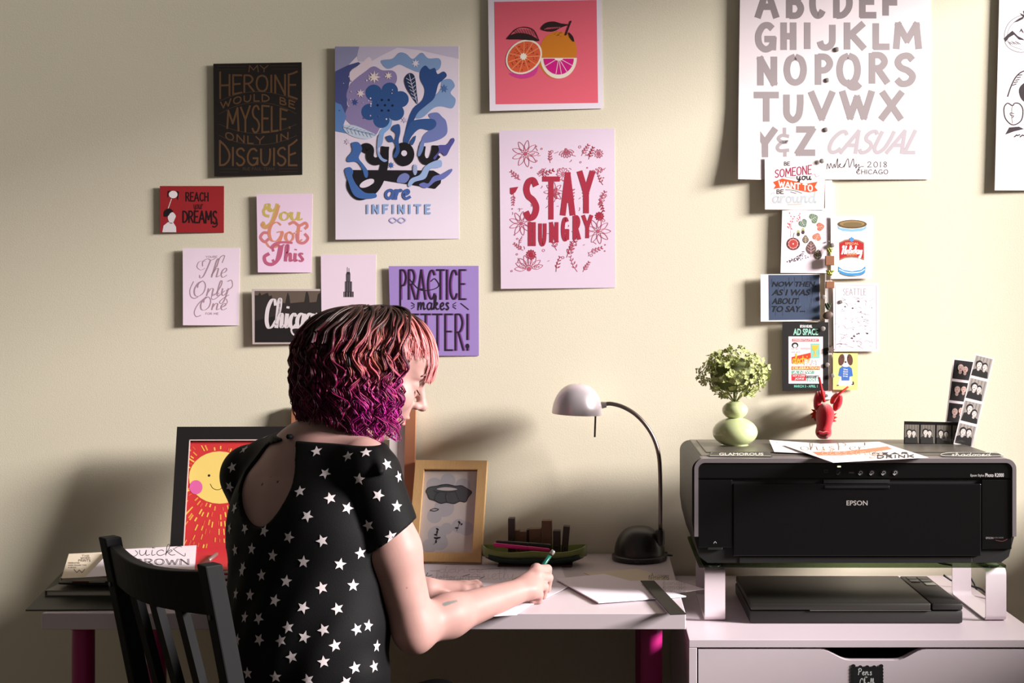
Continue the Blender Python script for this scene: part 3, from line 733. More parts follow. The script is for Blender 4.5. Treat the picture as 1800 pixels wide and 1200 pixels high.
# 6 white print cut by the frame ---------------------------------------------
t6 = (1740, 0, 340 / 1200)
S = wallsheet('art_print', 'white poster with black ink mountains and cut apple, right of the alphabet poster', 'poster', [(62, -150), (620, -160), (610, 1182), (30, 1180)], (240, 226, 230), .009, .005, .001, tf=t6, group=PG)
DK = (52, 42, 46)
S.stroke('ink_drawing', (120, 108, 114), [(290, 120), (200, 95), (120, 140), (90, 220), (110, 290), (190, 325), (290, 300)], 1.0)
S.stroke('ink_drawing', (150, 138, 144), [(290, 140), (200, 115), (130, 160), (108, 230), (130, 280), (200, 308)], .9)
S.poly('ink_drawing', DK, [(85, 240), (110, 215), (140, 190), (175, 225), (205, 240), (215, 250), (180, 245), (150, 215), (120, 232), (98, 260)])
S.poly('ink_drawing', DK, [(180, 205), (195, 175), (212, 205), (200, 200), (195, 190)])
S.poly('ink_drawing', DK, [(145, 140), (180, 115), (212, 100), (205, 118), (170, 135)])
S.poly('ink_drawing', DK, [(185, 80), (212, 92), (205, 70), (220, 60), (212, 110), (195, 95)])
for i in range(6): S.stroke('ink_drawing', DK, [(110 + i * 12, 255 + 5 * (i % 2)), (130 + i * 12, 275)], .9)
S.stroke('ink_drawing', DK, [(110, 600), (130, 540), (160, 480), (200, 445), (260, 430)], 2.2)
S.poly('ink_drawing', DK, [(180, 560), (205, 520), (260, 500), (260, 640), (200, 620)], 1, True)
for i in range(5): S.stroke('ink_drawing', DK, [(140 + i * 9, 530 - i * 16), (165 + i * 9, 520 - i * 14)], 1.6)
S.stroke('ink_drawing', DK, [(140, 655), (110, 640), (88, 670), (95, 730), (130, 770), (165, 770), (198, 740), (205, 680), (185, 645), (155, 640)], 2.0, closed=True)
S.stroke('ink_drawing', DK, [(140, 655), (135, 700), (140, 765)], .8)
S.stroke('ink_drawing', DK, [(150, 705), (128, 700), (130, 715), (148, 718), (140, 730)], 1.2)
S.poly('ink_drawing', DK, [(95, 835), (120, 790), (180, 785), (212, 800), (150, 815)], 1)
for i in range(5): S.stroke('ink_drawing', DK, [(150 + i * 18, 850 - 8 * (i % 2)), (170 + i * 18, 835)], 2.0)
S.ell('ink_drawing', DK, 300, 560, 60, 110, 1); S.ell('ink_drawing', DK, 330, 220, 90, 60, 1)
S.build()

# 7 red card -------------------------------------------------------------------
t7 = (260, 310, 320 / 1371)
CG = 'small lettered cards on the wall'
S = wallsheet('postcard', 'red card with cartoon figure and black lettering REACH your DREAMS', 'card', [(90, 72), (573, 72), (572, 424), (92, 422)], (156, 36, 41), .005, .004, tf=t7, group=CG)
S.letters('lettering', (34, 14, 18), 'REACh', (285, 122, 455, 185), 2.2, gap=.2)
S.letters('lettering', (60, 16, 20), 'your', (345, 175, 415, 245), 1.0, font=SCRIPT, gap=.05)
S.letters('lettering', (34, 14, 18), 'DREAMS', (262, 0, 520, 0), 2.8, top=lambda x: 262, bot=lambda x: 345 + 12 * ((x - 262) / 258) ** 2, gap=.18)
S.stroke('lettering', (34, 14, 18), [(515, 330), (522, 360), (505, 380), (485, 375)], 2.2)
S.poly('printed_figure', (224, 214, 216), [(108, 420), (118, 370), (150, 345), (190, 345), (212, 380), (214, 420)], 1)
S.poly('printed_figure', (224, 214, 216), [(150, 300), (180, 270), (200, 280), (210, 300), (200, 325), (190, 345), (162, 345)], 2, True)
S.poly('printed_figure', (30, 20, 24), [(122, 300), (125, 260), (160, 240), (190, 262), (170, 275), (150, 300)], 3, True)
S.stroke('printed_figure', (224, 190, 190), [(152, 242), (178, 168)], 1.6, 2)
S.ell('printed_figure', (236, 222, 224), 190, 136, 33, 28, 3); S.poly('printed_figure', (30, 20, 24), [(148, 160), (150, 110), (178, 105), (160, 135)], 2); S.poly('printed_figure', (30, 20, 24), [(215, 108), (235, 115), (225, 180), (218, 150)], 2)
S.stroke('printed_figure', (30, 20, 24), [(165, 350), (185, 352)], 1, 3)
S.build()

# 8 you got this ----------------------------------------------------------------
S = wallsheet('postcard', 'pale pink card with ombre script You Got This', 'card', [(818, 134), (1240, 130), (1230, 724), (828, 722)], (228, 200, 222), .006, .005, tf=t7, group=CG)
SW = 6.0
S.letters('lettering', (196, 172, 96), 'You', (880, 205, 1165, 330), SW, font=SCRIPT, gap=.05, mode='pen')
S.stroke('lettering', (204, 150, 104), [(985, 215), (960, 300), (925, 360), (885, 385), (860, 365), (875, 345)], SW, mode=None)
S.stroke('lettering', (196, 172, 96), [(915, 300), (880, 290), (872, 255), (905, 235), (935, 260)], 5)
S.letters('lettering', (208, 134, 110), 'Got', (905, 345, 1165, 490), SW, font=SCRIPT, gap=.05, mode='pen')
S.stroke('lettering', (206, 128, 116), [(1060, 360), (1100, 345), (1140, 370), (1185, 350), (1200, 375), (1180, 395)], 5)
S.stroke('lettering', (200, 118, 122), [(1120, 430), (1130, 490), (1175, 500), (1205, 465), (1180, 430)], 5)
S.stroke('lettering', (200, 118, 122), [(905, 425), (870, 425), (848, 460), (880, 492), (910, 470)], 5)
S.letters('lettering', (182, 92, 122), 'This', (940, 515, 1175, 640), SW, font=SCRIPT, gap=.04, mode='pen')
S.stroke('lettering', (182, 92, 122), [(1010, 520), (990, 610), (940, 660), (890, 650), (878, 605), (915, 580)], SW)
S.stroke('lettering', (190, 100, 122), [(1090, 500), (1020, 495), (960, 505), (920, 540)], 4)
S.build()

# 9 the only one -------------------------------------------------------------
S = wallsheet('postcard', 'pale pink card with thin grey script The Only One', 'card', [(262, 540), (692, 538), (684, 1122), (264, 1120)], (226, 206, 220), .007, .0055, tf=t7, group=CG)
TX = (164, 134, 146)
S.letters('lettering', TX, 'YOURE', (436, 598, 522, 612), .6); S.letters('lettering', TX, 'FOR ME', (434, 1026, 532, 1040), .6)
S.letters('lettering', TX, 'The', (385, 620, 590, 760), 2.4, font=SCRIPT, gap=.02, mode='pen', slant=.25)
S.stroke('lettering', TX, [(440, 640), (390, 640), (370, 680), (400, 705), (430, 690)], 1.4, mode='pen')
S.stroke('lettering', TX, [(520, 680), (545, 610), (578, 597), (560, 650)], 1.4)
S.letters('lettering', TX, 'Only', (335, 785, 610, 900), 2.4, font=SCRIPT, gap=.02, mode='pen', slant=.2)
S.stroke('lettering', TX, [(590, 860), (635, 830), (630, 782), (600, 790)], 1.4)
S.stroke('lettering', TX, [(345, 790), (318, 850), (322, 900), (350, 918), (380, 905)], 1.4)
S.letters('lettering', TX, 'One', (385, 905, 590, 1005), 2.4, font=SCRIPT, gap=.02, mode='pen', slant=.2)
S.stroke('lettering', TX, [(440, 905), (380, 960), (350, 1020), (365, 1055), (400, 1045)], 1.4)
S.stroke('lettering', TX, [(540, 880), (490, 890), (480, 920), (510, 920), (580, 860)], 1.2)
S.stroke('lettering', TX, [(560, 985), (598, 950), (590, 920)], 1.2)
S.build()

# 10 tower card, 11 chicago, 12 practice ---------------------------------------
t8 = (430, 430, 430 / 1800)
S = wallsheet('postcard', 'pale pink card with tiny black skyscraper in the middle', 'card', [(560, 72), (968, 70), (964, 560), (566, 560)], (222, 202, 216), .004, .003, tf=t8, group=CG)
for x0, x1, y0, y1, c in ((728, 802, 345, 385, (50, 42, 46)), (738, 790, 270, 345, (44, 38, 42)), (746, 778, 215, 270, (52, 46, 52))):
    S.poly('printed_tower', c, [(x0, y0), (x1, y0), (x1, y1), (x0, y1)])
    n = 4
    for i in range(n): S.poly('printed_window_band', (150, 136, 146), [(x0 + (x1 - x0) * (i + .3) / n, y0 + 3), (x0 + (x1 - x0) * (i + .5) / n, y0 + 3), (x0 + (x1 - x0) * (i + .5) / n, y1), (x0 + (x1 - x0) * (i + .3) / n, y1)], 2)
S.stroke('printed_tower', (50, 42, 46), [(755, 218), (756, 165)], .8); S.stroke('printed_tower', (50, 42, 46), [(768, 218), (768, 172)], .8)
S.poly('printed_tower', (50, 42, 46), [(748, 215), (752, 200), (774, 200), (778, 215)])
S.build()
S = wallsheet('postcard', 'grey skyline photo card with white script Chicago', 'card', [(52, 325), (628, 325), (622, 728), (58, 732)], (186, 172, 168), .009, .004, tf=t8, group=CG)
S.poly('printed_photo', (96, 82, 72), [(74, 340), (612, 340), (606, 716), (78, 718)])
S.poly('printed_skyline', (46, 40, 38), [(76, 717), (76, 372), (100, 372), (112, 350), (124, 372), (150, 360), (170, 352), (180, 378), (200, 372), (206, 420), (300, 430), (310, 380), (318, 350), (330, 380), (336, 430), (440, 420), (452, 350), (462, 342), (474, 380), (478, 425), (530, 420), (540, 365), (560, 350), (588, 372), (594, 420), (608, 430), (606, 716)], 2)
S.poly('printed_skyline', (30, 26, 26), [(78, 718), (78, 560), (240, 520), (420, 560), (606, 520), (606, 716)], 3)
S.letters('lettering', (214, 202, 206), 'Chicago', (150, 400, 560, 612), 7.0, 4, font=SCRIPT, gap=.05, mode='pen', slant=.06)
S.stroke('lettering', (214, 202, 206), [(480, 560), (470, 620), (420, 665), (360, 660), (345, 620), (390, 610), (480, 630), (560, 595)], 3, 4)
S.build()
S = wallsheet('postcard', 'purple card with tall black lettering PRACTICE makes BETTER', 'card', [(1060, 157), (1722, 155), (1724, 818), (1078, 815)], (152, 126, 188), .006, .004, tf=t8, group=CG)
P1, P2 = (40, 26, 44), (122, 66, 142)
for dx, c, ly in ((10, P2, 1), (0, P1, 2)):
    S.letters('lettering', c, 'PRACTICE', (1142 + dx, 0, 1622 + dx, 0), 3.2, ly, top=lambda x: 186, bot=lambda x: 455 if x < 1150 else 400, gap=.2)
    S.letters('lettering', c, 'BETTER!', (1142 + dx, 512, 1648 + dx, 775), 3.2, ly, gap=.22)
S.stroke('lettering', P1, [(1210, 250), (1290, 330), (1380, 330), (1430, 300), (1400, 250), (1370, 270)], 1.6, 3)
S.letters('lettering', P1, 'makes', (1275, 375, 1508, 478), 2.6, 3, font=SCRIPT, gap=.12)
for s_ in (-1, 1):
    for a in (-.6, 0, .6): S.stroke('lettering', P1, [(1392 + s_ * 140, 448 + a * 12), (1392 + s_ * 165, 448 + a * 40)], 1.3, 3)
S.stroke('lettering', P1, [(1590, 430), (1650, 478)], 1.6, 3)
S.ell('lettering', P1, 1640, 745, 14, 18, 3)
S.build()

# ------------------------------------------------------------------ magnetic strip and its cards
st = MB().box(W(1449, 0, DW).x, W(1461.5, 0, DW).x, -.0064, -.0005, W(0, 702, DW).z, W(0, 40, DW).z, .0006, 1)
st.build('magnetic_strip', mat((238, 228, 224), .4), label='slim white vertical magnetic strip on wall holding small cards', cat='strip')
t9 = (1320, 270, 240 / 1309)
SG = 'cards on the magnetic strip'
S = wallsheet('postcard', 'white card reading BE SOMEONE YOU WANT TO BE around', 'card', [(132, 40), (716, 35), (700, 540), (135, 535)], (240, 224, 224), .0125, .003, tf=t9, group=SG)
S.letters('lettering', (40, 34, 38), 'BE', (318, 80, 372, 112), 1.3)
S.letters('lettering', (160, 34, 74), 'SOMEONE', (232, 0, 580, 0), 1.8, top=lambda x: 158 - 48 * (x - 232) / 348, bot=lambda x: 228 - 36 * (x - 232) / 348, gap=.18)
S.letters('lettering', (40, 34, 38), 'you', (438, 178, 582, 250), 2.0, font=SCRIPT, gap=.1)
S.stroke('lettering', (150, 140, 146), [(325, 222), (350, 226), (400, 232), (430, 232)], .8); S.stroke('lettering', (150, 140, 146), [(585, 205), (610, 195), (625, 220), (655, 210)], .8)
S.poly('printed_banner', (214, 82, 38), [(212, 272), (300, 238), (420, 262), (520, 290), (640, 268), (612, 318), (642, 355), (560, 372), (430, 345), (330, 318), (218, 338), (238, 305)], 1)
S.letters('lettering', (240, 226, 224), 'WANT TO', (268, 0, 590, 0), 2.2, 2, top=lambda x: 262 + 42 * (x - 262) / 330, bot=lambda x: 312 + 48 * (x - 262) / 330, gap=.16, space=.35)
S.letters('lettering', (40, 34, 38), 'BE', (248, 346, 312, 384), 1.4)
S.stroke('lettering', (60, 54, 58), [(330, 346), (410, 352), (490, 380)], .9); S.stroke('lettering', (60, 54, 58), [(378, 366), (436, 382)], .9)
S.letters('lettering', (186, 192, 198), 'around', (210, 350, 625, 470), 3.0, font=SCRIPT, gap=.08)
S.stroke('lettering', (206, 140, 110), [(350, 488), (485, 484)], .9); S.stroke('lettering', (170, 165, 170), [(190, 395), (210, 375), (225, 380)], .8)
S.build()
S = wallsheet('postcard', 'pale card printed with autumn leaves, acorns and red fruit', 'card', [(300, 545), (760, 520), (745, 1145), (284, 1142)], (236, 220, 230), .0105, .0035, tf=t9, group=SG)
def leaf(S, cx, cy, L, wd, rot, c, vein, layer=1, heart=False):
    ca, sa = math.cos(math.radians(rot)), math.sin(math.radians(rot))
    base = [(0, -L), (wd * .8, -L * .35), (wd, L * .2), (wd * .6, L * .7), (0, L * (.55 if heart else .85)), (-wd * .6, L * .7), (-wd, L * .2), (-wd * .8, -L * .35)]
    S.poly('printed_leaf', c, [(cx + x * ca - y * sa, cy + x * sa + y * ca) for x, y in base], layer, True)
    S.stroke('printed_vein', vein, [(cx + L * .8 * sa, cy - L * .8 * ca), (cx - L * 1.15 * sa, cy + L * 1.15 * ca)], .6, layer + 1)
    for k in (-.3, .1, .5):
        for s_ in (-1, 1):
            x0, y0, x1, y1 = 0, L * k, s_ * wd * .7, L * (k - .35)
            S.stroke('printed_vein', vein, [(cx + x0 * ca - y0 * sa, cy + x0 * sa + y0 * ca), (cx + x1 * ca - y1 * sa, cy + x1 * sa + y1 * ca)], .5, layer + 1)
leaf(S, 498, 665, 45, 42, 150, (96, 116, 98), (206, 210, 200), heart=True); leaf(S, 600, 620, 45, 50, 60, (100, 122, 92), (206, 210, 200), heart=True)
leaf(S, 662, 700, 42, 40, 80, (186, 104, 82), (232, 180, 160), heart=True); leaf(S, 632, 800, 42, 42, 20, (192, 110, 86), (234, 190, 170), heart=True)
leaf(S, 576, 905, 70, 50, 0, (104, 76, 74), (220, 180, 180)); leaf(S, 640, 970, 52, 40, 10, (100, 86, 72), (210, 200, 180)); leaf(S, 524, 822, 42, 30, 0, (96, 84, 70), (220, 205, 180))
S.ell('printed_fruit', (92, 46, 52), 405, 865, 65, 60, 1)
for r, c in ((52, (226, 150, 140)), (42, (176, 62, 60)), (30, (232, 170, 158)), (18, (176, 62, 60)), (8, (232, 200, 180))):
    S.poly('printed_fruit', c, star_pts(405, 864, r, 10, .86), 2 + (60 - r) / 20)
S.stroke('printed_stem', (80, 60, 60), [(405, 806), (410, 780), (416, 758)], 1.0)
for i in range(26):
    t = i / 26; S.ell('printed_berry', (196, 84, 84), 345 + random.uniform(-12, 100) * (1 if t > .5 else .5) + 40 * t, 720 - 150 * t + random.uniform(-8, 8), 8, 5, 1, random.uniform(0, 180), 7)
S.stroke('printed_stem', (190, 160, 170), [(380, 800), (385, 700), (400, 610)], .6)
for x, y in ((455, 765), (500, 745)):
    S.ell('printed_acorn', (170, 170, 110), x, y - 10, 14, 24, 1); S.ell('printed_acorn', (70, 56, 56), x, y + 8, 15, 18, 2)
for i in range(46):
    a = random.uniform(0, 1); S.ell('printed_berry', (70, 54, 60), 340 + 170 * a + random.uniform(-10, 40), 1040 - 110 * a * random.uniform(.3, 1.1), 7, 5, 1, random.uniform(0, 180), 6)
S.build()
S = wallsheet('postcard', 'white card with a printed beer can reading Holiday', 'card', [(765, 600), (1170, 598), (1160, 1195), (768, 1200)], (244, 232, 234), .0085, .0025, tf=t9, group=SG)
S.ell('printed_can', (98, 78, 50), 970, 676, 142, 42, 1); S.ell('printed_can', (150, 122, 80), 970, 672, 120, 30, 2); S.ell('printed_can', (120, 100, 66), 975, 678, 92, 22, 3)
S.poly('printed_can', (132, 178, 216), [(830, 690), (860, 712), (970, 724), (1080, 712), (1112, 688), (1100, 722), (1060, 742), (970, 748), (880, 742), (838, 720)], 2)
S.poly('printed_can', (238, 226, 228), [(846, 728), (970, 750), (1096, 728), (1100, 1120), (970, 1150), (838, 1120)], 1)
S.poly('printed_label', (150, 110, 84), [(846, 850), (900, 825), (965, 815), (1030, 825), (1084, 850), (1084, 1022), (1030, 1002), (965, 995), (900, 1002), (848, 1025)], 2)
S.poly('printed_label', (176, 28, 34), [(850, 862), (900, 838), (965, 828), (1030, 838), (1080, 862), (1080, 1004), (1030, 988), (965, 982), (900, 988), (852, 1008)], 3)
S.letters('lettering', (244, 234, 234), 'Holiday', (868, 882, 1066, 962), 3.0, 4, font=SCRIPT, gap=.03, mode='pen', slant=.1)
S.letters('lettering', (226, 170, 120), 'SPECIAL', (905, 852, 1030, 870), .9, 4, gap=.3); S.letters('lettering', (226, 120, 80), 'BEER', (922, 955, 1012, 974), 1.3, 4, gap=.3)
S.poly('printed_label', (72, 140, 196), star_pts(966, 822, 26, 6, .7), 4)
S.poly('printed_can', (62, 140, 196), [(838, 1080), (880, 1112), (968, 1128), (1060, 1112), (1100, 1078), (1094, 1140), (1060, 1160), (968, 1172), (880, 1160), (838, 1130)], 3)
S.stroke('printed_can', (240, 240, 244), [(845, 1108), (900, 1132), (968, 1142), (1050, 1132), (1092, 1106)], 1.6, 4)
S.stroke('printed_can', (120, 96, 70), [(850, 1145), (900, 1165), (968, 1175), (1050, 1165), (1086, 1145)], 1.0, 4)
S.build()
t10 = (1320, 470, 240 / 1252)
S = wallsheet('postcard', 'white bordered denim blue card reading NOW THEN, AS I WAS ABOUT TO SAY', 'card', [(88, 62), (632, 58), (632, 492), (90, 496)], (240, 228, 234), .012, .0035, tf=t10, group=SG)
S.poly('printed_ground', (62, 74, 98), [(160, 68), (628, 66), (632, 478), (164, 484)])
for i in range(40):
    x = random.uniform(165, 625); y = random.uniform(70, 380); S.stroke('printed_streak', random.choice([(74, 90, 118), (54, 64, 86)]), [(x, y), (x + 2, y + random.uniform(40, 100))], .9, 2)
for txt, y, x1 in (('NOW THEN,', 128, 598), ('AS I WAS', 200, 545), ('ABOUT', 280, 442), ('TO SAY...', 352, 498)):
    S.type('lettering', (18, 20, 28), txt, (192, y, x1, y + 56), 3, shear=.25, bold=.02)
S.build()
S = wallsheet('postcard', 'white card with a faint ink map headed SEATTLE', 'card', [(752, 138), (1168, 145), (1168, 768), (760, 770)], (238, 222, 230), .0085, .0025, tf=t10, group=SG)
S.letters('lettering', (140, 126, 136), 'SEATTLE', (845, 195, 1055, 252), .7, gap=.25)
for i in range(120):
    a = random.gauss(0, 1); b2 = random.gauss(0, 1); x, y = 985 + a * 70, 480 + b2 * 130
    if 790 < x < 1140 and 275 < y < 720:
        r = random.choice([3, 4, 5, 9]) if random.random() < .3 else 2.5
        S.ell('ink_map', random.choice([(40, 34, 40), (90, 80, 88), (130, 118, 126)]), x, y, r, r * random.uniform(.5, .95), 1, random.uniform(0, 180), 6)
for i in range(50):
    x, y = random.uniform(790, 1120), random.uniform(280, 730); S.stroke('ink_map', (156, 144, 154), [(x, y), (x + random.uniform(-30, 30), y + random.uniform(-10, 10)), (x + random.uniform(-50, 50), y + random.uniform(-24, 24))], .6)
for x, y in ((985, 310), (945, 630), (925, 648), (1065, 605)): S.poly('ink_map', (46, 40, 46), [(x - 12, y), (x, y - 8), (x + 14, y - 2), (x + 8, y + 8)], 2)
S.stroke('printed_border', (176, 164, 174), [(775, 160), (1150, 165), (1150, 752), (778, 752)], .7, smooth=False, closed=True)
S.stroke('ink_map', (110, 100, 108), [(785, 706), (810, 698), (835, 705)], 1.2)
S.build()
S = wallsheet('postcard', 'black event poster card headed AD SPACE with colourful inner poster', 'card', [(288, 500), (710, 502), (710, 1128), (290, 1132)], (24, 22, 22), .011, .0035, tf=t10, group=SG)
S.type('lettering', (225, 225, 225), 'BRYAN NEUMEL', (450, 526, 562, 552), 1, bold=.03); S.type('lettering', (150, 206, 186), 'AD SPACE', (388, 560, 616, 620), 1, bold=.03)
S.type('lettering', (120, 200, 176), 'MARCH 3 - APRIL 1', (396, 1076, 610, 1100), 1, bold=.02)
S.poly('printed_poster', (238, 228, 232), [(345, 632), (660, 634), (660, 1064), (346, 1064)], 1)
def rect(x0, y0, x1, y1): return [(x0, y0), (x1, y0), (x1, y1), (x0, y1)]
for c, r in (((206, 40, 48), (378, 654, 622, 678)), ((226, 170, 180), (455, 735, 545, 752)), ((130, 190, 176), (548, 696, 630, 832)), ((226, 110, 40), (372, 905, 630, 940)), ((120, 170, 150), (372, 945, 580, 975)), ((206, 40, 48), (372, 978, 505, 1038)), ((240, 205, 205), (440, 850, 630, 900)), ((140, 190, 180), (510, 1010, 625, 1045))):
    S.poly('printed_block', c, rect(*r), 2)
S.poly('printed_block', (206, 60, 36), [(374, 820), (548, 780), (548, 830), (430, 885), (376, 880)], 3)
S.letters('lettering', (240, 180, 60), 'Electric', (384, 792, 545, 880), 1.6, 4, font=SCRIPT, gap=.05)
S.poly('printed_cup', (232, 176, 60), [(555, 712), (622, 712), (612, 750), (592, 765), (594, 790), (610, 812), (566, 812), (582, 790), (582, 765), (562, 750)], 3)
for txt, b4, c in (('CONGRATULATE BABY', (384, 658, 616, 673), (240, 228, 230)), ('BABY', (490, 845, 628, 896), (240, 230, 232)), ('CELEBRATION', (380, 910, 624, 934), (240, 220, 170)), ('A NEW', (385, 948, 560, 972), (236, 230, 230)), ('NOT A JOKE', (382, 984, 498, 1005), (240, 225, 228)), ('JOKE', (400, 1010, 490, 1032), (240, 225, 228)), ('SOLE', (520, 1016, 615, 1040), (240, 238, 238)), ('NE W', (376, 735, 440, 752), (190, 184, 188)), ('WE ARE', (376, 765, 460, 784), (200, 196, 198))):
    S.type('lettering', c, txt, b4, 5, shear=.15, bold=.02)
S.letters('lettering', (40, 40, 46), 'Loosers', (505, 968, 628, 1012), .8, 6, font=SCRIPT, gap=.02)
S.ell('printed_face', (34, 30, 32), 405, 712, 30, 26, 3); S.ell('printed_face', (236, 228, 230), 405, 718, 18, 16, 4, n=14)
S.build()
S = wallsheet('postcard', 'small green card with spotted dog wearing a blue shirt', 'card', [(752, 784), (980, 786), (975, 1122), (752, 1120)], (206, 202, 128), .0085, .002, tf=t10, group=SG)
S.poly('printed_dog', (224, 212, 206), [(800, 1060), (830, 990), (905, 990), (930, 1060), (925, 1082), (800, 1082)], 1, True)
S.poly('printed_dog', (60, 104, 178), [(815, 925), (840, 905), (900, 905), (925, 925), (935, 995), (905, 1000), (902, 1036), (832, 1036), (830, 1000), (802, 990)], 2)
S.poly('printed_dog', (224, 212, 206), [(840, 905), (832, 850), (845, 795), (890, 795), (905, 850), (900, 905)], 3, True)
S.ell('printed_dog', (92, 58, 46), 832, 845, 26, 52, 4, 8); S.ell('printed_dog', (92, 58, 46), 908, 845, 26, 52, 4, -8)
S.ell('printed_dog', (30, 24, 26), 868, 866, 9, 8, 5, n=10); S.ell('printed_dog', (30, 24, 26), 838, 822, 5, layer=5, n=8); S.ell('printed_dog', (30, 24, 26), 892, 822, 5, layer=5, n=8)
for txt, y in (('The', 928), ('Good', 948), ('Dog', 970), ('Dog', 990)): S.type('lettering', (226, 226, 232), txt, (845, y, 888, y + 14), 4, bold=.03)
S.stroke('printed_dog', (40, 28, 26), [(925, 1070), (940, 1070), (938, 1045)], 1.6, 3); S.ell('printed_dog', (90, 70, 60), 798, 1080, 10, 6, 3, n=8)
S.build()

# magnets -----------------------------------------------------------------------
mg_m = mat((140, 132, 128), .4, .25, name='dull_silver')
for px, py, r, y, lb in ((1471, 87, 4.2, .0085, 'small round silver magnet between the J and K of the alphabet poster'),
    (1454, 141, 4.0, .0085, 'small dark round magnet between P and Q on the alphabet poster'),
    (1451.5, 228, 4.0, .0085, 'small round silver magnet before the word CASUAL on the poster'),
    (1444.5, 283, 4.2, .0135, 'small round silver magnet on the BE SOMEONE card corner'),
    (1463, 431, 4.0, .0125, 'small round silver magnet above the brown cube planter'),
    (1447.5, 522, 4.0, .0125, 'small round silver magnet between the lime and dark sprig planters'),
    (1478, 530.5, 3.2, .0105, 'small round silver magnet on the faint map card'),
    (1446.5, 577.5, 4.2, .0125, 'small round silver magnet on the black AD SPACE card corner'),
    (1454, 641, 4.0, .0105, 'small round silver magnet on the AD SPACE card right edge'),
    (1463, 660, 4.0, .0115, 'small round silver magnet on the dog card left edge'),
    (1453, 695, 2.6, .0068, 'tiny round silver magnet between the red plush claws'),
    (1457, 424, 1.4, .0105, 'tiny dark pin magnet on the autumn leaves card')):
    c = W(px, py, DW - y)
    M = Matrix.Rotation(math.radians(90), 3, 'X')
    rr = r * DW / FPX
    MB().lathe([(rr * .96, 0), (rr, .0005), (rr, .0018), (rr * .8, .0024)], c, 20, M).build('disc_magnet', mg_m, smooth=True, autosmooth=35, label=lb, cat='magnet', group='disc magnets')
c = W(1461, 614, DW - .0145)
MB().prism([(c.x + x * DW / FPX, c.y, c.z - y * DW / FPX) for x, y in star_pts(0, 0, 7, 5, .55, -70)], (0, .004, 0)).build('star_magnet', mat((128, 112, 106), .5, .4), label='small star shaped grey magnet above the dog card', cat='magnet')

def planter(px, py, w, h, kind, leafc, label):
    d = DW - .016
    c = W(px, py, d); k = d / FPX
    t = thing('planter_magnet', (c.x, c.y, c.z - h * k / 2), label, 'magnet')
    wood = mat((150, 98, 70) if kind != 'pebble' else (82, 64, 54), .6, grain=(1, 1, 9), nscale=90, noise=.18)
    y0, y1 = -.0235, -.0132
    if kind == 'pebble':
        b = bmesh.new(); bmesh.ops.create_uvsphere(b, u_segments=20, v_segments=12, radius=1)
        for v in b.verts: v.co = Vector((c.x + v.co.x * w * k / 2, (y0 + y1) / 2 + v.co.y * (y1 - y0) / 2, c.z + v.co.z * h * k / 2 + v.co.x * w * k * .08))
        MB().bm(b).build('pot', wood, t, smooth=True)
    else:
        MB().box(c.x - w * k / 2, c.x + w * k / 2, y0, y1, c.z - h * k / 2, c.z + h * k / 2, .0008, 1).build('pot', wood, t)
    topz = c.z + h * k / 2 - .001; ym = (y0 + y1) / 2
    stem = Vector((c.x, ym, topz)); n = 16
    sh = .012 if kind == 'tree' else .002
    MB().tube([stem - Vector((0, 0, .002)), stem + Vector((0.001, 0, sh)), stem + Vector((.0005, 0, sh + .012))], .0007, 6).build('stem', mat((150, 140, 96), .7), t)
    ml = mat(leafc, .5, noise=.15, nscale=200)
    for i in range(n):
        a = i * 2.4; rr = .0075 * math.sqrt((i + 1) / n) * (1.15 if kind == 'tree' else .8); zz = sh + .004 + (.013 * (i / n) if kind != 'tree' else .009 * random.random())
        p = stem + Vector((rr * math.cos(a), rr * math.sin(a) * .6, zz))
        b = bmesh.new(); bmesh.ops.create_icosphere(b, subdivisions=1, radius=1)
        R_ = Matrix.Rotation(a, 3, 'Z') @ Matrix.Rotation(-.7, 3, 'Y')
        for v in b.verts: v.co = p + R_ @ Vector((v.co.x * .0042, v.co.y * .0026, v.co.z * .0016))
        MB().bm(b).build('leaf', ml, t, smooth=True)
    return t
planter(1458, 458, 15.5, 16.5, 'cube', (150, 152, 70), 'brown wooden cube planter magnet with small succulent, topmost of three')
planter(1458.5, 500.5, 15, 12, 'tree', (166, 170, 66), 'pale wooden block planter magnet with bushy lime sprig')
planter(1455, 554, 18, 14, 'pebble', (44, 58, 34), 'dark rounded pebble planter magnet with deep green sprig')
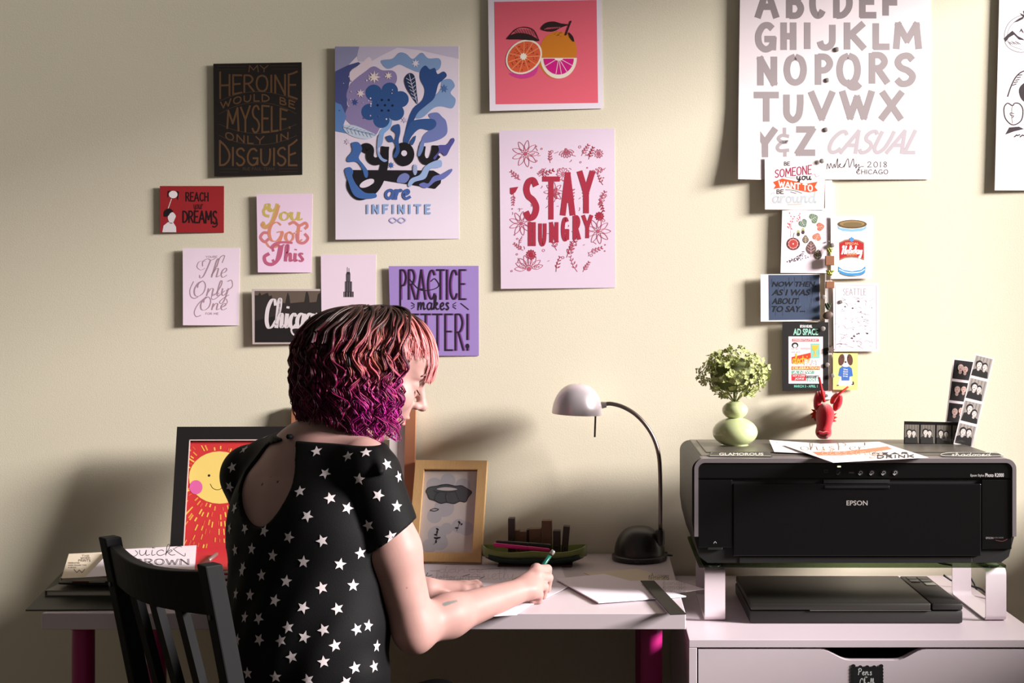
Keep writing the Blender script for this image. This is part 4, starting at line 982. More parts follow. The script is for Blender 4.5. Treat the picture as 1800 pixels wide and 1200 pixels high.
# ------------------------------------------------------------------ framed pictures leaning on the desk
class Plane:
    """a leaning rectangle given by lower-left, lower-right and upper-left world points"""
    def __init__(s, bl, br, tl):
        s.o = Vector(bl); s.u = (Vector(br) - s.o); s.v = (Vector(tl) - s.o)
        s.w, s.h = s.u.length, s.v.length; s.u.normalize(); s.v = (s.v - s.u * s.v.dot(s.u)).normalized()
        s.n = s.u.cross(s.v).normalized()       # towards the viewer
        if s.n.y > 0: s.n = -s.n
    def P(s, a, b, c=0): return s.o + s.u * a + s.v * b + s.n * c
    def raise_(s, depth): s.o = s.o + Vector((0, 0, depth * abs(s.n.z) + .0004)); return s
def frame(t, pl, bw, depth, m, inset=.004, edge=None, edge_m=None):
    w, h = pl.w, pl.h
    pieces = [[(0, 0), (w, 0), (w - bw, bw), (bw, bw)], [(w, 0), (w, h), (w - bw, h - bw), (w - bw, bw)], [(w, h), (0, h), (bw, h - bw), (w - bw, h - bw)], [(0, h), (0, 0), (bw, bw), (bw, h - bw)]]
    for q in pieces:
        b = MB(); sl = .004
        front = [pl.P(a, c, 0) for a, c in q]; back = [pl.P(a, c, -depth) for a, c in q]
        b.add(front + back, [(0, 1, 2, 3), (7, 6, 5, 4), (0, 4, 5, 1), (1, 5, 6, 2), (2, 6, 7, 3), (3, 7, 4, 0)])
        r = b.build('frame_rail', m, t)
    MB().add([pl.P(.004, .004, -depth * .6), pl.P(w - .004, .004, -depth * .6), pl.P(w - .004, h - .004, -depth * .6), pl.P(.004, h - .004, -depth * .6)] + [pl.P(.004, .004, -depth), pl.P(w - .004, .004, -depth), pl.P(w - .004, h - .004, -depth), pl.P(.004, h - .004, -depth)],
             [(0, 1, 2, 3), (7, 6, 5, 4), (0, 4, 5, 1), (1, 5, 6, 2), (2, 6, 7, 3), (3, 7, 4, 0)]).build('backing_board', mat((120, 100, 80), .8), t)
    if edge:
        for q in ([(bw, bw), (w - bw, bw), (w - bw, bw + edge), (bw, bw + edge)], [(bw, h - bw - edge), (w - bw, h - bw - edge), (w - bw, h - bw), (bw, h - bw)], [(bw, bw), (bw + edge, bw), (bw + edge, h - bw), (bw, h - bw)], [(w - bw - edge, bw), (w - bw, bw), (w - bw, h - bw), (w - bw - edge, h - bw)]):
            MB().prism([pl.P(a, c, -.0005) for a, c in q], pl.n * .001).build('inner_lip', edge_m, t)

# sun picture
bl = D(297, 992, .7302); bl.y = min(bl.y, -.15); bl = Vector(((297 - VX) * (DW + bl.y) / FPX, bl.y, .7302))
tl = W(299, 753, DW - .095); br = bl + Vector(((500 - 298) * 2.75 / FPX, 0.006, 0))
pl = Plane(bl, br, tl).raise_(.018)
sun = thing('framed_picture', (bl.x + .13, bl.y, .7302), 'black framed picture of a smiling yellow sun on red', 'picture')
frame(sun, pl, .029, .018, mat((26, 23, 23), .45, name='black_frame'), edge=.0022, edge_m=mat((214, 190, 184), .6))
S = Sheet('picture_print', None, None, [(318, 776), (482, 774), (482, 968), (318, 968)], (198, 50, 52), (pl.P(0, 0, -.006), pl.n), .0005, root=sun)
S.ell('printed_sun', (230, 202, 112), 386, 839, 54, 46, 2)
S.ell('printed_cheek', (214, 98, 158), 344.5, 856, 11.5, 12.5, 3)
S.ell('printed_eye', (34, 24, 22), 367.5, 835.5, 2.2, layer=3, n=12); S.ell('printed_eye', (34, 24, 22), 389.5, 831, 2.2, layer=3, n=12)
S.stroke('printed_smile', (44, 30, 24), [(369.5, 850), (374, 857.5), (382, 860.5), (390, 857), (394, 843)], 1.0, 3)
rr_ = random.Random(3)
for ring in range(9):
    n = 52 + ring * 13
    for i in range(n):
        a = 2 * math.pi * (i + rr_.uniform(-.3, .3)) / n; r0 = 1.06 + ring * .30 + rr_.uniform(-.05, .08)
        L = rr_.uniform(.12, .24); ca, sa = math.cos(a), math.sin(a)
        x0, y0, x1, y1 = 386 + 54 * r0 * ca, 839 + 46 * r0 * sa, 386 + 54 * (r0 + L) * ca, 839 + 46 * (r0 + L) * sa
        if min(x0, x1) < 322 or max(x0, x1) > 476 or min(y0, y1) < 779 or max(y0, y1) > 964 or rr_.random() < .22: continue
        S.stroke('sun_ray', rr_.choice([(232, 186, 84), (232, 186, 84), (226, 150, 70), (214, 88, 62)]), [(x0, y0), (x1, y1)], rr_.uniform(1.8, 2.8), 2, smooth=False)
S.build()

# copper framed picture behind the person
bl = W(505, 982, DW - .062); bl.z = .7302
tl = W(508, 713, DW - .0225); br = bl + Vector(((728 - 507) * 2.82 / FPX, -.002, 0))
pl = Plane(bl, br, tl).raise_(.016)
cop = thing('framed_picture', (bl.x + .14, bl.y, .7302), 'copper coloured framed picture leaning on wall behind the seated person', 'picture')
frame(cop, pl, .0235, .016, mat((186, 124, 92), .35, .35, noise=.1, nscale=30, name='copper_frame'))
MB().prism([pl.P(a, c, -.008) for a, c in ((.02, .02), (pl.w - .02, .02), (pl.w - .02, pl.h - .02), (.02, pl.h - .02))], -pl.n * .001).build('picture_mount', mat((226, 216, 214), .6), cop)
MB().prism([pl.P(a, c, -.0065) for a, c in ((.06, .08), (pl.w - .06, .08), (pl.w - .06, pl.h - .08), (.06, pl.h - .08))], -pl.n * .001).build('picture_print', mat((96, 84, 70), .6, noise=.3, nscale=40), cop)

# pale wooden frame with the cloud drawing
bl = W(716, 984, 2.745); br = W(845, 988.5, 2.732); tl = W(728, 813, 2.826)
bl.z = br.z = .7308
pl = Plane(bl, br, tl).raise_(.017)
wood_m = mat((206, 164, 112), .5, grain=(14, 2, 2), nscale=30, noise=.14, name='pale_wood')
cl = thing('framed_picture', ((bl.x + br.x) / 2, (bl.y + br.y) / 2, .7303), 'pale wooden frame with grey raincloud drawing beside the pencil tray', 'picture')
frame(cl, pl, .0205, .017, wood_m)
S = Sheet('picture_print', None, None, [(738, 828), (844, 828), (832, 975), (726, 975)], (222, 208, 204), (pl.P(0, 0, -.009), pl.n), .0005, root=cl)
t11 = (690, 790, 390 / 1800)
S.tf = t11
for x, y, r in ((340, 290, 65), (450, 250, 60), (570, 290, 60), (600, 640, 60), (420, 470, 80), (340, 540, 60), (360, 690, 75), (380, 750, 70), (540, 620, 60), (440, 640, 50), (300, 780, 60)):
    S.ell('printed_blob', (196, 190, 196), x, y, r, r * .95, 1)
S.ell('printed_blob', (226, 212, 200), 560, 400, 70, 60, 1.5)
cloud = [(272, 335), (300, 305), (360, 295), (400, 285), (450, 282), (510, 295), (560, 292), (610, 320), (642, 345), (615, 385), (590, 425), (545, 420), (500, 438), (440, 428), (390, 436), (340, 412), (300, 400), (285, 365)]
S.poly('printed_cloud', (86, 88, 92), cloud, 3, True)
S.stroke('cloud_outline', (44, 44, 48), cloud, 1.3, 4, closed=True)
S.poly('printed_cloud_top', (216, 204, 204), [(358, 318), (420, 305), (490, 310), (525, 322), (470, 332), (400, 330)], 4, True)
for q in ([(340, 410), (350, 370), (375, 345)], [(440, 428), (430, 380), (440, 350)], [(545, 420), (525, 380), (510, 340)], [(330, 330), (360, 345), (400, 340), (460, 345), (510, 335)]): S.stroke('cloud_outline', (56, 56, 60), q, 1.0, 4)
S.stroke('printed_ring', (46, 44, 48), [(306, 492), (338, 478), (374, 484), (345, 498)], 1.3, 4, closed=True)
for x, y, a, L in ((365, 645, 40, 14), (362, 668, 100, 16), (350, 690, 10, 14), (372, 715, 170, 20), (352, 718, 20, 18), (353, 745, 90, 14), (543, 590, 60, 14), (560, 605, 130, 10), (522, 635, 5, 16)):
    S.ell('printed_leaf', (30, 30, 34), x, y, L, 7, 4, a, 10)
S.stroke('printed_stem', (60, 60, 64), [(330, 772), (352, 745), (362, 690), (366, 640)], .7, 4); S.stroke('printed_stem', (60, 60, 64), [(520, 660), (535, 620), (545, 590)], .7, 4)
S.build()
MB().prism([pl.P(a, c, -.0075) for a, c in ((.018, .018), (pl.w - .018, .018), (pl.w - .018, pl.h - .018), (.018, pl.h - .018))], pl.n * .001).build('glass_pane', glass((250, 250, 250), name='clear_glass'), cl)

# ------------------------------------------------------------------ desk lamp
lc = Vector(((1124 - VX) * 2.80 / FPX, -.078, .7302))
lamp = thing('desk_lamp', lc, 'silver domed desk lamp with curved arm and black round base', 'lamp')
blk = mat((38, 34, 35), .32, spec=.5, name='black_plastic')
brs = mat((176, 164, 162), .3, .85, name='brushed_steel')
prof = [(.0605, 0), (.0625, .004), (.0625, .011), (.058, .014)] + [(.0565 * math.cos(a) ** .8 + .0005, .014 + .062 * math.sin(a)) for a in [i * math.pi / 2 / 12 for i in range(12)]] + [(.002, .0762)]
MB().lathe(prof, lc, 40).build('base', blk, lamp, smooth=True, autosmooth=40)
sx = (1160 - VX) * 2.78 / FPX; ys = -.10
MB().lathe([(.0105, 0), (.0105, .03), (.008, .034)], (sx, ys, W(0, 957, 2.78).z), 20).build('stem_socket', blk, lamp, smooth=True, autosmooth=40)
pts = [(1161, 930), (1161, 880), (1160.5, 835), (1158, 800), (1150, 772), (1136, 748), (1117, 728), (1095, 715), (1075, 709.5), (1062, 710)]
pp = catmull([tuple(W(x, y, DW + ys)) for x, y in pts], seg=5)
MB().tube(pp, .0047, 14).build('curved_arm', mat((120, 108, 104), .3, .9), lamp, smooth=True)
hc = W(1014.5, 727, DW + ys)      # middle of the shade's mouth
R_sh = Matrix.Rotation(math.radians(2.5), 3, 'Y')
k = (DW + ys) / FPX
prof = []
for i in range(15):
    a = math.pi / 2 * i / 14
    prof.append((max(.0008, 44.5 * k * math.cos(a) ** .82), 53 * k * math.sin(a) ** 1.05))
inner = [(max(.0006, r - .0016), z - .0012) for r, z in prof]
shade = MB().lathe(prof + inner[::-1], hc, 44, R_sh, capb=False, capt=False).build('lamp_shade', mat((212, 200, 206), .34, .45, name='satin_silver'), lamp, smooth=True)
MB().tube([W(1056, 712, DW + ys), W(1066, 711, DW + ys)], [.0085, .0065], 16).build('shade_collar', brs, lamp, smooth=True, autosmooth=40)
MB().tube([W(1047, 724, DW + ys - .01), W(1045.5, 768, DW + ys - .01)], .0022, 10).build('swivel_handle', mat((70, 60, 58), .3, .8), lamp)
MB().lathe([(.011, 0), (.013, .01), (.013, .034), (.009, .04)], hc + Vector((0, 0, .008)), 20).build('bulb', mat((228, 224, 214), .3), lamp, smooth=True, label='unlit frosted bulb')
MB().box(lc.x - .012, lc.x - .002, lc.y - .066, lc.y - .055, .735, .742, .001).build('switch', mat((60, 56, 56), .4), lamp)
cab_pts = catmull([(lc.x + .055, lc.y + .02, .737), (lc.x + .075, -.055, .735), (.135, -.02, .733), (.148, -.008, .733)], seg=6)
MB().tube(cab_pts, .0022, 8).build('power_cord', blk, lamp, smooth=True)

# ------------------------------------------------------------------ felt pencil tray with pens and wooden type
ty = -.135; dT = DW + ty
x0, x1 = W(849, 0, dT).x, W(1030, 0, dT).x
tray = thing('pencil_tray', ((x0 + x1) / 2, ty, .7302), 'boat shaped green felt pencil tray with dark underside', 'tray')
def boat(z_off, wid, zmul, ybase):
    v = []; f = []; N = 24; Mx = 12
    for i in range(N + 1):
        t = i / N; x = x0 + (x1 - x0) * t
        e = abs(2 * t - 1)
        hw = wid * math.sqrt(max(0.0, 1 - e ** 2.6)) + .0012
        rise = .016 * e ** 3
        for j in range(Mx + 1):
            a = -math.pi / 2 + math.pi * j / Mx
            # shallow U cross-section, the rim leaning outwards
            yy = hw * math.sin(a); zz = (1 - math.cos(a)) ** 1.0
            v.append((x, ty + yy, .7305 + z_off + rise + zmul * (.004 + .026 * (abs(math.sin(a)) ** 2.2) * (1 - .35 * e))))
    for i in range(N):
        for j in range(Mx):
            a = i * (Mx + 1) + j; f.append((a, a + 1, a + Mx + 2, a + Mx + 1))
    return v, f
v, f = boat(.0, .050, 1.3, ty)
under = [(p[0], p[1], p[2] - .0045) for p in v]; n = len(v)
felt = mat((124, 134, 66), .95, spec=.1, bump=.5, bscale=900, sheen=.4, name='green_felt')
ob = mesh('felt_lining', v, f, felt, tray, smooth=True)
mod = ob.modifiers.new('thick', 'SOLIDIFY'); mod.thickness = .003; mod.offset = 1
v2, f2 = boat(-.0005, .0485, .85, ty)
ob = mesh('outer_shell', [(p[0] * .94 + (x0 + x1) / 2 * .06, p[1], max(p[2] - .003, .7303)) for p in v2], f2, mat((36, 58, 52), .8, noise=.3, nscale=20), tray, smooth=True)
mod = ob.modifiers.new('thick', 'SOLIDIFY'); mod.thickness = .002; mod.offset = 1
MB().box(x0 + .035, x1 - .03, ty - .034, ty + .03, .7303, .7342, .0015).build('base_strip', mat((66, 26, 26), .8), tray)
def pen(name, a, b, r, c, label, capc, group='pens in the tray'):
    a, b = Vector(a), Vector(b); d = (b - a).normalized(); L = (b - a).length
    t = thing(name, (a + b) / 2, label, 'pen')
    MB().tube([a, a + d * .002, a + d * (L * .6), a + d * (L * .6 + .0005)], [r * .8, r, r, r * .95], 12).build('barrel', mat(c, .35), t, smooth=True, autosmooth=40)
    MB().tube([a + d * (L * .6 + .001), b - d * .003, b], [r * 1.08, r * 1.05, r * .7], 12).build('cap', mat(capc, .35), t, smooth=True, autosmooth=40)
    return t
yp = ty - .024
pen('marker_pen', W(872, 953, DW + yp + .004), W(968, 960, DW + yp + .004), .0055, (24, 21, 22), 'black marker pen lying in the green felt tray', (20, 18, 19))
pen('fineliner_pen', W(868, 957, DW + yp - .012), W(966, 967, DW + yp - .012), .0045, (212, 10, 118), 'bright pink pen lying in the green felt tray', (206, 10, 112))
# seven blocks of wooden printing type, mirrored letters
WT = 'blocks of wooden type in the pencil tray'
tw = (108, 74, 52)
dk = (58, 40, 36)
for ch, xa, xb, yt, dd, face, lb in (('l', 893, 904.5, 911, .0, 'L', 'tall narrow wooden type block at the end of the row'), ('a', 900, 913, 932, .004, 'A', 'short wooden type block with a carved letter a'), ('n', 913, 926, 934, .004, 'N', 'short wooden type block with a carved letter n'),
                             ('o', 925.5, 929.8, 931, .008, 'I', 'slim dark wooden spacer block between two carved letters'), ('n', 930, 951, 929.5, .0, 'N', 'wide dark topped wooden type block with raised letter n'), ('f', 952, 970, 915, -.002, 'F', 'tall wooden type block with a raised letter f'), ('e', 972, 985, 933, .0, 'E', 'small slanting wooden type block with a round letter e'), ('r', 985.5, 997, 924.5, .0, 'R', 'outermost wooden type block of the row, leaning right')):
    yb = ty + .012 + dd; d = DW + yb
    c0, c1 = W(xa, 957, d), W(xb, 957, d); zt_ = W(0, yt, d).z
    zb_ = .7435
    t = thing('type_block', ((c0.x + c1.x) / 2, yb + .011, zb_), lb, 'block', WT)
    M = None
    if ch in 'r': M = Matrix.Translation(Vector((c0.x, yb, zb_))) @ Matrix.Rotation(math.radians(5), 4, 'Y') @ Matrix.Translation(-Vector((c0.x, yb, zb_)))
    MB().box(c0.x, c1.x, yb, yb + .024, zb_, zt_, .0007, 1, M).build('block_body', mat(tw if ch in 'afn' else dk, .6, grain=(2, 2, 14), nscale=60, noise=.25), t)
    # letter standing proud of the face, mirror image
    st_, wid = lay(face, CAPS); bb = MB(); h_ = min(zt_ - zb_ - .004, .024); x_a, x_b = c0.x + .0025, c1.x - .0025
    if x_b - x_a > .003:
        for kd, ptsl, wi_ in st_:
            P3 = [Vector((x_b - (x_b - x_a) * a / wid, yb - .0008, zb_ + .002 + h_ * b_)) for a, b_ in ptsl]
            if M is not None: P3 = [(M @ p.to_4d()).to_3d() for p in P3]
            bb.tube(P3, .0012, 6)
        bb.build('raised_letter', mat((132, 92, 66) if ch in 'afn' else (84, 62, 52), .5), t)

# ------------------------------------------------------------------ papers on the desk
def desksheet(name, label, corners, color, z, thick=.0006, cat='paper', group=None, tf=None, bend=None, n=(0, 0, 1)):
    return Sheet(name, label, cat, corners, color, (Vector((0, -.3, z)), n), thick, group, tf=tf, bend=bend)
LP = 'papers on the desk'
PENCIL = (186, 174, 188)
S = desksheet('lettering_sheet', 'large white practice sheet with pencil lettering under both hands', [(728, 990), (985, 991), (1000, 1033), (690, 1046)], (228, 216, 228), .7312, group=LP)
for q, w_ in (([(752, 1006), (749, 1012)], 1.6), ([(741, 1016), (760, 1010)], 1.4), ([(746, 1018), (762, 1014)], 1.2), ([(813, 1013), (826, 1009)], 1.6), ([(844, 1016), (852, 1013)], 1.6), ([(756, 1003), (774, 1003)], .7), ([(770, 1014), (800, 1014)], .7), ([(768, 1020), (815, 1017)], .7), ([(824, 1001), (850, 1000), (880, 999)], .7), ([(822, 1014), (845, 1013)], .7)):
    S.stroke('pencil_line', (128, 116, 130), q, w_)
S.letters('pencil_line', PENCIL, 'lettering', (766, 1002, 826, 1022), .8, font=SCRIPT, gap=.02)
S.letters('pencil_line', PENCIL, 'quietly', (828, 998, 905, 1018), .7, font=SCRIPT, gap=.02)
S.letters('pencil_line', PENCIL, 'dance', (770, 994, 850, 1006), .6, font=SCRIPT, gap=.02)
S.build()
def sag(u, w): return -.010 * max(0, w - .72) ** 1.3
S = desksheet('guard_sheet', 'small blank white sheet under the writing hand at desk edge', [(918, 1033), (1001, 1030), (936, 1062), (858, 1068)], (232, 220, 230), .7324, group=LP); S.build()
S = desksheet('guard_sheet', 'blank white sheet curling slightly over the front desk edge', [(850, 1062), (960, 1043), (908, 1080), (846, 1084)], (236, 224, 232), .7332, group=LP); S.build()
S = desksheet('envelope', 'cream envelope with grey handwriting below the desk lamp', [(1026, 1006), (1121, 999), (1186, 1019), (1090, 1032)], (214, 198, 178), .7312, group=LP)
for y in (1011, 1015): S.letters('pencil_line', (116, 104, 96), 'chicago' if y < 1013 else 'lettering', (1140, y - 4, 1176, y + 3), .7, font=SCRIPT, gap=.02)
S.build()
S = desksheet('paper_sheet', 'white pointed sheet with faint writing poking past the desk end', [(1086, 1021), (1186, 1019), (1239.5, 1035), (1140, 1048)], (234, 222, 230), .7326, group=LP)
for y in (1024, 1031, 1037): S.letters('pencil_line', (190, 178, 188), 'handle', (1165, y - 5, 1206, y + 3), .6, font=SCRIPT, gap=.02)
S.build()
S = desksheet('paper_sheet', 'large blank white card resting near the right desk corner', [(977, 1016.5), (1062, 1008), (1206, 1047), (1052, 1058)], (236, 224, 236), .7352, .0022, group=LP, n=(0.012, -.0, 1)); S.build()
S = desksheet('dark_ruler', 'glossy dark strip ruler lying over the white card', [(1126, 1020), (1150, 1020), (1206, 1078), (1178, 1079)], (36, 32, 25), .7392, .0018, cat='ruler'); S.build()

# ------------------------------------------------------------------ left end of the desk: mat and stacks
A_ = D(45, 1073, .7312); B_ = D(97.5, 1019, .7312); C_ = D(238, 1071.5, .7312)
def quadprism(name, a, b, c, d, thick, m, parent=None, **k):
    return MB().prism([a, b, c, d], (0, 0, thick)).build(name, m, parent, **k)
mA, mB, mC = Vector((A_.x, A_.y, .7302)), Vector((B_.x, B_.y, .7302)), Vector((C_.x, C_.y, .7302))
mB = mA + (mB - mA) * 1.3
quadprism('cutting_mat', mA, mC, mC + (mB - mA) * 1.05, mB, .0028, mat((58, 56, 46), .6, name='dark_mat'), label='dark grey green desk mat overhanging the left desk corner', cat='mat')
def book(name, label, x0, x1, y0, y1, z0, th, cover, rot=0, pages=(222, 208, 196), cat='book', group='books and pads stacked on the desk'):
    cx, cy = (x0 + x1) / 2, (y0 + y1) / 2
    t = thing(name, (cx, cy, z0), label, cat, group)
    M = Matrix.Translation((cx, cy, 0)) @ Matrix.Rotation(math.radians(rot), 4, 'Z') @ Matrix.Translation((-cx, -cy, 0))
    cm = mat(cover, .55)
    c_ = min(.0016, th * .2)
    MB().box(x0 + .003, x1 - .003, y0 + .003, y1 - .003, z0 + c_, z0 + th - c_, 0, 1, M).build('page_block', mat(pages, .8, grain=(1, 1, 40), nscale=60, noise=.08), t)
    MB().box(x0, x1, y0, y1, z0 + th - c_, z0 + th, .0004, 1, M).build('front_cover', cm, t)
    MB().box(x0, x1, y0, y1, z0, z0 + c_, .0004, 1, M).build('back_cover', cm, t)
    MB().box(x0, x0 + .002, y0, y1, z0 + c_, z0 + th - c_, 0, 1, M).build('spine', cm, t)
    return t
book('sketchbook', 'thin grey sketchbook lowest in the stack on the desk mat', -1.085, -.93, -.47, -.20, .7332, .011, (128, 118, 108))
# zip pouch between the books
pouch = thing('zip_pouch', (-.98, -.36, .7443), 'black zip pouch with patterned band between two books', 'pouch')
pb = bmesh.new(); bmesh.ops.create_cube(pb, size=1); bmesh.ops.subdivide_edges(pb, edges=pb.edges[:], cuts=6, use_grid_fill=True)
for v in pb.verts:
    x, y, z = v.co * 2
    q = (1 - abs(x) ** 4 * .6) * (1 - abs(y) ** 4 * .6)
    v.co = Vector((-.975 + x * .092, -.345 + y * .105, .7535 + z * .0088 * q))
MB().bm(pb).build('pouch_body', mat((26, 24, 24), .6), pouch, smooth=True)
for i, (c, a0, a1) in enumerate((((206, 196, 178), 0, .14), ((146, 62, 46), .14, .32), ((216, 206, 190), .32, .5), ((70, 84, 74), .5, .62), ((160, 168, 158), .62, .74), ((206, 196, 178), .74, 1))):
    MB().box(-1.064 + .178 * a0, -1.064 + .178 * a1, -.4525, -.25, .7552, .7635, .0015).build('pattern_band', mat(c, .7), pouch)
nb = book('notebook', 'open topped cream notebook with printed title, on the black pouch', -1.052, -.90, -.478, -.205, .7637, .0075, (222, 206, 184))
S = Sheet('cover_print', None, None, [(121, 973), (183, 970), (186, 1013), (108, 1016)], (224, 209, 188), (Vector((0, -.3, .7718)), (0, 0, 1)), .0003, root=nb)
for txt, x0_, y0_, x1_, y1_, w_ in (('THE', 144, 975, 157, 978, .7), ('WORD', 142, 979, 158, 982, .8), ('PRINTS', 138, 983, 159, 986.5, .9), ('MODERN LETTERS', 120, 988, 140, 990, .4), ('HAND DRAWN TYPE', 120, 992, 152, 994, .4), ('A BOOK', 120, 996, 134, 998, .4)):
    S.letters('cover_lettering', (126, 112, 96), txt, (x0_, y0_, x1_, y1_), w_, gap=.25)
S.letters('cover_lettering', (96, 84, 72), 'W', (130, 1000, 149, 1006), 1.2)
S.build()
# second pile, behind the chair
book('hardback_book', 'grey hardback at the bottom of the pile behind the chair', -.925, -.66, -.46, -.20, .7302, .016, (96, 84, 78))
book('hardback_book', 'maroon hardback in the middle of the pile behind the chair', -.915, -.668, -.455, -.205, .7464, .014, (104, 40, 40))
book('hardback_book', 'dark hardback below the red notebook behind the chair', -.91, -.664, -.45, -.21, .7606, .011, (46, 40, 40))
rn = book('notebook', 'bright red notebook on the pile behind the chair', -.88, -.664, -.452, -.215, .7718, .009, (190, 16, 44))
S = Sheet('lettering_sheet', 'white sheet inked Quick Brown resting on the red notebook', 'paper', [(196, 966), (345.5, 958), (342, 1003), (150, 1014)], (232, 221, 230), (Vector((0, -.3, .7822)), (0, 0, 1)), .0006)
S.letters('ink_lettering', (60, 50, 56), 'uick', (244, 956.5, 308, 976), 1.1, font=SCRIPT, gap=.05)
S.stroke('ink_lettering', (60, 50, 56), [(238, 967), (242, 972), (237, 977), (228, 978)], 1.0); S.stroke('ink_lettering', (60, 50, 56), [(304, 964), (312, 970), (324, 977), (326, 972)], 1.0); S.stroke('ink_lettering', (60, 50, 56), [(306, 964), (314, 960), (320, 961)], .9)
for dx in (0, 2.2): S.letters('ink_lettering', (70, 60, 66), 'BROWN', (236 + dx, 982, 331 + dx, 992), .9, gap=.18)
S.letters('ink_lettering', (110, 100, 106), 'THE', (258, 961, 273, 963), .5, gap=.2)
S.build()
pn = thing('fountain_pen', D(372, 985, .786), 'dark pen lying across the red notebook', 'pen')
a_, b_ = D(350, 998, .7845), D(381, 973, .7845); dd_ = (b_ - a_).normalized()
MB().tube([a_, a_ + dd_ * .01, a_ + (b_ - a_) * .5], [.0022, .0038, .0038], 12).build('barrel', mat((60, 40, 42), .35), pn, smooth=True)
MB().tube([a_ + (b_ - a_) * .5, b_ - dd_ * .004, b_], [.0042, .0042, .003], 12).build('cap', mat((120, 96, 92), .35, .4), pn, smooth=True)

# ------------------------------------------------------------------ chair
cm_ = mat((17, 16, 17), .7, spec=.2, grain=(3, 3, 1), nscale=30, noise=.2, name='black_stained_wood')
PR, PL_ = Vector((-.617, -.93, .0)), Vector((-.873, -.68, .0))      # feet of the two back posts on plan, measured at the top
lat = (PL_ - PR).normalized(); fw = Vector((-lat.y, lat.x, 0)); fw = fw if fw.x > 0 else -fw
mid = (PR + PL_) / 2
chair = thing('dining_chair', (mid.x + fw.x * .28, mid.y + fw.y * .28, 0), 'black stained slat back wooden chair the person sits on', 'chair')
LEAN = .2
def cp(a, b, z):       # a along the backrest, b forwards; the back leans above the seat
    return mid + lat * a + fw * (b + (LEAN * (.875 - z) if z > .43 else LEAN * (.875 - .43) - .10 * (.43 - z))) + Vector((0, 0, z))
HWID = (PL_ - PR).length / 2
def bar(name, a0, a1, b0, b1, zs, parent=chair, wid=None):
    b = MB(); v = []; f = []
    for z in zs:
        v += [cp(a0, b0, z), cp(a1, b0, z), cp(a1, b1, z), cp(a0, b1, z)]
    for i in range(len(zs) - 1):
        for j in range(4):
            f.append((4 * i + j, 4 * i + (j + 1) % 4, 4 * i + 4 + (j + 1) % 4, 4 * i + 4 + j))
    f.append((3, 2, 1, 0)); n = len(zs) * 4; f.append((n - 4, n - 3, n - 2, n - 1))
    o = b.add(v, f).build(name, cm_, parent)
    md = o.modifiers.new('soft', 'BEVEL'); md.width = .0025; md.segments = 2
    return o
for s_ in (-1, 1):
    po = bar('back_post', s_ * HWID - .0145, s_ * HWID + .0145, -.015, .015, [.0003, .22, .43, .65, .885])
    # round screw cover on the post's rear face
    c0 = cp(s_ * HWID, -.016, .80)
    Mr = Matrix(((lat.x, 0, -fw.x), (lat.y, 0, -fw.y), (0, 1, 0)))
    MB().lathe([(.0045, 0), (.0045, .0012), (.003, .0018)], c0, 14, Mr).build('screw_cap', mat((12, 12, 12), .4), po)
# curved top rail
v = []; f = []; N = 14
for i in range(N + 1):
    t = i / N; a = -HWID + .014 + (2 * HWID - .028) * t
    bow = -.024 * math.sin(math.pi * t)           # bows backwards between the posts
    up = .872 - .010 * math.sin(math.pi * t) ; lo_ = .80 - .004 * math.sin(math.pi * t)
    for b_, z in ((-.011 + bow, lo_), (.011 + bow, lo_), (.011 + bow, up), (-.011 + bow, up)): v.append(cp(a, b_, z))
for i in range(N):
    for j in range(4): f.append((4 * i + j, 4 * i + (j + 1) % 4, 4 * i + 4 + (j + 1) % 4, 4 * i + 4 + j))
f += [(3, 2, 1, 0), (4 * N, 4 * N + 1, 4 * N + 2, 4 * N + 3)]
o = MB().add(v, f).build('top_rail', cm_, chair); md = o.modifiers.new('soft', 'BEVEL'); md.width = .003; md.segments = 2
bar('lower_rail', -HWID + .014, HWID - .014, -.012, .012, [.50, .54])
for a in (-.082, 0.0, .082):
    zz = [.54, .62, .70, .802]
    v = []; f = []
    for z in zz:
        bw_ = -.019 * math.sin(math.pi * min(1, (a + HWID) / (2 * HWID))) * (z - .54) / .26
        v += [cp(a - .0125, -.007 + bw_, z), cp(a + .0125, -.007 + bw_, z), cp(a + .0125, .007 + bw_, z), cp(a - .0125, .007 + bw_, z)]
    for i in range(len(zz) - 1):
        for j in range(4): f.append((4 * i + j, 4 * i + (j + 1) % 4, 4 * i + 4 + (j + 1) % 4, 4 * i + 4 + j))
    f += [(3, 2, 1, 0), (12, 13, 14, 15)]
    MB().add(v, f).build('slat', cm_, chair)
def obox(name, a0, a1, b0, b1, z0, z1, parent=chair, bev=.003):
    q = [(a0, b0), (a1, b0), (a1, b1), (a0, b1)]
    P3 = [mid + lat * a + fw * (b + LEAN * .445) + Vector((0, 0, z0)) for a, b in q]
    o = MB().prism(P3, (0, 0, z1 - z0)).build(name, cm_, parent)
    md = o.modifiers.new('soft', 'BEVEL'); md.width = bev; md.segments = 2
    return o
obox('seat', -.205, .205, .0, .40, .435, .455)
for s_ in (-1, 1):
    obox('front_leg', s_ * .175 - .019, s_ * .175 + .019, .345, .383, .0003, .435)
    obox('side_rail', s_ * .175 - .01, s_ * .175 + .01, .021, .345, .385, .434)
obox('front_rail', -.156, .156, .355, .375, .385, .434); obox('back_rail', -.156, .156, -.01, .01, .385, .434)
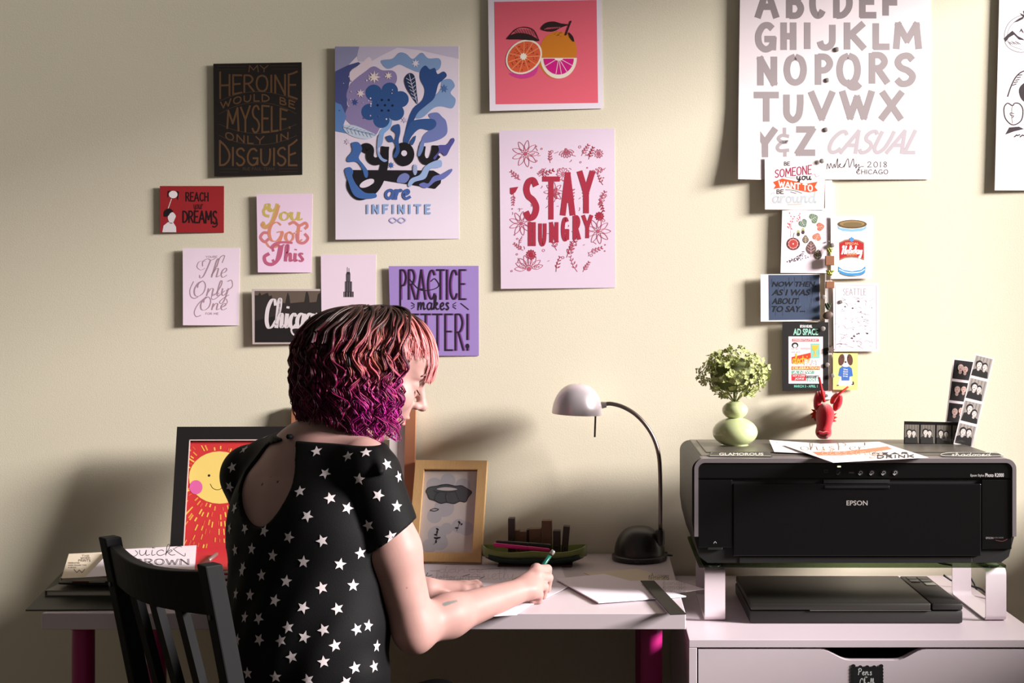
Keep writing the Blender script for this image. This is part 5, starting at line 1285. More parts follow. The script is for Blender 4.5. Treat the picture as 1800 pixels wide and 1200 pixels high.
# ------------------------------------------------------------------ glass printer stand
met = mat((226, 212, 218), .35, .0, spec=.6, coat=.3, name='white_enamel_metal')
SH0, SH1 = .789, .795
stand = thing('printer_stand', (.49, -.35, CZ), 'glass shelf riser on two white bent metal loop legs, under the printer', 'stand')
MB().box(.186, .782, -.475, -.15, SH0, SH1, .0012, 2).build('glass_shelf', glass((158, 172, 148), name='green_glass'), stand)
for xa in (.1985, .747):
    # closed loop of flat band: front upright, top, rear upright, bottom
    xb = xa + .040; y0, y1, z0, z1 = -.46, -.225, CZ + .0004, .784
    def loop(y0, y1, z0, z1, r):
        P = []
        for cy, cz, a0 in ((y0 + r, z0 + r, 180), (y1 - r, z0 + r, 270), (y1 - r, z1 - r, 0), (y0 + r, z1 - r, 90)):
            for i in range(7):
                a = math.radians(a0 + 90 * i / 6); P.append((cy + r * math.cos(a), cz + r * math.sin(a)))
        return P
    o_, i_ = loop(y0, y1, z0, z1, .012), loop(y0 + .0035, y1 - .0035, z0 + .0035, z1 - .0035, .0088)
    n = len(o_); v = [(xa, y, z) for y, z in o_] + [(xb, y, z) for y, z in o_] + [(xa, y, z) for y, z in i_] + [(xb, y, z) for y, z in i_]
    f = []
    for k_ in range(n):
        m_ = (k_ + 1) % n
        f += [(k_, m_, n + m_, n + k_), (2 * n + k_, 3 * n + k_, 3 * n + m_, 2 * n + m_), (k_, 2 * n + k_, 2 * n + m_, m_), (n + k_, n + m_, 3 * n + m_, 3 * n + k_)]
    lg = MB().add(v, f).build('loop_leg', met, stand, smooth=True, autosmooth=40)
    for yy in (-.44, -.25):
        MB().lathe([(.011, 0), (.0125, .001), (.0125, .0042), (.011, .0048)], (xa + .02, yy, .7843), 24).build('clear_spacer', mat((206, 210, 206), .15, .6), lg, smooth=True, autosmooth=40)

# ------------------------------------------------------------------ printer
PX0, PX1, PY0, PY1, PZ0, PZ1 = .172, .798, -.49, -.10, .8005, 1.002
prn = thing('photo_printer', (.485, -.34, SH1), 'wide black and silver photo printer standing on the glass riser', 'printer')
blackp = mat((12, 11, 12), .28, spec=.45, name='piano_black')
mattk = mat((24, 22, 23), .5, name='matte_black')
silv = mat((132, 122, 126), .4, .35, name='silver_plastic')
topm = mat((92, 86, 78), .38, .25, name='grey_lid')
# body: outline seen from the front (tapers to the foot), pushed to the back
def pr_outline(inset, zb, rt=.022):
    x0, x1 = PX0 + inset, PX1 - inset; z1 = PZ1 - inset; P = []
    P += [(x0 + .030, zb), (x1 - .030, zb), (x1 - .014, zb + .012), (x1 - .004, PZ0 + .05), (x1, PZ0 + .08)]
    for i in range(7):
        a = math.radians(90 * i / 6); P.append((x1 - rt + rt * math.cos(a), z1 - rt + rt * math.sin(a)))
    for i in range(7):
        a = math.radians(90 + 90 * i / 6); P.append((x0 + rt + rt * math.cos(a), z1 - rt + rt * math.sin(a)))
    P += [(x0, PZ0 + .08), (x0 + .004, PZ0 + .05), (x0 + .014, zb + .012)]
    return P
def xz(P, y): return [(x, y, z) for x, z in P]
MB().prism(xz(pr_outline(.0, PZ0), PY0 + .006), (0, PY1 - PY0 - .006, 0)).build('casing', mattk, prn)
# silver surround: an arch down both sides and over the top, with the lid plate behind
def arch(x0, x1, zb, z1, r):
    P = [(x1, zb)]
    for i in range(9):
        a = math.radians(90 * i / 8); P.append((x1 - r + r * math.cos(a), z1 - r + r * math.sin(a)))
    for i in range(9):
        a = math.radians(90 + 90 * i / 8); P.append((x0 + r + r * math.cos(a), z1 - r + r * math.sin(a)))
    P.append((x0, zb)); return P
oa, ia = arch(PX0 + .004, PX1 - .002, PZ0 + .052, PZ1 + .0005, .02), arch(PX0 + .0115, PX1 - .0095, PZ0 + .052, PZ1 - .0075, .013)
n = len(oa); y0 = PY0 - .002; y1_ = PY0 + .05
v = xz(oa, y0) + xz(ia, y0) + xz(oa, y1_) + xz(ia, y1_); f = []
for k_ in range(n - 1):
    f += [(k_, k_ + 1, n + k_ + 1, n + k_), (k_ + 1, k_, 2 * n + k_, 2 * n + k_ + 1), (n + k_, n + k_ + 1, 3 * n + k_ + 1, 3 * n + k_)]
f += [(0, n, 3 * n, 2 * n), (n - 1, 2 * n - 1, 4 * n - 1, 3 * n - 1)]
MB().add(v, f).build('silver_surround', silv, prn, smooth=True, autosmooth=35)
MB().box(PX0 + .022, PX1 - .022, PY0 + .052, PY1 - .004, PZ1 - .001, PZ1 + .0015, .001).build('lid', topm, prn)
MB().box(PX0 + .035, PX1 - .03, PY0 + .10, PY1 - .03, PZ1 + .0016, PZ1 + .0032, .001).build('rear_feed_cover', topm, prn)
# front panels
FX0, FX1 = PX0 + .012, PX1 - .010
def fz(py): return ZC - (py - HY) * (DW + PY0) / FPX
def fx(px): return (px - VX) * (DW + PY0) / FPX
MB().box(FX0, FX1, PY0 + .0005, PY0 + .01, fz(841), PZ1 - .008, .0015).build('control_panel', blackp, prn)
MB().box(FX0, fx(1287), PY0 + .001, PY0 + .01, fz(962), fz(843), .001).build('side_panel', blackp, prn)
MB().box(fx(1726), FX1, PY0 + .001, PY0 + .01, fz(965), fz(843), .001).build('side_panel', blackp, prn)
ft = MB().box(fx(1289), fx(1724.5), PY0 - .0005, PY0 + .01, fz(977), fz(850), .0015).build('paper_tray_door', blackp, prn)
MB().box(fx(1448), fx(1564), PY0 + .0004, PY0 + .01, fz(849), fz(843)).build('handle_recess', mat((5, 5, 5), .8), prn)
MB().box(fx(1449), fx(1563), PY0 - .003, PY0 + .004, fz(858), fz(853), .001).build('tray_handle', mat((34, 33, 34), .25), ft)
MB().box(fx(1300), fx(1710), PY0 + .004, PY0 + .012, fz(990), fz(979), .001).build('lower_lip', mattk, prn)
MB().box(fx(1244), fx(1270), PY0 - .0005, PY0 + .004, fz(966), fz(962), .0008).build('port_cover', mattk, prn)
for px in (1473.5, 1512, 1531.5, 1552.5, 1573):
    Mx_ = Matrix.Rotation(math.radians(90), 3, 'X')
    MB().lathe([(.0058, 0), (.0058, .0012), (.0044, .0018)], (fx(px), PY0 + .0004, fz(831)), 20, Mx_).build('button', mat((30, 29, 30), .3), prn, smooth=True, autosmooth=35)
MB().box(fx(1472), fx(1478), PY0 - .0006, PY0 + .002, fz(821), fz(818.5), .0003).build('power_light', mat((236, 244, 190), .4, emit=1.6), prn, label='small lit yellowish power light')
S = Sheet.__new__(Sheet); S.name = 'print'; S.root = prn; S.parts = {}; S.tf = None; S.ob = prn; S.o = Vector((0, PY0 - .0009, 0)); S.n = Vector((0, -1, 0))
S.type('brand_lettering', (176, 168, 164), 'EPSON', (1488, 879.5, 1525, 888), 1, bold=.012)
S.type('model_lettering', (206, 200, 200), 'Epson Stylus', (1706, 833, 1730, 838.5), 1); S.type('model_lettering', (226, 220, 220), 'Photo R2000', (1732, 831.5, 1764.5, 838), 1, bold=.01)
S.type('small_lettering', (150, 144, 144), 'EPSON', (1733, 943.5, 1746, 947), 1, bold=.01); S.type('small_lettering', (110, 104, 106), 'ULTRA CHROME', (1747, 943.5, 1764, 946), 1)
S.stroke('swoosh', (140, 70, 70), [(1750, 949), (1762, 951), (1771, 947)], .6, 1)
S.stroke('button_symbol', (110, 106, 106), [(1449, 826), (1455, 826), (1455, 830), (1449, 830)], .7, 1, smooth=False, closed=True)
S.stroke('button_symbol', (130, 126, 126), [(1470.5, 832), (1473, 834), (1477, 829)], .9, 5)
for px, q in ((1512, 1), (1531.5, 2), (1552.5, 3), (1573, 4)):
    S.stroke('button_symbol', (190, 186, 186), [(px - 3, 832), (px - 1, 834.5), (px + 1, 833)], 1.4, 6); S.stroke('button_symbol', (160, 156, 156), [(px - 1, 829), (px + 2, 828), (px + 3.5, 831), (px + 1, 833)], .8, 6, closed=True)
S.type('small_lettering', (110, 106, 108), 'menu', (1492, 829, 1501, 832), 1)
S.stroke('button_symbol', (190, 186, 186), [(1254.5, 955), (1257, 951.5), (1259.5, 954.5)], .8, 1)
S.build()
for fx_ in (PX0 + .06, PX1 - .06):
    for fy in (-.45, -.22): MB().lathe([(.012, 0), (.012, .0055)], (fx_, fy, SH1 + .0002), 16).build('rubber_foot', mattk, prn)

# stickers on the lid
TZ = PZ1 + .0036
def topsheet(name, label, corners, color, z=TZ, thick=.0005, cat='paper', group=None, n=(0, 0, 1), bend=None):
    return Sheet(name, label, cat, corners, color, (Vector((.4, -.4, z)), n), thick, group, bend=bend)
S = topsheet('sticker', 'dark rectangular sticker reading GLAMOROUS on the printer top', [(1250, 793), (1354, 793.5), (1358, 802), (1244, 801)], (74, 72, 66), PZ1 + .0022, .0004, cat='sticker')
S.stroke('sticker_border', (196, 190, 176), [(1252, 794), (1352, 794.4), (1355, 801), (1248, 800.3)], .8, 1, smooth=False, closed=True)
S.type('lettering', (214, 208, 196), 'GLAMOROUS', (1264, 795.5, 1342, 800), 1, bold=.03)
S.build()
S = topsheet('sticker', 'white and black oval sticker at the printer top right corner', [(1662, 794.5), (1752, 794.5), (1764, 801.5), (1655, 801.5)], (60, 58, 56), PZ1 + .0022, .0004, cat='sticker')
S.stroke('sticker_border', (206, 200, 190), [(1668, 795.3), (1748, 795.3), (1758, 800.8), (1662, 800.8)], .9, 1, closed=True)
S.letters('lettering', (214, 208, 198), 'shadowed', (1672, 795.3, 1742, 801), .9, 1, font=SCRIPT, gap=.05); S.build()
# sheets lying on the lid
S = topsheet('paper_sheet', 'plain white sheet under the lettered sheet on the printer', [(1352, 773), (1440, 779), (1470, 799), (1361, 794)], (236, 224, 232), PZ1 + .0046, group='papers on the printer', n=(0, -.03, 1))
S.stroke('pencil_line', (150, 140, 150), [(1364, 776), (1367, 778)], .8); S.build()
S = topsheet('lettered_sheet', 'white sheet lettered in black and orange overhanging the printer front', [(1377, 782), (1545, 776), (1632, 803.5), (1464, 812.5)], (240, 228, 228), PZ1 + .0072, group='papers on the printer', n=(0, -.02, 1))
S.letters('ink_lettering', (120, 100, 76), 'whisper', (1408, 778, 1524, 791), 1.5, 1, font=SCRIPT, gap=.05, mode='pen', slant=-.4)
S.letters('ink_lettering', (40, 34, 34), 'I', (1517, 778, 1523, 782), 1.6, 1)
S.poly('ink_banner', (226, 130, 96), [(1428, 794), (1480, 793), (1520, 789), (1560, 784), (1568, 789), (1530, 795), (1480, 800), (1438, 800)], 1)
S.letters('ink_lettering', (236, 176, 150), 'blessings', (1444, 788, 1554, 799), 1.0, 2, font=SCRIPT, gap=.04)
S.letters('ink_lettering', (44, 38, 38), 'DEAR', (1533, 0, 1596, 0), 1.5, 1, top=lambda x: 796 - .02 * (x - 1533), bot=lambda x: 799.5 - .03 * (x - 1533), gap=.3)
S.letters('ink_lettering', (44, 38, 38), 'DRINK', (1542, 0, 1606, 0), 2.0, 1, top=lambda x: 800.5 - .02 * (x - 1533), bot=lambda x: 805.5 - .03 * (x - 1533), gap=.3)
S.poly('ink_smudge', (222, 214, 220), [(1462, 803), (1490, 801), (1494, 806), (1468, 808)], 1); S.build()

# ------------------------------------------------------------------ gourd vase with dried hydrangea
vx, vy, vz = (1292 - VX) * 2.63 / FPX, -.25, PZ1 + .0034
glz = mat((186, 194, 142), .18, spec=.5, coat=.4, name='celadon_glaze')
vase = thing('gourd_vase', (vx, vy, vz), 'pale green glazed double gourd vase standing on the printer', 'vase')
body = []
for i in range(22):
    a = -1.16 + (1.16 + 1.25) * i / 21; body.append((.0478 * math.cos(a), .0275 + .0315 * math.sin(a)))
body[0] = (.029, 0)
up = []
for i in range(18):
    a = -.95 + (.95 + 1.1) * i / 17; up.append((.0275 * math.cos(a), .0740 + .0195 * math.sin(a)))
MB().lathe([(.026, .0)] + body + up + [(.0115, .0925), (.0095, .0915), (.0090, .080)], (vx, vy, vz), 48, capt=False).build('vase_body', glz, vase, smooth=True)
hyd = thing('dried_hydrangea', (vx, vy, vz + .09), 'dried green hydrangea flower head in the pale green vase', 'flower')
hc_ = Vector((vx - .003, vy, W(0, 658, 2.63).z))
MB().tube([(vx, vy, vz + .075), (vx - .002, vy, hc_.z - .02)], .0028, 8).build('stem', mat((110, 116, 62), .7), hyd)
rg = np.random.RandomState(11); V = []; F = []
for i in range(470):
    d = rg.normal(size=3); d /= np.linalg.norm(d)
    if d[2] < -.78: continue
    r = 1.0 if rg.rand() < .7 else rg.uniform(.6, .95)
    lump = 1 + .09 * math.sin(d[0] * 7 + 1) * math.sin(d[2] * 6 + 2) + .05 * rg.normal()
    wx = .071 * (1 - .28 * max(0, -d[2]))
    p = np.array([hc_.x + d[0] * wx * r * lump, hc_.y + d[1] * .062 * r * lump, hc_.z + d[2] * .056 * r * lump])
    nn = Vector(d + rg.normal(size=3) * .35).normalized(); t1_ = nn.orthogonal().normalized(); t2_ = nn.cross(t1_)
    a0 = rg.uniform(0, 6.28); L = rg.uniform(.0055, .0085)
    for k_ in range(4):
        a = a0 + k_ * math.pi / 2; e = t1_ * math.cos(a) + t2_ * math.sin(a); g = nn.cross(e)
        n0 = len(V); c_ = Vector(p); cu = rg.uniform(-.2, .7)
        V += [c_, c_ + e * L * .6 + g * L * .48 + nn * L * .15, c_ + e * L * 1.05 + nn * L * cu, c_ + e * L * .6 - g * L * .48 + nn * L * .15]
        F += [(n0, n0 + 1, n0 + 2), (n0, n0 + 2, n0 + 3)]
mesh('petals', V, F, mat((166, 172, 112), .7, spec=.2, noise=.28, nscale=55, name='dried_petal'), hyd, kind='stuff')
b_ = bmesh.new(); bmesh.ops.create_icosphere(b_, subdivisions=3, radius=1)
for v_ in b_.verts: v_.co = Vector((hc_.x + v_.co.x * .05, hc_.y + v_.co.y * .044, hc_.z + v_.co.z * .038))
MB().bm(b_).build('flower_core', mat((86, 92, 48), .8), hyd)
for i in range(9):
    a = i * .7; e = Vector((hc_.x + .035 * math.cos(a), hc_.y + .03 * math.sin(a), hc_.z - .03))
    MB().tube([(vx, vy, vz + .088), ((vx + e.x) / 2, (vy + e.y) / 2, vz + .105), e], [.0016, .0012, .0009], 6).build('flower_stalk', mat((128, 132, 78), .7), hyd)

# ------------------------------------------------------------------ photo-booth strips standing on the printer
def photo_strip(label, pc, wd, ht, rot, y, base, photos, horiz, frame_c):
    """pc = lower-left corner in pixels, rot = tilt in degrees (clockwise positive)"""
    d = DW + y; k = d / FPX; a = math.radians(rot)
    ux, uy = math.cos(a), math.sin(a); vx_, vy_ = math.sin(a), -math.cos(a)
    def q(u, v): return (pc[0] + u * ux + v * vx_, pc[1] + u * uy + v * vy_)
    S = Sheet('photo_strip', label, 'photo strip', [q(0, ht), q(wd, ht), q(wd, 0), q(0, 0)], frame_c, (Vector((0, y, 0)), (0, -1, .05)), .0006, 'photo booth strips', rough=.35)
    n = photos[0]
    rs = random.Random(int(pc[0]) + n)
    for i in range(n):
        if horiz: u0, u1, v0, v1 = wd * (i + .06) / n, wd * (i + .94) / n, ht * .07, ht * .86
        else: u0, u1, v0, v1 = wd * .07, wd * .93, ht * (n - 1 - i + .03) / n + ht * .012, ht * (n - i - .03) / n - ht * .006
        bg, sk, cl_ = photos[1], photos[2], photos[3]
        S.poly('photo', bg, [q(u0, v0), q(u1, v0), q(u1, v1), q(u0, v1)], 1)
        if sum(bg) > 250:
            for j in range(5): S.stroke('photo_curtain', tuple(int(c * .8) for c in bg), [q(u0 + (u1 - u0) * (j + .5) / 5, v1 - .3), q(u0 + (u1 - u0) * (j + .5) / 5, v0 + (v1 - v0) * .3)], .8, 2, smooth=False)
        W_, H_ = u1 - u0, v1 - v0
        for hx, hy, s_ in ((.34 + rs.uniform(-.06, .04), .60 + rs.uniform(-.06, .08), 1), (.66 + rs.uniform(-.05, .06), .58 + rs.uniform(-.1, .1), .9)):
            ox, oy = u0 + W_ * hx, v0 + H_ * hy; hr = min(W_, H_) * .18 * s_
            body_ = [q(max(u0, ox - hr * 1.9), v0), q(min(u1, ox + hr * 1.9), v0), q(min(u1, ox + hr * 1.6), max(v0 + .2, oy - hr * 1.9)), q(ox, oy - hr * 1.1), q(max(u0, ox - hr * 1.6), max(v0 + .2, oy - hr * 1.9))]
            S.poly('photo_person', cl_, body_, 3)
            c0 = q(ox, oy); S.ell('photo_person', (34, 30, 30), c0[0], c0[1] - hr * .25, hr * 1.08, hr * 1.22, 4, rot, 14); S.ell('photo_person', sk, c0[0], c0[1] + hr * .2, hr * .85, hr * 1.05, 5, rot, 14)
            nk = q(ox, oy - hr * 1.5); S.ell('photo_person', tuple(int(c * .9) for c in sk), nk[0], nk[1], hr * .5, hr * .6, 4.5, rot, 10)
            for e in (-.35, .35):
                ec = q(ox + hr * e, oy + .1 * hr); S.ell('photo_person', (50, 44, 44), ec[0], ec[1], hr * .13, hr * .1, 6, 0, 6)
            mc = q(ox, oy - hr * .6); S.ell('photo_person', (90, 70, 68), mc[0], mc[1], hr * .3, hr * .1, 6, 0, 6)
    S.build()
    return S
photo_strip('horizontal black photo booth strip standing on the printer', (1588.5, 781), 112, 41, 1.2, -.275, 0, (4, (120, 112, 104), (214, 204, 196), (40, 37, 36)), True, (24, 22, 22))
photo_strip('upright white bordered photo strip of a couple on black, behind the others', (1657, 780.5), 39, 152, 7.0, -.262, 0, (4, (26, 23, 24), (206, 172, 164), (38, 33, 35)), False, (236, 222, 228))
photo_strip('tilted grey photo booth strip leaning right across the black strip', (1676, 780), 34.5, 163, 13.6, -.285, 0, (4, (166, 156, 150), (222, 208, 204), (36, 33, 33)), False, (232, 220, 222))
# clear block that holds the strips upright
MB().box(W(1655, 0, 2.6).x, W(1712, 0, 2.6).x, -.2835, -.2765, PZ1 + .0034, PZ1 + .024, .0006, 1).build('acrylic_holder', glass((250, 250, 250), name='clear_acrylic'), label='small clear acrylic holder keeping the photo strips upright', cat='holder')

# ------------------------------------------------------------------ flatbed scanner
sc = thing('flatbed_scanner', (.49, -.35, CZ), 'thin black flatbed scanner under the glass riser', 'scanner')
grk = mat((34, 32, 30), .5, name='charcoal_plastic')
sx0, sx1, sy0, sy1 = .284, .697, -.482, -.215
MB().box(sx0, sx1, sy0 + .003, sy1, CZ + .0006, CZ + .026, .004).build('scanner_base', grk, sc, smooth=True, autosmooth=35)
MB().box(sx0 + .001, .634, sy0, sy1 - .004, CZ + .0272, CZ + .0405, .0028).build('scanner_lid', mat((40, 38, 34), .42), sc, smooth=True, autosmooth=35)
MB().box(.6365, sx1 - .001, sy0, sy1 - .004, CZ + .0272, CZ + .040, .0028).build('control_strip', grk, sc, smooth=True, autosmooth=35)
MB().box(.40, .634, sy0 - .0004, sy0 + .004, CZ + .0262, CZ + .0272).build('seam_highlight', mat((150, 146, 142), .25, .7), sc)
for i, (yy, xx) in enumerate(((-.245, .645), (-.245, .668), (-.272, .645), (-.272, .668))):
    MB().box(xx, xx + .020, yy - .012, yy + .010, CZ + .0402, CZ + .0416, .0008).build('button', mat((74, 72, 66), .4), sc)
MB().box(.668, .690, -.315, -.294, CZ + .0402, CZ + .0416, .0008).build('start_button', mat((150, 150, 138), .4), sc)
# cables behind the stand
for pts, lb in (([(.735, -.205, .72), (.76, -.20, .705), (.79, -.22, .70), (.812, -.24, .692), (.8205, -.30, .66), (.8215, -.36, .5), (.822, -.36, .35)], 'black scanner cable running past the right loop leg'),
                ([(.62, -.135, .775), (.66, -.135, .765), (.70, -.135, .75), (.742, -.14, .735), (.79, -.145, .72), (.8225, -.165, .66), (.8235, -.165, .45)], 'thin black printer cable hanging behind the glass shelf')):
    MB().tube(catmull(pts, seg=6), .0023, 8).build('cable', mattk, label=lb, cat='cable', smooth=True)

# ------------------------------------------------------------------ red plush lobster head on the wall
dl = DW - .05; kl = dl / FPX
lob_m = mat((176, 14, 34), .9, spec=.15, bump=.5, bscale=500, sheen=.5, noise=.12, nscale=80, name='red_plush')
lb0 = W(1447, 770, dl)
lob = thing('plush_lobster_head', (lb0.x, -.03, lb0.z), 'red plush lobster head with claws and feelers mounted on the wall', 'plush toy')
def blob(name, parts, m, parent, res=14):
    """one soft closed shape through stacked ellipses: (px, py, rx, ry_depth) read from the front"""
    v = []; f = []; n = 26
    for (px, py, r, dep, yc) in parts:
        c = W(px, py, dl)
        for k_ in range(n):
            a = 2 * math.pi * k_ / n; v.append((c.x + r * kl * math.cos(a), yc + dep * math.sin(a), c.z))
    for i in range(len(parts) - 1):
        for k_ in range(n): f.append((i * n + k_, i * n + (k_ + 1) % n, (i + 1) * n + (k_ + 1) % n, (i + 1) * n + k_))
    f.append(tuple(range(n - 1, -1, -1))); f.append(tuple(range((len(parts) - 1) * n, len(parts) * n)))
    o = mesh(name, v, f, m, parent, smooth=True)
    md = o.modifiers.new('sub', 'SUBSURF'); md.levels = md.render_levels = 1
    return o
yc = -.048
blob('head', [(1446, 771, 5, .006, yc - .012), (1447, 769, 10, .016, yc - .012), (1446, 763, 14, .026, yc - .012), (1446, 756, 14, .029, yc - .012), (1447, 751, 12.5, .027, yc - .008), (1448.5, 746, 13, .028, yc - .004), (1450, 736, 15.5, .034, yc), (1450.5, 726, 16, .036, yc), (1450.5, 718, 14, .033, yc), (1450, 711.5, 9.5, .022, yc), (1450, 708.5, 4, .008, yc)], lob_m, lob)
MB().tube([tuple(W(x, y, DW - .088)) for x, y in ((1436, 763), (1441, 760), (1447, 762), (1453, 760.5), (1458, 762))], .004, 8).build('mouth_roll', lob_m, lob, smooth=True)
def claw(pts_, name):
    P = [W(x, y, DW - .040) for x, y in pts_]
    v = []; f = []
    c_ = sum(P, Vector()) / len(P)
    o = MB()
    cm = catmull([tuple(p) for p in P], True, 4); n = len(cm)
    for s_, sc_ in ((-.014, .35), (-.010, .8), (0, 1.0), (.010, .8), (.014, .35)):
        v += [c_ + (Vector(p) - c_) * sc_ + Vector((0, s_, 0)) for p in cm]
    for i in range(4):
        for k_ in range(n): f.append((i * n + k_, i * n + (k_ + 1) % n, (i + 1) * n + (k_ + 1) % n, (i + 1) * n + k_))
    f.append(tuple(range(n - 1, -1, -1))); f.append(tuple(range(4 * n, 5 * n)))
    return mesh(name, v, f, lob_m, lob, smooth=True)
claw([(1431, 718), (1430, 704), (1433, 692), (1438, 688), (1444, 700), (1442, 714), (1437, 722)], 'claw')
claw([(1436, 692), (1440, 687), (1448, 686), (1451, 692), (1447, 703), (1442, 706)], 'claw_tip')
claw([(1466, 722), (1464, 712), (1470, 702), (1476, 693), (1481, 697), (1480, 710), (1474, 720)], 'claw')
claw([(1459, 707), (1462, 697), (1470, 690), (1476, 690), (1470, 700), (1464, 710)], 'claw_tip')
MB().tube([W(1449, 706, DW - .055), W(1445.5, 690, DW - .06), W(1440, 663, DW - .066)], [.0034, .0034, .0026], 10).build('feeler', mat((196, 18, 30), .8), lob, smooth=True)
MB().tube([W(1462, 704, DW - .055), W(1475, 692, DW - .06), W(1491, 679.5, DW - .066)], [.0028, .0028, .002], 10).build('feeler', mat((196, 34, 24), .8), lob, smooth=True)
for s_, pxs in ((-1, [(1436, 734), (1426, 735), (1429, 730), (1424, 728), (1430, 724), (1426, 719), (1434, 720)]), (1, [(1462, 742), (1471, 740), (1466, 737), (1472, 733), (1466, 731), (1471, 726), (1462, 728)])):
    MB().prism([W(x, y, DW - .040) for x, y in pxs], (0, .004, 0)).build('felt_fringe', mat((190, 40, 20), .9), lob)
MB().lathe([(.014, 0), (.014, .016)], (lb0.x, -.0006, W(0, 735, dl).z), 20, Matrix.Rotation(math.radians(90), 3, 'X')).build('wall_mount', mat((110, 20, 26), .8), lob)
# ------------------------------------------------------------------ the seated person: signed-distance sculpting
def V3(p): return np.array(p, dtype=np.float32)
class Field:
    def __init__(s, lo, hi, res):
        s.lo = V3(lo); s.res = res
        s.n = np.ceil((V3(hi) - s.lo) / res).astype(int) + 1
        s.v = np.full(tuple(s.n), 10.0, dtype=np.float32)
        s.ax = [s.lo[i] + res * np.arange(s.n[i], dtype=np.float32) for i in range(3)]
    def block(s, lo, hi, pad):
        a = np.clip(np.floor((V3(lo) - pad - s.lo) / s.res).astype(int), 0, s.n); b = np.clip(np.ceil((V3(hi) + pad - s.lo) / s.res).astype(int) + 1, 0, s.n)
        sl = tuple(slice(a[i], b[i]) for i in range(3))
        X, Y, Z = np.meshgrid(s.ax[0][sl[0]], s.ax[1][sl[1]], s.ax[2][sl[2]], indexing='ij')
        return sl, X, Y, Z
    def smin(s, sl, d, k):
        a = s.v[sl]; h = np.clip(.5 + .5 * (a - d) / k, 0, 1)
        s.v[sl] = a * (1 - h) + d * h - k * h * (1 - h)
    def ssub(s, sl, d, k):          # remove
        a = s.v[sl]; h = np.clip(.5 - .5 * (a + d) / k, 0, 1)
        s.v[sl] = a * (1 - h) - d * h + k * h * (1 - h)
    def cap(s, a, b, ra, rb, k=.012, sub=False, off=0.0):
        a, b = V3(a), V3(b); r = max(ra, rb) + off
        sl, X, Y, Z = s.block(np.minimum(a, b) - r, np.maximum(a, b) + r, k + 2 * s.res)
        ba = b - a; L = float(ba @ ba) or 1e-9
        t = np.clip(((X - a[0]) * ba[0] + (Y - a[1]) * ba[1] + (Z - a[2]) * ba[2]) / L, 0, 1)
        d = np.sqrt((X - a[0] - t * ba[0]) ** 2 + (Y - a[1] - t * ba[1]) ** 2 + (Z - a[2] - t * ba[2]) ** 2) - (ra + (rb - ra) * t) - off
        (s.ssub if sub else s.smin)(sl, d, k)
    def ell(s, c, r, R=None, k=.012, sub=False, off=0.0):
        c = V3(c); r = V3(r) + off; m = float(r.max())
        sl, X, Y, Z = s.block(c - m, c + m, k + 2 * s.res)
        X = X - c[0]; Y = Y - c[1]; Z = Z - c[2]
        if R is not None:           # columns of R are the local axes
            X, Y, Z = (X * R[0, 0] + Y * R[1, 0] + Z * R[2, 0], X * R[0, 1] + Y * R[1, 1] + Z * R[2, 1], X * R[0, 2] + Y * R[1, 2] + Z * R[2, 2])
        k0 = np.sqrt((X / r[0]) ** 2 + (Y / r[1]) ** 2 + (Z / r[2]) ** 2); k1 = np.sqrt((X / r[0] ** 2) ** 2 + (Y / r[1] ** 2) ** 2 + (Z / r[2] ** 2) ** 2)
        d = k0 * (k0 - 1) / np.maximum(k1, 1e-6)
        (s.ssub if sub else s.smin)(sl, d, k)
    def ecap(s, a, b, ra, rb, Fd, sc, k=.02, off=0.0):
        """capsule flattened along the horizontal direction Fd by sc"""
        a, b = V3(a), V3(b); r = max(ra, rb) + off + .01
        sl, X, Y, Z = s.block(np.minimum(a, b) - r, np.maximum(a, b) + r, k + 2 * s.res)
        ba = b - a; L = float(ba @ ba)
        t = np.clip(((X - a[0]) * ba[0] + (Y - a[1]) * ba[1] + (Z - a[2]) * ba[2]) / L, 0, 1)
        dx, dy, dz = X - a[0] - t * ba[0], Y - a[1] - t * ba[1], Z - a[2] - t * ba[2]
        fl = dx * Fd[0] + dy * Fd[1]; dl_ = -dx * Fd[1] + dy * Fd[0]
        rr = ra + (rb - ra) * t + off
        sc2 = (sc * (ra + (rb - ra) * t) + off) / rr
        d = (np.sqrt((fl / sc2) ** 2 + dl_ ** 2 + dz ** 2) - rr) * np.minimum(1, sc2 + .12)
        s.smin(sl, d, k)
    def cut(s, point, normal):      # remove everything on the side the normal points to
        p, n = V3(point), V3(normal); n = n / np.linalg.norm(n)
        d = (s.ax[0][:, None, None] - p[0]) * n[0] + (s.ax[1][None, :, None] - p[1]) * n[1] + (s.ax[2][None, None, :] - p[2]) * n[2]
        s.v = np.maximum(s.v, d.astype(np.float32))
    def mesh(s):
        v = s.v; sg = v < 0
        c = np.zeros(tuple(s.n - 1), dtype=np.int8)
        for i in (0, 1):
            for j in (0, 1):
                for k in (0, 1):
                    c += sg[i:s.n[0] - 1 + i, j:s.n[1] - 1 + j, k:s.n[2] - 1 + k]
        mask = (c > 0) & (c < 8)
        cells = np.argwhere(mask); n = len(cells)
        idx = np.full(mask.shape, -1, dtype=np.int32); idx[mask] = np.arange(n)
        acc = np.zeros((n, 3)); num = np.zeros(n)
        cor = [(i, j, k) for i in (0, 1) for j in (0, 1) for k in (0, 1)]
        val = {q: v[cells[:, 0] + q[0], cells[:, 1] + q[1], cells[:, 2] + q[2]].astype(np.float64) for q in cor}
        for q in cor:
            for axs in range(3):
                if q[axs] == 0:
                    w = list(q); w[axs] = 1; w = tuple(w)
                    va, vb = val[q], val[w]; cr = (va < 0) != (vb < 0)
                    t = np.where(cr, va / np.where(cr, va - vb, 1), 0)
                    p = np.array(q, dtype=float)[None, :].repeat(n, 0); p[:, axs] += t
                    acc += p * cr[:, None]; num += cr
        V = s.lo + (cells + acc / num[:, None]) * s.res
        Fs = []
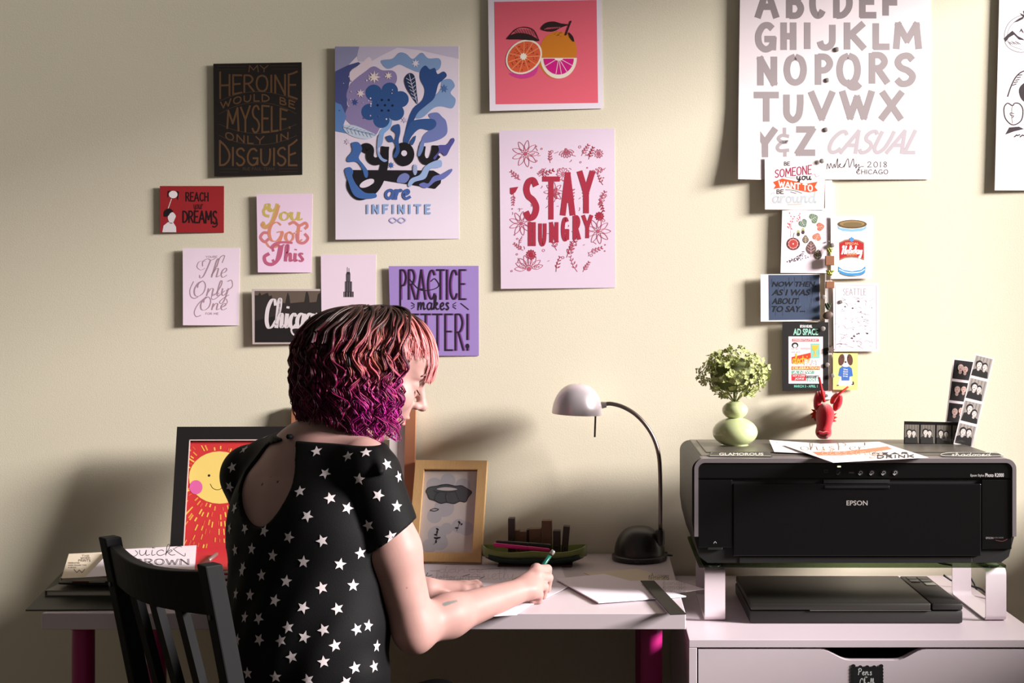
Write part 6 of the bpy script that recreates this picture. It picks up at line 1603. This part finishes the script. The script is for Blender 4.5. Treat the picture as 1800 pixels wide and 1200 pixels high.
        for axs in range(3):
            o = [a for a in range(3) if a != axs]
            s0 = [slice(None)] * 3; s1 = [slice(None)] * 3
            s0[axs] = slice(0, -1); s1[axs] = slice(1, None)
            A, B = sg[tuple(s0)], sg[tuple(s1)]
            e = np.argwhere(A != B)
            ok = (e[:, o[0]] > 0) & (e[:, o[1]] > 0) & (e[:, o[0]] < s.n[o[0]] - 1) & (e[:, o[1]] < s.n[o[1]] - 1)
            e = e[ok]
            fl = A[e[:, 0], e[:, 1], e[:, 2]]
            q = []
            for da, db in ((0, 0), (1, 0), (1, 1), (0, 1)):
                ee = e.copy(); ee[:, o[0]] -= da; ee[:, o[1]] -= db
                q.append(idx[ee[:, 0], ee[:, 1], ee[:, 2]])
            q = np.stack(q, 1)
            flip = fl if axs != 1 else ~fl
            q[~flip] = q[~flip][:, ::-1]
            Fs.append(q)
        return V, np.concatenate(Fs).astype(np.int32)

def nrm(v): v = np.array(v, dtype=float); return v / np.linalg.norm(v)
FW = nrm((.57, .82, 0)); LF_ = nrm((-.82, .57, 0)); Fd = (FW[0], FW[1])
P0, P1, P2, P3 = (-.525, -.705, .565), (-.517, -.728, .70), (-.515, -.68, .89), (-.508, -.66, .975)
S_R = np.array(W(654, 833, 2.125)); E_R = np.array(W(728, 1103, 2.14)); W_R = np.array(W(903, 1042, 2.305))
S_L = np.array((-.652, -.572, .982)); E_L = np.array((-.60, -.47, .780)); W_L = np.array(((752 - VX) * 2.37 / FPX, -.51, .7545))
N0, N1 = np.array((-.482, -.645, 1.015)), np.array((-.437, -.617, 1.125))
HC = np.array(W(661, 646, 2.26))
fh = nrm((.965, .26, 0)); pit = math.radians(25)
hf = fh * math.cos(pit) + np.array((0, 0, -math.sin(pit))); hu = fh * math.sin(pit) + np.array((0, 0, math.cos(pit))); hl = np.cross(hu, hf)
RH = np.stack([hf, hl, hu], 1)
HS = .93
def hd(x, y, z): return HC + RH @ (np.array((x, y, z)) * HS)

def torso(Fl, off, k=.03):
    Fl.ecap(P0, P1, .160, .122, Fd, .74, k, off); Fl.ecap(P1, P2, .122, .138, Fd, .76, k, off); Fl.ecap(P2, P3, .136, .118, Fd, .74, k, off)
    Fl.cap(S_L * .82 + np.array(P3) * .18, S_R * .82 + np.array(P3) * .18, .046, .046, .035, off=off)
    for S_ in (S_L, S_R): Fl.cap(N0 + np.array((0, 0, .01)), S_ * .8 + N0 * .2 + np.array((0, 0, .018)), .046, .033, .03, off=off)
    for sd in (-1, 1): Fl.ell(np.array(P2) + FW * .085 + LF_ * .062 * sd + np.array((0, 0, -.01)), (.058, .058, .056), None, .03, off=off)
    # shoulder blades
    for sd in (-1, 1): Fl.ell(np.array(P3) - FW * .055 + LF_ * .075 * sd + np.array((0, 0, -.05)), (.05, .05, .07), None, .03, off=off)

body = Field((-.76, -.90, .44), (-.06, -.36, 1.32), .0026)
torso(body, .004)
body.cap(N0, N1, .056, .050, .03); body.cap(N1, hd(-.02, 0, -.03), .050, .052, .02)
for S_, E_ in ((S_R, E_R), (S_L, E_L)):
    M_ = S_ + (E_ - S_) * .5
    body.cap(S_, M_, .039, .0455, .02); body.cap(M_, E_, .0455, .0355, .02)
# forearms
for E, Wr in ((E_R, W_R), (E_L, W_L)):
    M_ = E + (Wr - E) * .33
    body.cap(E, M_, .035, .0365, .02); body.cap(M_, Wr, .0365, .0235, .02)
body.ell(W(731, 1120, 2.135), (.026, .026, .026), None, .018)
# head
def he(c, r, k=.012, sub=False): body.ell(hd(*c), np.array(r) * HS, RH, k, sub)
def hcap(a, b, ra, rb, k=.008, sub=False): body.cap(hd(*a), hd(*b), ra * HS, rb * HS, k, sub)
he((-.015, 0, .035), (.094, .074, .082), .03); he((.03, 0, -.025), (.062, .060, .082), .03); he((.028, 0, -.072), (.050, .050, .042), .025)
he((.062, 0, .045), (.034, .054, .042), .02)
hcap((.066, -.006, -.104), (.066, .006, -.104), .0185, .0185, .016)
he((.076, 0, .018), (.020, .046, .012), .014)
for sd in (-1, 1):
    he((.099, sd * .032, .002), (.017, .018, .0135), .010, True)
    he((.0725, sd * .0315, .0005), (.0155, .0165, .0125), .003)
    he((.060, sd * .036, -.034), (.026, .026, .026), .02)
    hcap((-.008, sd * .073, .0), (-.012, sd * .079, -.03), .014, .008, .006)
he((.078, 0, -.058), (.018, .030, .024), .014)
hcap((.089, 0, .010), (.112, 0, -.028), .0075, .0095, .010)
he((.1135, 0, -.033), (.0115, .0115, .0095), .006)
for sd in (-1, 1):
    he((.1005, sd * .0115, -.0365), (.0105, .0075, .0075), .005); he((.106, sd * .0065, -.0445), (.005, .003, .003), .003, True)
he((.0925, 0, -.064), (.0095, .020, .0055), .004); he((.0895, 0, -.078), (.0095, .018, .0062), .004)
hcap((.101, -.012, -.0712), (.101, .012, -.0712), .0022, .0022, .003, True)
# right hand, holding the pen
def wp_(px, py, d): return np.array(W(px, py, d))
HR = dict(idx=[(943, 1001, 2.372), (962, 1000, 2.402), (963, 1019, 2.415), (951, 1032, 2.414)], mid=[(944, 1013, 2.356), (964, 1015, 2.384), (961, 1034, 2.398), (948, 1042, 2.398)],
          ring=[(940, 1027, 2.341), (957, 1031, 2.366), (954, 1046, 2.378), (942, 1049, 2.378)], pky=[(933, 1040, 2.327), (948, 1045, 2.349), (947, 1055, 2.357), (936, 1056, 2.352)])
for nm, r0 in (('idx', .0092), ('mid', .0094), ('ring', .0088), ('pky', .0080)):
    q = [wp_(*p) for p in HR[nm]]
    body.cap(W_R + (q[0] - W_R) * .15, q[0], .0135, r0 * 1.12, .010)
    for i in range(3): body.cap(q[i], q[i + 1], r0 * (1.05 - .09 * i), r0 * (.98 - .09 * i), .0028 if i else .005)
    body.ell(q[0] + np.array((0, -.001, .0015)), (r0 * 1.12,) * 3, None, .006)
body.ell((W_R + wp_(937, 1024, 2.352)) / 2 + np.array((.004, .004, -.002)), (.030, .030, .020), None, .014)
for a, b_, r1, r2 in (((908, 1030, 2.338), (927, 1020, 2.392), .015, .0115), ((927, 1020, 2.392), (941, 1018, 2.425), .0105, .0095), ((941, 1018, 2.425), (946, 1033, 2.432), .0093, .0078)):
    body.cap(wp_(*a), wp_(*b_), r1, r2, .005)
# left hand lying on the paper, fingers loosely curled
HL = dict(idx=[(816, 1037, 2.378), (836, 1034, 2.386), (843, 1046, 2.390), (836, 1051, 2.388)], mid=[(819, 1032, 2.395), (840, 1028.5, 2.404), (847, 1041, 2.407), (840, 1046, 2.405)],
          ring=[(817, 1029, 2.412), (837, 1026, 2.421), (843, 1038, 2.424), (837, 1042, 2.422)], pky=[(812, 1028, 2.427), (829, 1027, 2.435), (834, 1036, 2.437), (829, 1040, 2.436)])
for nm, r0 in (('idx', .0090), ('mid', .0092), ('ring', .0086), ('pky', .0078)):
    q = [wp_(*p) for p in HL[nm]]
    body.cap(W_L + (q[0] - W_L) * .15, q[0], .0135, r0 * 1.12, .010)
    for i in range(3): body.cap(q[i], q[i + 1], r0 * (1.05 - .09 * i), r0 * (.98 - .09 * i), .0028 if i else .005)
for a, b_, r1, r2 in (((762, 1046, 2.362), (782, 1050, 2.352), .0145, .0115), ((782, 1050, 2.352), (803, 1051, 2.352), .0105, .0092), ((803, 1051, 2.352), (820, 1050, 2.362), .0088, .0075)):
    body.cap(wp_(*a), wp_(*b_), r1, r2, .006)
body.cut((0, 0, .4585), (0, 0, -1))
bv, bf = body.mesh(); del body

# skin with the few moles and the small forearm tattoo as pigment on the body itself
skin = bpy.data.materials.new('skin'); skin.use_nodes = True
nt = skin.node_tree; pb = nt.nodes['Principled BSDF']
pb.inputs['Roughness'].default_value = .5; pb.inputs['Specular IOR Level'].default_value = .22
pb.inputs['Subsurface Weight'].default_value = .06; pb.inputs['Subsurface Radius'].default_value = (.010, .004, .002); pb.inputs['Subsurface Scale'].default_value = .5
geo = nt.nodes.new('ShaderNodeNewGeometry'); nz = nt.nodes.new('ShaderNodeTexNoise'); nz.inputs['Scale'].default_value = 26; nz.inputs['Detail'].default_value = 4
nt.links.new(geo.outputs['Position'], nz.inputs['Vector'])
mx_ = nt.nodes.new('ShaderNodeMix'); mx_.data_type = 'RGBA'; mx_.inputs[6].default_value = lin((160, 121, 114)); mx_.inputs[7].default_value = lin((177, 138, 131))
nt.links.new(nz.outputs['Fac'], mx_.inputs[0]); last = mx_.outputs[2]
def spot(c, r, col, soft=.0006):
    global last
    ds = nt.nodes.new('ShaderNodeVectorMath'); ds.operation = 'DISTANCE'; ds.inputs[1].default_value = tuple(c); nt.links.new(geo.outputs['Position'], ds.inputs[0])
    mr = nt.nodes.new('ShaderNodeMapRange'); mr.inputs[1].default_value = r - soft; mr.inputs[2].default_value = r + soft; mr.inputs[3].default_value = 1; mr.inputs[4].default_value = 0
    nt.links.new(ds.outputs['Value'], mr.inputs[0])
    m2 = nt.nodes.new('ShaderNodeMix'); m2.data_type = 'RGBA'; m2.inputs[7].default_value = lin(col); nt.links.new(last, m2.inputs[6]); nt.links.new(mr.outputs[0], m2.inputs[0]); last = m2.outputs[2]
BVb = BVHTree.FromPolygons([tuple(p) for p in bv], [tuple(f) for f in bf])
def hit(tree, px, py):
    d = Vector(((px - VX) / FPX, 1, -(py - HY) / FPX)).normalized()
    return tree.ray_cast(CAM, d)
for px, py, r, c in ((461, 851, .0028, (92, 52, 34)), (488, 846.5, .0022, (70, 40, 30)), (476, 838, .0012, (110, 70, 50)), (715, 1033, .0015, (150, 100, 92))):
    h_ = hit(BVb, px, py)
    if h_[0] is not None: spot(h_[0], r, c)
for px, py, r in ((781, 1062, .0036), (784, 1061, .0036), (787, 1060, .0036), (790, 1059, .0034), (794, 1058, .003), (798, 1057, .0028), (802, 1056, .0024)):
    h_ = hit(BVb, px, py)
    if h_[0] is not None: spot(h_[0], r, (112, 112, 108), .0014)
for sd in (-1, 1): spot(hd(.094, sd * .004, -.0715), .0125 * HS, (196, 112, 116), .004)
nt.links.new(last, pb.inputs['Base Color'])

person = mesh('person', bv, bf, skin, None, smooth=True, label='seated person with wavy pink and brown bob in black star dress, writing', cat='person')

# ------------------------------------------------------------------ star dress
dr = Field((-.78, -.93, .48), (-.24, -.46, 1.10), .0033)
torso(dr, .0095)
dr.ecap(P0, P1, .165, .142, Fd, .76, .04, .006); dr.ecap((-.517, -.722, .70), (-.519, -.69, .86), .140, .150, Fd, .74, .04, .004)
def sleeve(S_, E_, r0, r1, t):
    dr.cap(S_ + np.array((0, 0, -.005)), S_ + (E_ - S_) * t, r0, r1, .022)
    dr.ell(S_ + np.array((-.004, 0, .004)), (.047, .047, .047), None, .02)
dr.cap(W(650, 780, 2.128), W(668, 828, 2.072), .013, .007, .010)      # gathered sleeve head
# cuffs are cut from a separate field so the cut does not touch the body of the dress
dsv = Field((-.78, -.93, .48), (-.24, -.46, 1.10), .0033)
dr_main = dr
dr = dsv; sleeve(S_R, E_R, .048, .060, .62); dr.cut(W(678, 950, 2.12), (.585, 0.06, -.81))
vR = dsv.v.copy(); dsv.v[:] = 10.0
sleeve(S_L, E_L, .057, .062, .62); dsv.cut(S_L + (E_L - S_L) * .46, E_L - S_L)
dr = dr_main
for q in (vR, dsv.v):
    h = np.clip(.5 + .5 * (dr.v - q) / .006, 0, 1); dr.v = dr.v * (1 - h) + q * h - .006 * h * (1 - h)
del dsv, vR
# gentle cloth folds
X, Y, Z = np.meshgrid(*dr.ax, indexing='ij')
u_ = X * LF_[0] + Y * LF_[1]
dr.v += (.0022 * np.sin(u_ * 95 + Z * 30) * np.clip((.95 - Z) * 4, 0, 1) + .0022 * np.sin(Z * 70 + u_ * 38 + 1.0) * np.clip((.85 - Z) * 5, 0, 1)).astype(np.float32)
dr.cut((0, 0, .4595), (0, 0, -1))
# neck opening
dr.cut((-.5, -.65, 1.060), (.03, -.03, 1))
# keyhole opening at the back, an outline on the back plane pushed through the cloth
kh = [(509, 769), (515, 786), (519, 815), (521.5, 842), (513, 870), (496, 898), (478, 916), (462, 922.5), (443, 919), (425, 905), (413, 882), (408, 856), (411, 830), (424, 808), (448, 791), (478, 781)]
kw = [((x - VX) * 2.13 / FPX, ZC - (y - HY) * 2.13 / FPX) for x, y in kh]
kw = [(p.x, p.y) for p in catmull(kw, True, 4)]
sl = (slice(None), slice(0, int((-.66 + .93) / .0033)), slice(int((.84 - .48) / .0033), None))
xx, zz_ = np.meshgrid(dr.ax[0], dr.ax[2][sl[2]], indexing='ij')
dmin = np.full(xx.shape, 9.0); ins = np.zeros(xx.shape, dtype=bool)
for i in range(len(kw)):
    (ax_, az_), (bx_, bz_) = kw[i - 1], kw[i]
    ex, ez = bx_ - ax_, bz_ - az_; t = np.clip(((xx - ax_) * ex + (zz_ - az_) * ez) / (ex * ex + ez * ez + 1e-12), 0, 1)
    dmin = np.minimum(dmin, np.hypot(xx - ax_ - t * ex, zz_ - az_ - t * ez))
    cr = ((az_ > zz_) != (bz_ > zz_)) & (xx < ex * (zz_ - az_) / (ez if abs(ez) > 1e-12 else 1e-12) + ax_); ins ^= cr
kd = np.where(ins, -dmin, dmin)
dr.v[sl] = np.maximum(dr.v[sl], -kd[:, None, :].astype(np.float32))
dv, df = dr.mesh(); del dr, dr_main, X, Y, Z, u_
dress_m = mat((7, 6, 7), .7, spec=.15, bump=.25, bscale=900, name='black_crepe')
dress = mesh('dress', dv, df, dress_m, person, smooth=True)
# printed stars, laid onto the cloth
BVd = BVHTree.FromPolygons([tuple(p) for p in dv], [tuple(f) for f in df])
sp = [(380 + x * .2167, 740 + y * .2167) for x, y in ((410, 125), (765, 135), (1010, 155), (815, 245), (1070, 285), (1215, 255), (1385, 350), (885, 425), (1160, 470), (1480, 450), (110, 530), (680, 570), (925, 625), (1315, 600), (1065, 705), (1465, 690), (740, 770), (1235, 845), (235, 870), (110, 870), (390, 890), (590, 940), (860, 970), (1420, 935), (155, 1045), (290, 1035), (460, 1090), (710, 1140), (1170, 1070), (1005, 1160), (220, 1185), (150, 705), (130, 375), (230, 230))]
sp += [(380 + x * .2111, 960 + y * .2111) for x, y in ((215, 205), (380, 240), (585, 290), (880, 345), (1140, 325), (165, 395), (285, 405), (490, 450), (725, 510), (1010, 520), (240, 590), (355, 600), (600, 675), (895, 695), (1170, 690), (1265, 660), (735, 755), (360, 775), (180, 775), (540, 785), (990, 825), (1335, 830), (895, 960), (630, 920), (1155, 1010), (1315, 1000), (265, 1055), (495, 1085), (765, 1110), (1080, 1130))]
star_m = mat((206, 194, 196), .6, spec=.25, name='white_star_print')
hits = []
for px, py in sp:
    h_ = hit(BVd, px, py)
    if h_[0] is not None and h_[0].y < -.4: hits.append((h_[0], h_[1]))
rs2 = random.Random(4)
for i in range(260):        # the same print carries on round the sides that the photograph does not show
    a = rs2.uniform(-.4, 3.5); z = rs2.uniform(.52, 1.0); o_ = Vector((-.515 + .6 * math.cos(a), -.69 + .6 * math.sin(a), z))
    h_ = BVd.ray_cast(o_, (Vector((-.515, -.69, z)) - o_).normalized())
    if h_[0] is None or hit(BVd, VX + h_[0].x * FPX / (h_[0].y + DW), HY + (ZC - h_[0].z) * FPX / (h_[0].y + DW))[0] is None: continue
    vis = hit(BVd, VX + h_[0].x * FPX / (h_[0].y + DW), HY + (ZC - h_[0].z) * FPX / (h_[0].y + DW))[0]
    if (vis - h_[0]).length < .02: continue
    if all((h_[0] - q[0]).length > .034 for q in hits): hits.append((h_[0], h_[1]))
for p, nn in hits:
    if nn.dot(CAM - p) < 0 and (CAM - p).length < 2.25: nn = -nn
    loc_n = BVd.find_nearest(p); 
    up = Vector((0, 0, 1)); up = (up - nn * up.dot(nn)).normalized() if abs(nn.z) < .95 else nn.orthogonal().normalized(); sd = nn.cross(up)
    rot = rs2.uniform(-.45, .45); R0 = .0108; v = []; rings = [(0.0,), (.5,), (1.0,)]
    v.append((0, 0))
    for rr in (.5, 1.0):
        for i in range(10):
            a = math.pi / 2 + rot + i * math.pi / 5; r = (R0 if i % 2 == 0 else R0 * .43) * rr; v.append((r * math.cos(a), r * math.sin(a)))
    P = []
    for x, y in v:
        q = p + sd * x + up * y + nn * .006
        nh = BVd.ray_cast(q, -nn, .02)
        if nh[0] is None:
            nh = BVd.find_nearest(q)
        P.append(nh[0] + nn * .0009)
    f = [(0, 1 + i, 1 + (i + 1) % 10) for i in range(10)] + [(1 + i, 11 + i, 11 + (i + 1) % 10, 1 + (i + 1) % 10) for i in range(10)]
    mesh('printed_star', P, f, star_m, dress)
# dark hem tie at the nape
MB().lathe([(.0045, -.004), (.0065, 0), (.0045, .004)], tuple(W(509, 767, 2.165)), 12).build('neck_button', dress_m, dress, smooth=True)
# cuff piping
# ------------------------------------------------------------------ trousers and shoes (below the picture)
tr = Field((-.78, -.95, .0), (.02, -.20, .62), .007)
hipL, hipR = np.array(P0) + LF_ * .085, np.array(P0) - LF_ * .085
cf = nrm((.68, .73, 0))
for hp, sd in ((hipL, 1), (hipR, -1)):
    hp = np.array((hp[0], hp[1], .524)); kn = hp + cf * .40 + np.array((0, 0, -.045)) + LF_ * .02 * sd; an = kn + np.array((0, 0, -.40)) + cf * .02
    tr.cap(hp, kn, .064, .054, .02); tr.cap(kn, an, .053, .042, .02)
tr.ell((P0[0], P0[1], .535), (.135, .135, .072), None, .03)
tv, tf_ = tr.mesh(); del tr
mesh('trousers', tv, tf_, mat((22, 20, 24), .8), person, smooth=True)
for hp, sd in ((hipL, 1), (hipR, -1)):
    an = hp + cf * .42 + LF_ * .02 * sd; b = bmesh.new(); bmesh.ops.create_uvsphere(b, u_segments=20, v_segments=12, radius=1)
    for v in b.verts:
        p = Vector((an[0], an[1], 0)) + Vector(tuple(cf)) * (v.co.x * .125 + .045) + Vector(tuple(LF_)) * v.co.y * .045
        p.z = .0006 + max(0, .045 + v.co.z * .05 - .012 * v.co.x); v.co = p
    MB().bm(b).build('shoe', mat((30, 28, 30), .6), person, smooth=True)

# ------------------------------------------------------------------ face details
lash = MB(); lid = []
for sd in (-1,):
    pts_ = [hd(.0865, sd * .0445, -.0075), hd(.0895, sd * .039, -.0095), hd(.0912, sd * .033, -.0105), hd(.0905, sd * .026, -.0095), hd(.088, sd * .020, -.007)]
    base = catmull([tuple(p) for p in pts_], seg=4)
    lash.tube(base, .0011, 6)
    for i, p in enumerate(base[::1]):
        t = i / (len(base) - 1); out = Vector(tuple(RH @ np.array((.9, sd * (.75 - .9 * t), -.55)))).normalized(); L = .0075 * (.75 + .25 * math.sin(t * 3.1))
        lash.tube([p, p + out * L * .6 + Vector((0, 0, -.0006)), p + out * L + Vector((0, 0, .0012))], [.0006, .0005, .0002], 4)
lash.build('eyelashes', mat((24, 18, 18), .6), person)
bro = catmull([tuple(hd(.083, -.050, .022)), tuple(hd(.0925, -.036, .029)), tuple(hd(.0965, -.018, .026))], seg=5)
MB().tube(bro, [.001 + .0016 * math.sin(math.pi * i / (len(bro) - 1)) for i in range(len(bro))], 6).build('eyebrow', mat((120, 82, 76), .8), person)

# ------------------------------------------------------------------ hair: wavy bob, brown roots, pink and magenta ends
hb = Field(HC - .22, HC + .20, .0045)
fx3 = nrm((fh[0], fh[1], 0)); lx3 = np.array((-fx3[1], fx3[0], 0))
RHg = np.stack([fx3, lx3, np.array((0, 0, 1.0))], 1)
def hg(x, y, z): return HC + RHg @ np.array((x, y, z))
hb.ell(hg(-.020, 0, .030), (.106, .084, .080), RHg, .02); hb.ell(hg(-.055, 0, -.025), (.088, .094, .062), RHg, .03)
hb.ell(hg(-.012, -.066, -.030), (.034, .018, .052), RHg, .02); hb.ell(hg(-.012, .066, -.030), (.034, .018, .052), RHg, .02)
hb.ell(hd(.115, 0, -.015), (.072, .095, .080), RH, .012, True)
hv, hfc = hb.mesh(); del hb
hair_m = bpy.data.materials.new('dyed_hair'); hair_m.use_nodes = True
hn = hair_m.node_tree; hp_ = hn.nodes['Principled BSDF']; hp_.inputs['Roughness'].default_value = .46; hp_.inputs['Specular IOR Level'].default_value = .35
at = hn.nodes.new('ShaderNodeAttribute'); at.attribute_name = 'dye'; hn.links.new(at.outputs['Color'], hp_.inputs['Base Color'])
HV = [np.asarray(hv)]; HF = [np.concatenate([hfc], 0)]; HCOL = [np.tile(np.array(lin((40, 18, 20))), (len(hv), 1))]
nv = len(hv)
rg = np.random.RandomState(21)
def mixc(a, b, t): return np.array(a) * (1 - t) + np.array(b) * t
ROOT = np.array(lin((54, 32, 24))); DARK = np.array(lin((30, 14, 16))); MAG = np.array(lin((176, 22, 112))); VIO = np.array(lin((190, 24, 150))); MAR = np.array(lin((112, 14, 52))); PINK = np.array(lin((214, 126, 128))); PALE = np.array(lin((230, 164, 164))); COP = np.array(lin((174, 94, 80)))
def strand(path, r, cols):
    """thin four-sided tapering tube"""
    global nv
    P = np.asarray(path); n = len(P)
    T = np.gradient(P, axis=0); T /= np.linalg.norm(T, axis=1)[:, None] + 1e-9
    up = np.cross(T, np.array((.3, .2, .9))); up /= np.linalg.norm(up, axis=1)[:, None] + 1e-9; sd = np.cross(T, up)
    rr = (r * (1 - .75 * np.linspace(0, 1, n) ** 3))[:, None]
    ring = np.stack([P + up * rr, P + sd * rr, P - up * rr, P - sd * rr], 1).reshape(-1, 3)
    i = np.arange(n - 1)[:, None] * 4; k = np.arange(4)[None, :]
    f = np.stack([i + k, i + (k + 1) % 4, i + 4 + (k + 1) % 4, i + 4 + k], -1).reshape(-1, 4) + nv
    HV.append(ring); HF.append(f.astype(np.int32)); HCOL.append(np.repeat(cols, 4, 0)); nv += len(ring)
def Rphi(c, s): 
    Rf, Rb, Rs = .108, .132, .098
    return 1 / math.sqrt((c / (Rf if c > 0 else Rb)) ** 2 + (s / Rs) ** 2)
def clump(phi, zend, bang=False, amp=.007, freq=2.6, layer=0.0, crown=(-.02, 0.0), ns=7, phi0=None):
    c, s = math.cos(phi), math.sin(phi)
    R = Rphi(c, s) * (1 + layer); n = 46
    ph0 = 2.0 * phi + rg.normal() * 1.0; a_ = amp * rg.uniform(.7, 1.25); tw = 1
    th = np.linspace(.10, 1, n)
    ztop = .106 * (1 + layer * .6)
    # arc length over the crown then a free drop
    arc = np.linspace(0, 1, n)
    zs = []; rs_ = []
    Lc = 1.35 * R; Ld = max(.0, -(zend) + .02); tot = (Lc + Ld) * (rg.uniform(.78, .95) if bang and zend > .0155 else 1.0)
    for t in arc:
        l = t * tot
        if l < Lc:
            an = l / Lc * math.pi / 2; rs_.append(R * math.sin(an) ** .9); zs.append(ztop * math.cos(an) + .006 * math.sin(an))
        else:
            e = (l - Lc) / max(Ld, 1e-6); rs_.append(R * (1 + (.05 if c < .2 else -.02) * math.sin(e * 2.2) - .05 * e * e)); zs.append(.006 - e * Ld)
    rs_ = np.array(rs_); zs = np.array(zs)
    env = np.clip((arc - .22) / .5, 0, 1) * (0.25 if bang else 1.0)
    w = ph0 + tw * 2 * math.pi * freq * arc * tot / .2
    if phi0 is not None:      # combed sideways over the crown before it hangs
        sm = np.clip(arc / .55, 0, 1); sm = sm * sm * (3 - 2 * sm); ph = phi0 + (phi - phi0) * sm
        c, s = np.cos(ph), np.sin(ph); rs_ = rs_ * np.array([Rphi(a, b) for a, b in zip(c, s)]) / Rphi(math.cos(phi), math.sin(phi))
    rad = rs_ + env * a_ * np.cos(2 * w + rg.uniform(0, 6.28)) * .3; tan = env * a_ * .95 * np.sin(w)
    cx = crown[0] * (1 - arc) ** 1.0 
    base = np.stack([rad * c - tan * s + cx, rad * s + tan * c + crown[1] * (1 - arc), zs], 1)
    # dye
    deg = (math.degrees(phi) + 180) % 360 - 180
    front = max(0, 1 - abs(deg) / 62.0)
    for k in range(ns):
        o = rg.normal(size=3) * np.array((.0023, .0023, .0010)); spread = (.45 + .9 * arc)[:, None]
        lag = rg.normal() * .35
        wv = np.stack([-np.sin(w + lag) * s, np.sin(w + lag) * c, np.zeros(n)], 1) * (env * a_ * .35)[:, None]
        loc = base + o * spread + wv
        pts_ = HC + loc @ RHg.T
        u = rg.rand(); 
        if bang or front > .35:
            mid, end = mixc(COP, PINK, rg.rand()), mixc(PINK, PALE, rg.rand()); t0, t1 = .42 + .12 * rg.rand(), .74
            if not bang and front < .6: end = mixc(MAG, PINK, rg.rand() ** 2)
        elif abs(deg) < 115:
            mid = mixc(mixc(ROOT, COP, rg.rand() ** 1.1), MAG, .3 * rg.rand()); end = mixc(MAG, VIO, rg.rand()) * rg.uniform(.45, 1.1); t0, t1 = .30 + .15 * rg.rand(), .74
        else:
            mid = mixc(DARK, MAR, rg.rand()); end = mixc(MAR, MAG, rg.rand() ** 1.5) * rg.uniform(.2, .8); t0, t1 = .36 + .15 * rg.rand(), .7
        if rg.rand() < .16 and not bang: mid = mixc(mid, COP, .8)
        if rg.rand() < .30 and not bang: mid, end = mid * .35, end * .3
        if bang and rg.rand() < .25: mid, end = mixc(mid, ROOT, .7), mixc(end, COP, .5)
        rt = mixc(ROOT, DARK, rg.rand())
        cols = np.stack([mixc(rt, mid, min(1, max(0, (t - t0 * .7) / (t0 * .5)))) if t < t1 - .12 else mixc(mid, end, min(1, (t - t1 + .12) / .2)) for t in arc])
        strand(pts_, rg.uniform(.0012, .0024), cols)
for i in range(300):
    deg = rg.uniform(72, 288); d2 = deg if deg < 180 else deg - 360
    a = abs(d2)
    zend = -.128 + .055 * np.clip((a - 75) / 70, 0, 1) + rg.uniform(-.012, .02)
    if a < 88: zend += rg.uniform(.018, .05)
    elif a < 104: zend += rg.uniform(.0, .03)
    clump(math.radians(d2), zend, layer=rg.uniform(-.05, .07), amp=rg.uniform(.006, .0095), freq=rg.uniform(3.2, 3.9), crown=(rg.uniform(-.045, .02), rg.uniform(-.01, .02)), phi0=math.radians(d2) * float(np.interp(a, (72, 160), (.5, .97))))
for i in range(60):     # the camera side gets a denser outer layer
    deg = rg.uniform(-150, -72); a = abs(deg)
    zend = -.112 + .042 * np.clip((a - 75) / 70, 0, 1) + rg.uniform(-.012, .03)
    if a < 88: zend += rg.uniform(.01, .04)
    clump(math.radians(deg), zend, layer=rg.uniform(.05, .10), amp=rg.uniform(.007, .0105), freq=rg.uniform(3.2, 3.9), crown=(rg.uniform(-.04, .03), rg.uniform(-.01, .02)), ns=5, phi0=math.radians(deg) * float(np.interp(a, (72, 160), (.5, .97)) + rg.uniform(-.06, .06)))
for i in range(70):     # fringe
    deg = rg.uniform(-27, 48)
    clump(math.radians(deg), rg.uniform(-.016, .008), True, layer=rg.uniform(-.06, .0), amp=.006, freq=1.4, crown=(rg.uniform(-.03, .02), rg.uniform(-.012, .02)), ns=8)
for i in range(44):     # shorter strands over the temple
    deg = rg.uniform(-74, -27)
    clump(math.radians(deg), rg.uniform(.016, .02), True, layer=rg.uniform(-.06, .02), amp=.012, freq=2.0, crown=(rg.uniform(-.03, .02), rg.uniform(-.012, .02)), ns=8, phi0=math.radians(deg) * .7)
hv_ = np.concatenate(HV); hf_ = np.concatenate(HF)
hair = mesh('hair', hv_, hf_, hair_m, person, smooth=True, label='wavy chin length bob, brown at the roots turning pink and magenta', kind='stuff')
ca = hair.data.color_attributes.new('dye', 'FLOAT_COLOR', 'POINT')
cc = np.concatenate([c if c.shape[1] == 4 else np.concatenate([c, np.ones((len(c), 1))], 1) for c in HCOL]).astype(np.float32); cc[:, 3] = 1
ca.data.foreach_set('color', cc.ravel())

# ------------------------------------------------------------------ the pen in her hand
pa, pb_ = W(917, 1046, 2.408), W(973.5, 967, 2.424)
pd = (pb_ - pa).normalized(); PLn = (pb_ - pa).length
pen_t = thing('ink_pen', pa, 'clear pen with teal ink held in the writing hand', 'pen')
MB().tube([pa, pa + pd * .004, pa + pd * .018], [.0004, .0013, .0036], 12).build('nib', mat((160, 150, 130), .3, .8), pen_t, smooth=True)
MB().tube([pa + pd * .018, pa + pd * .022, pb_ - pd * .010, pb_ - pd * .009], [.0040, .0046, .0050, .0046], 16).build('barrel', glass((226, 236, 232), name='clear_barrel'), pen_t, smooth=True)
MB().tube([pa + pd * .03, pb_ - pd * .012], .0039, 12).build('ink_core', mat((10, 100, 86), .3), pen_t, smooth=True)
MB().tube([pb_ - pd * .009, pb_ - pd * .002, pb_], [.0047, .0046, .0030], 16).build('end_plug', mat((150, 150, 146), .25, .5), pen_t, smooth=True)
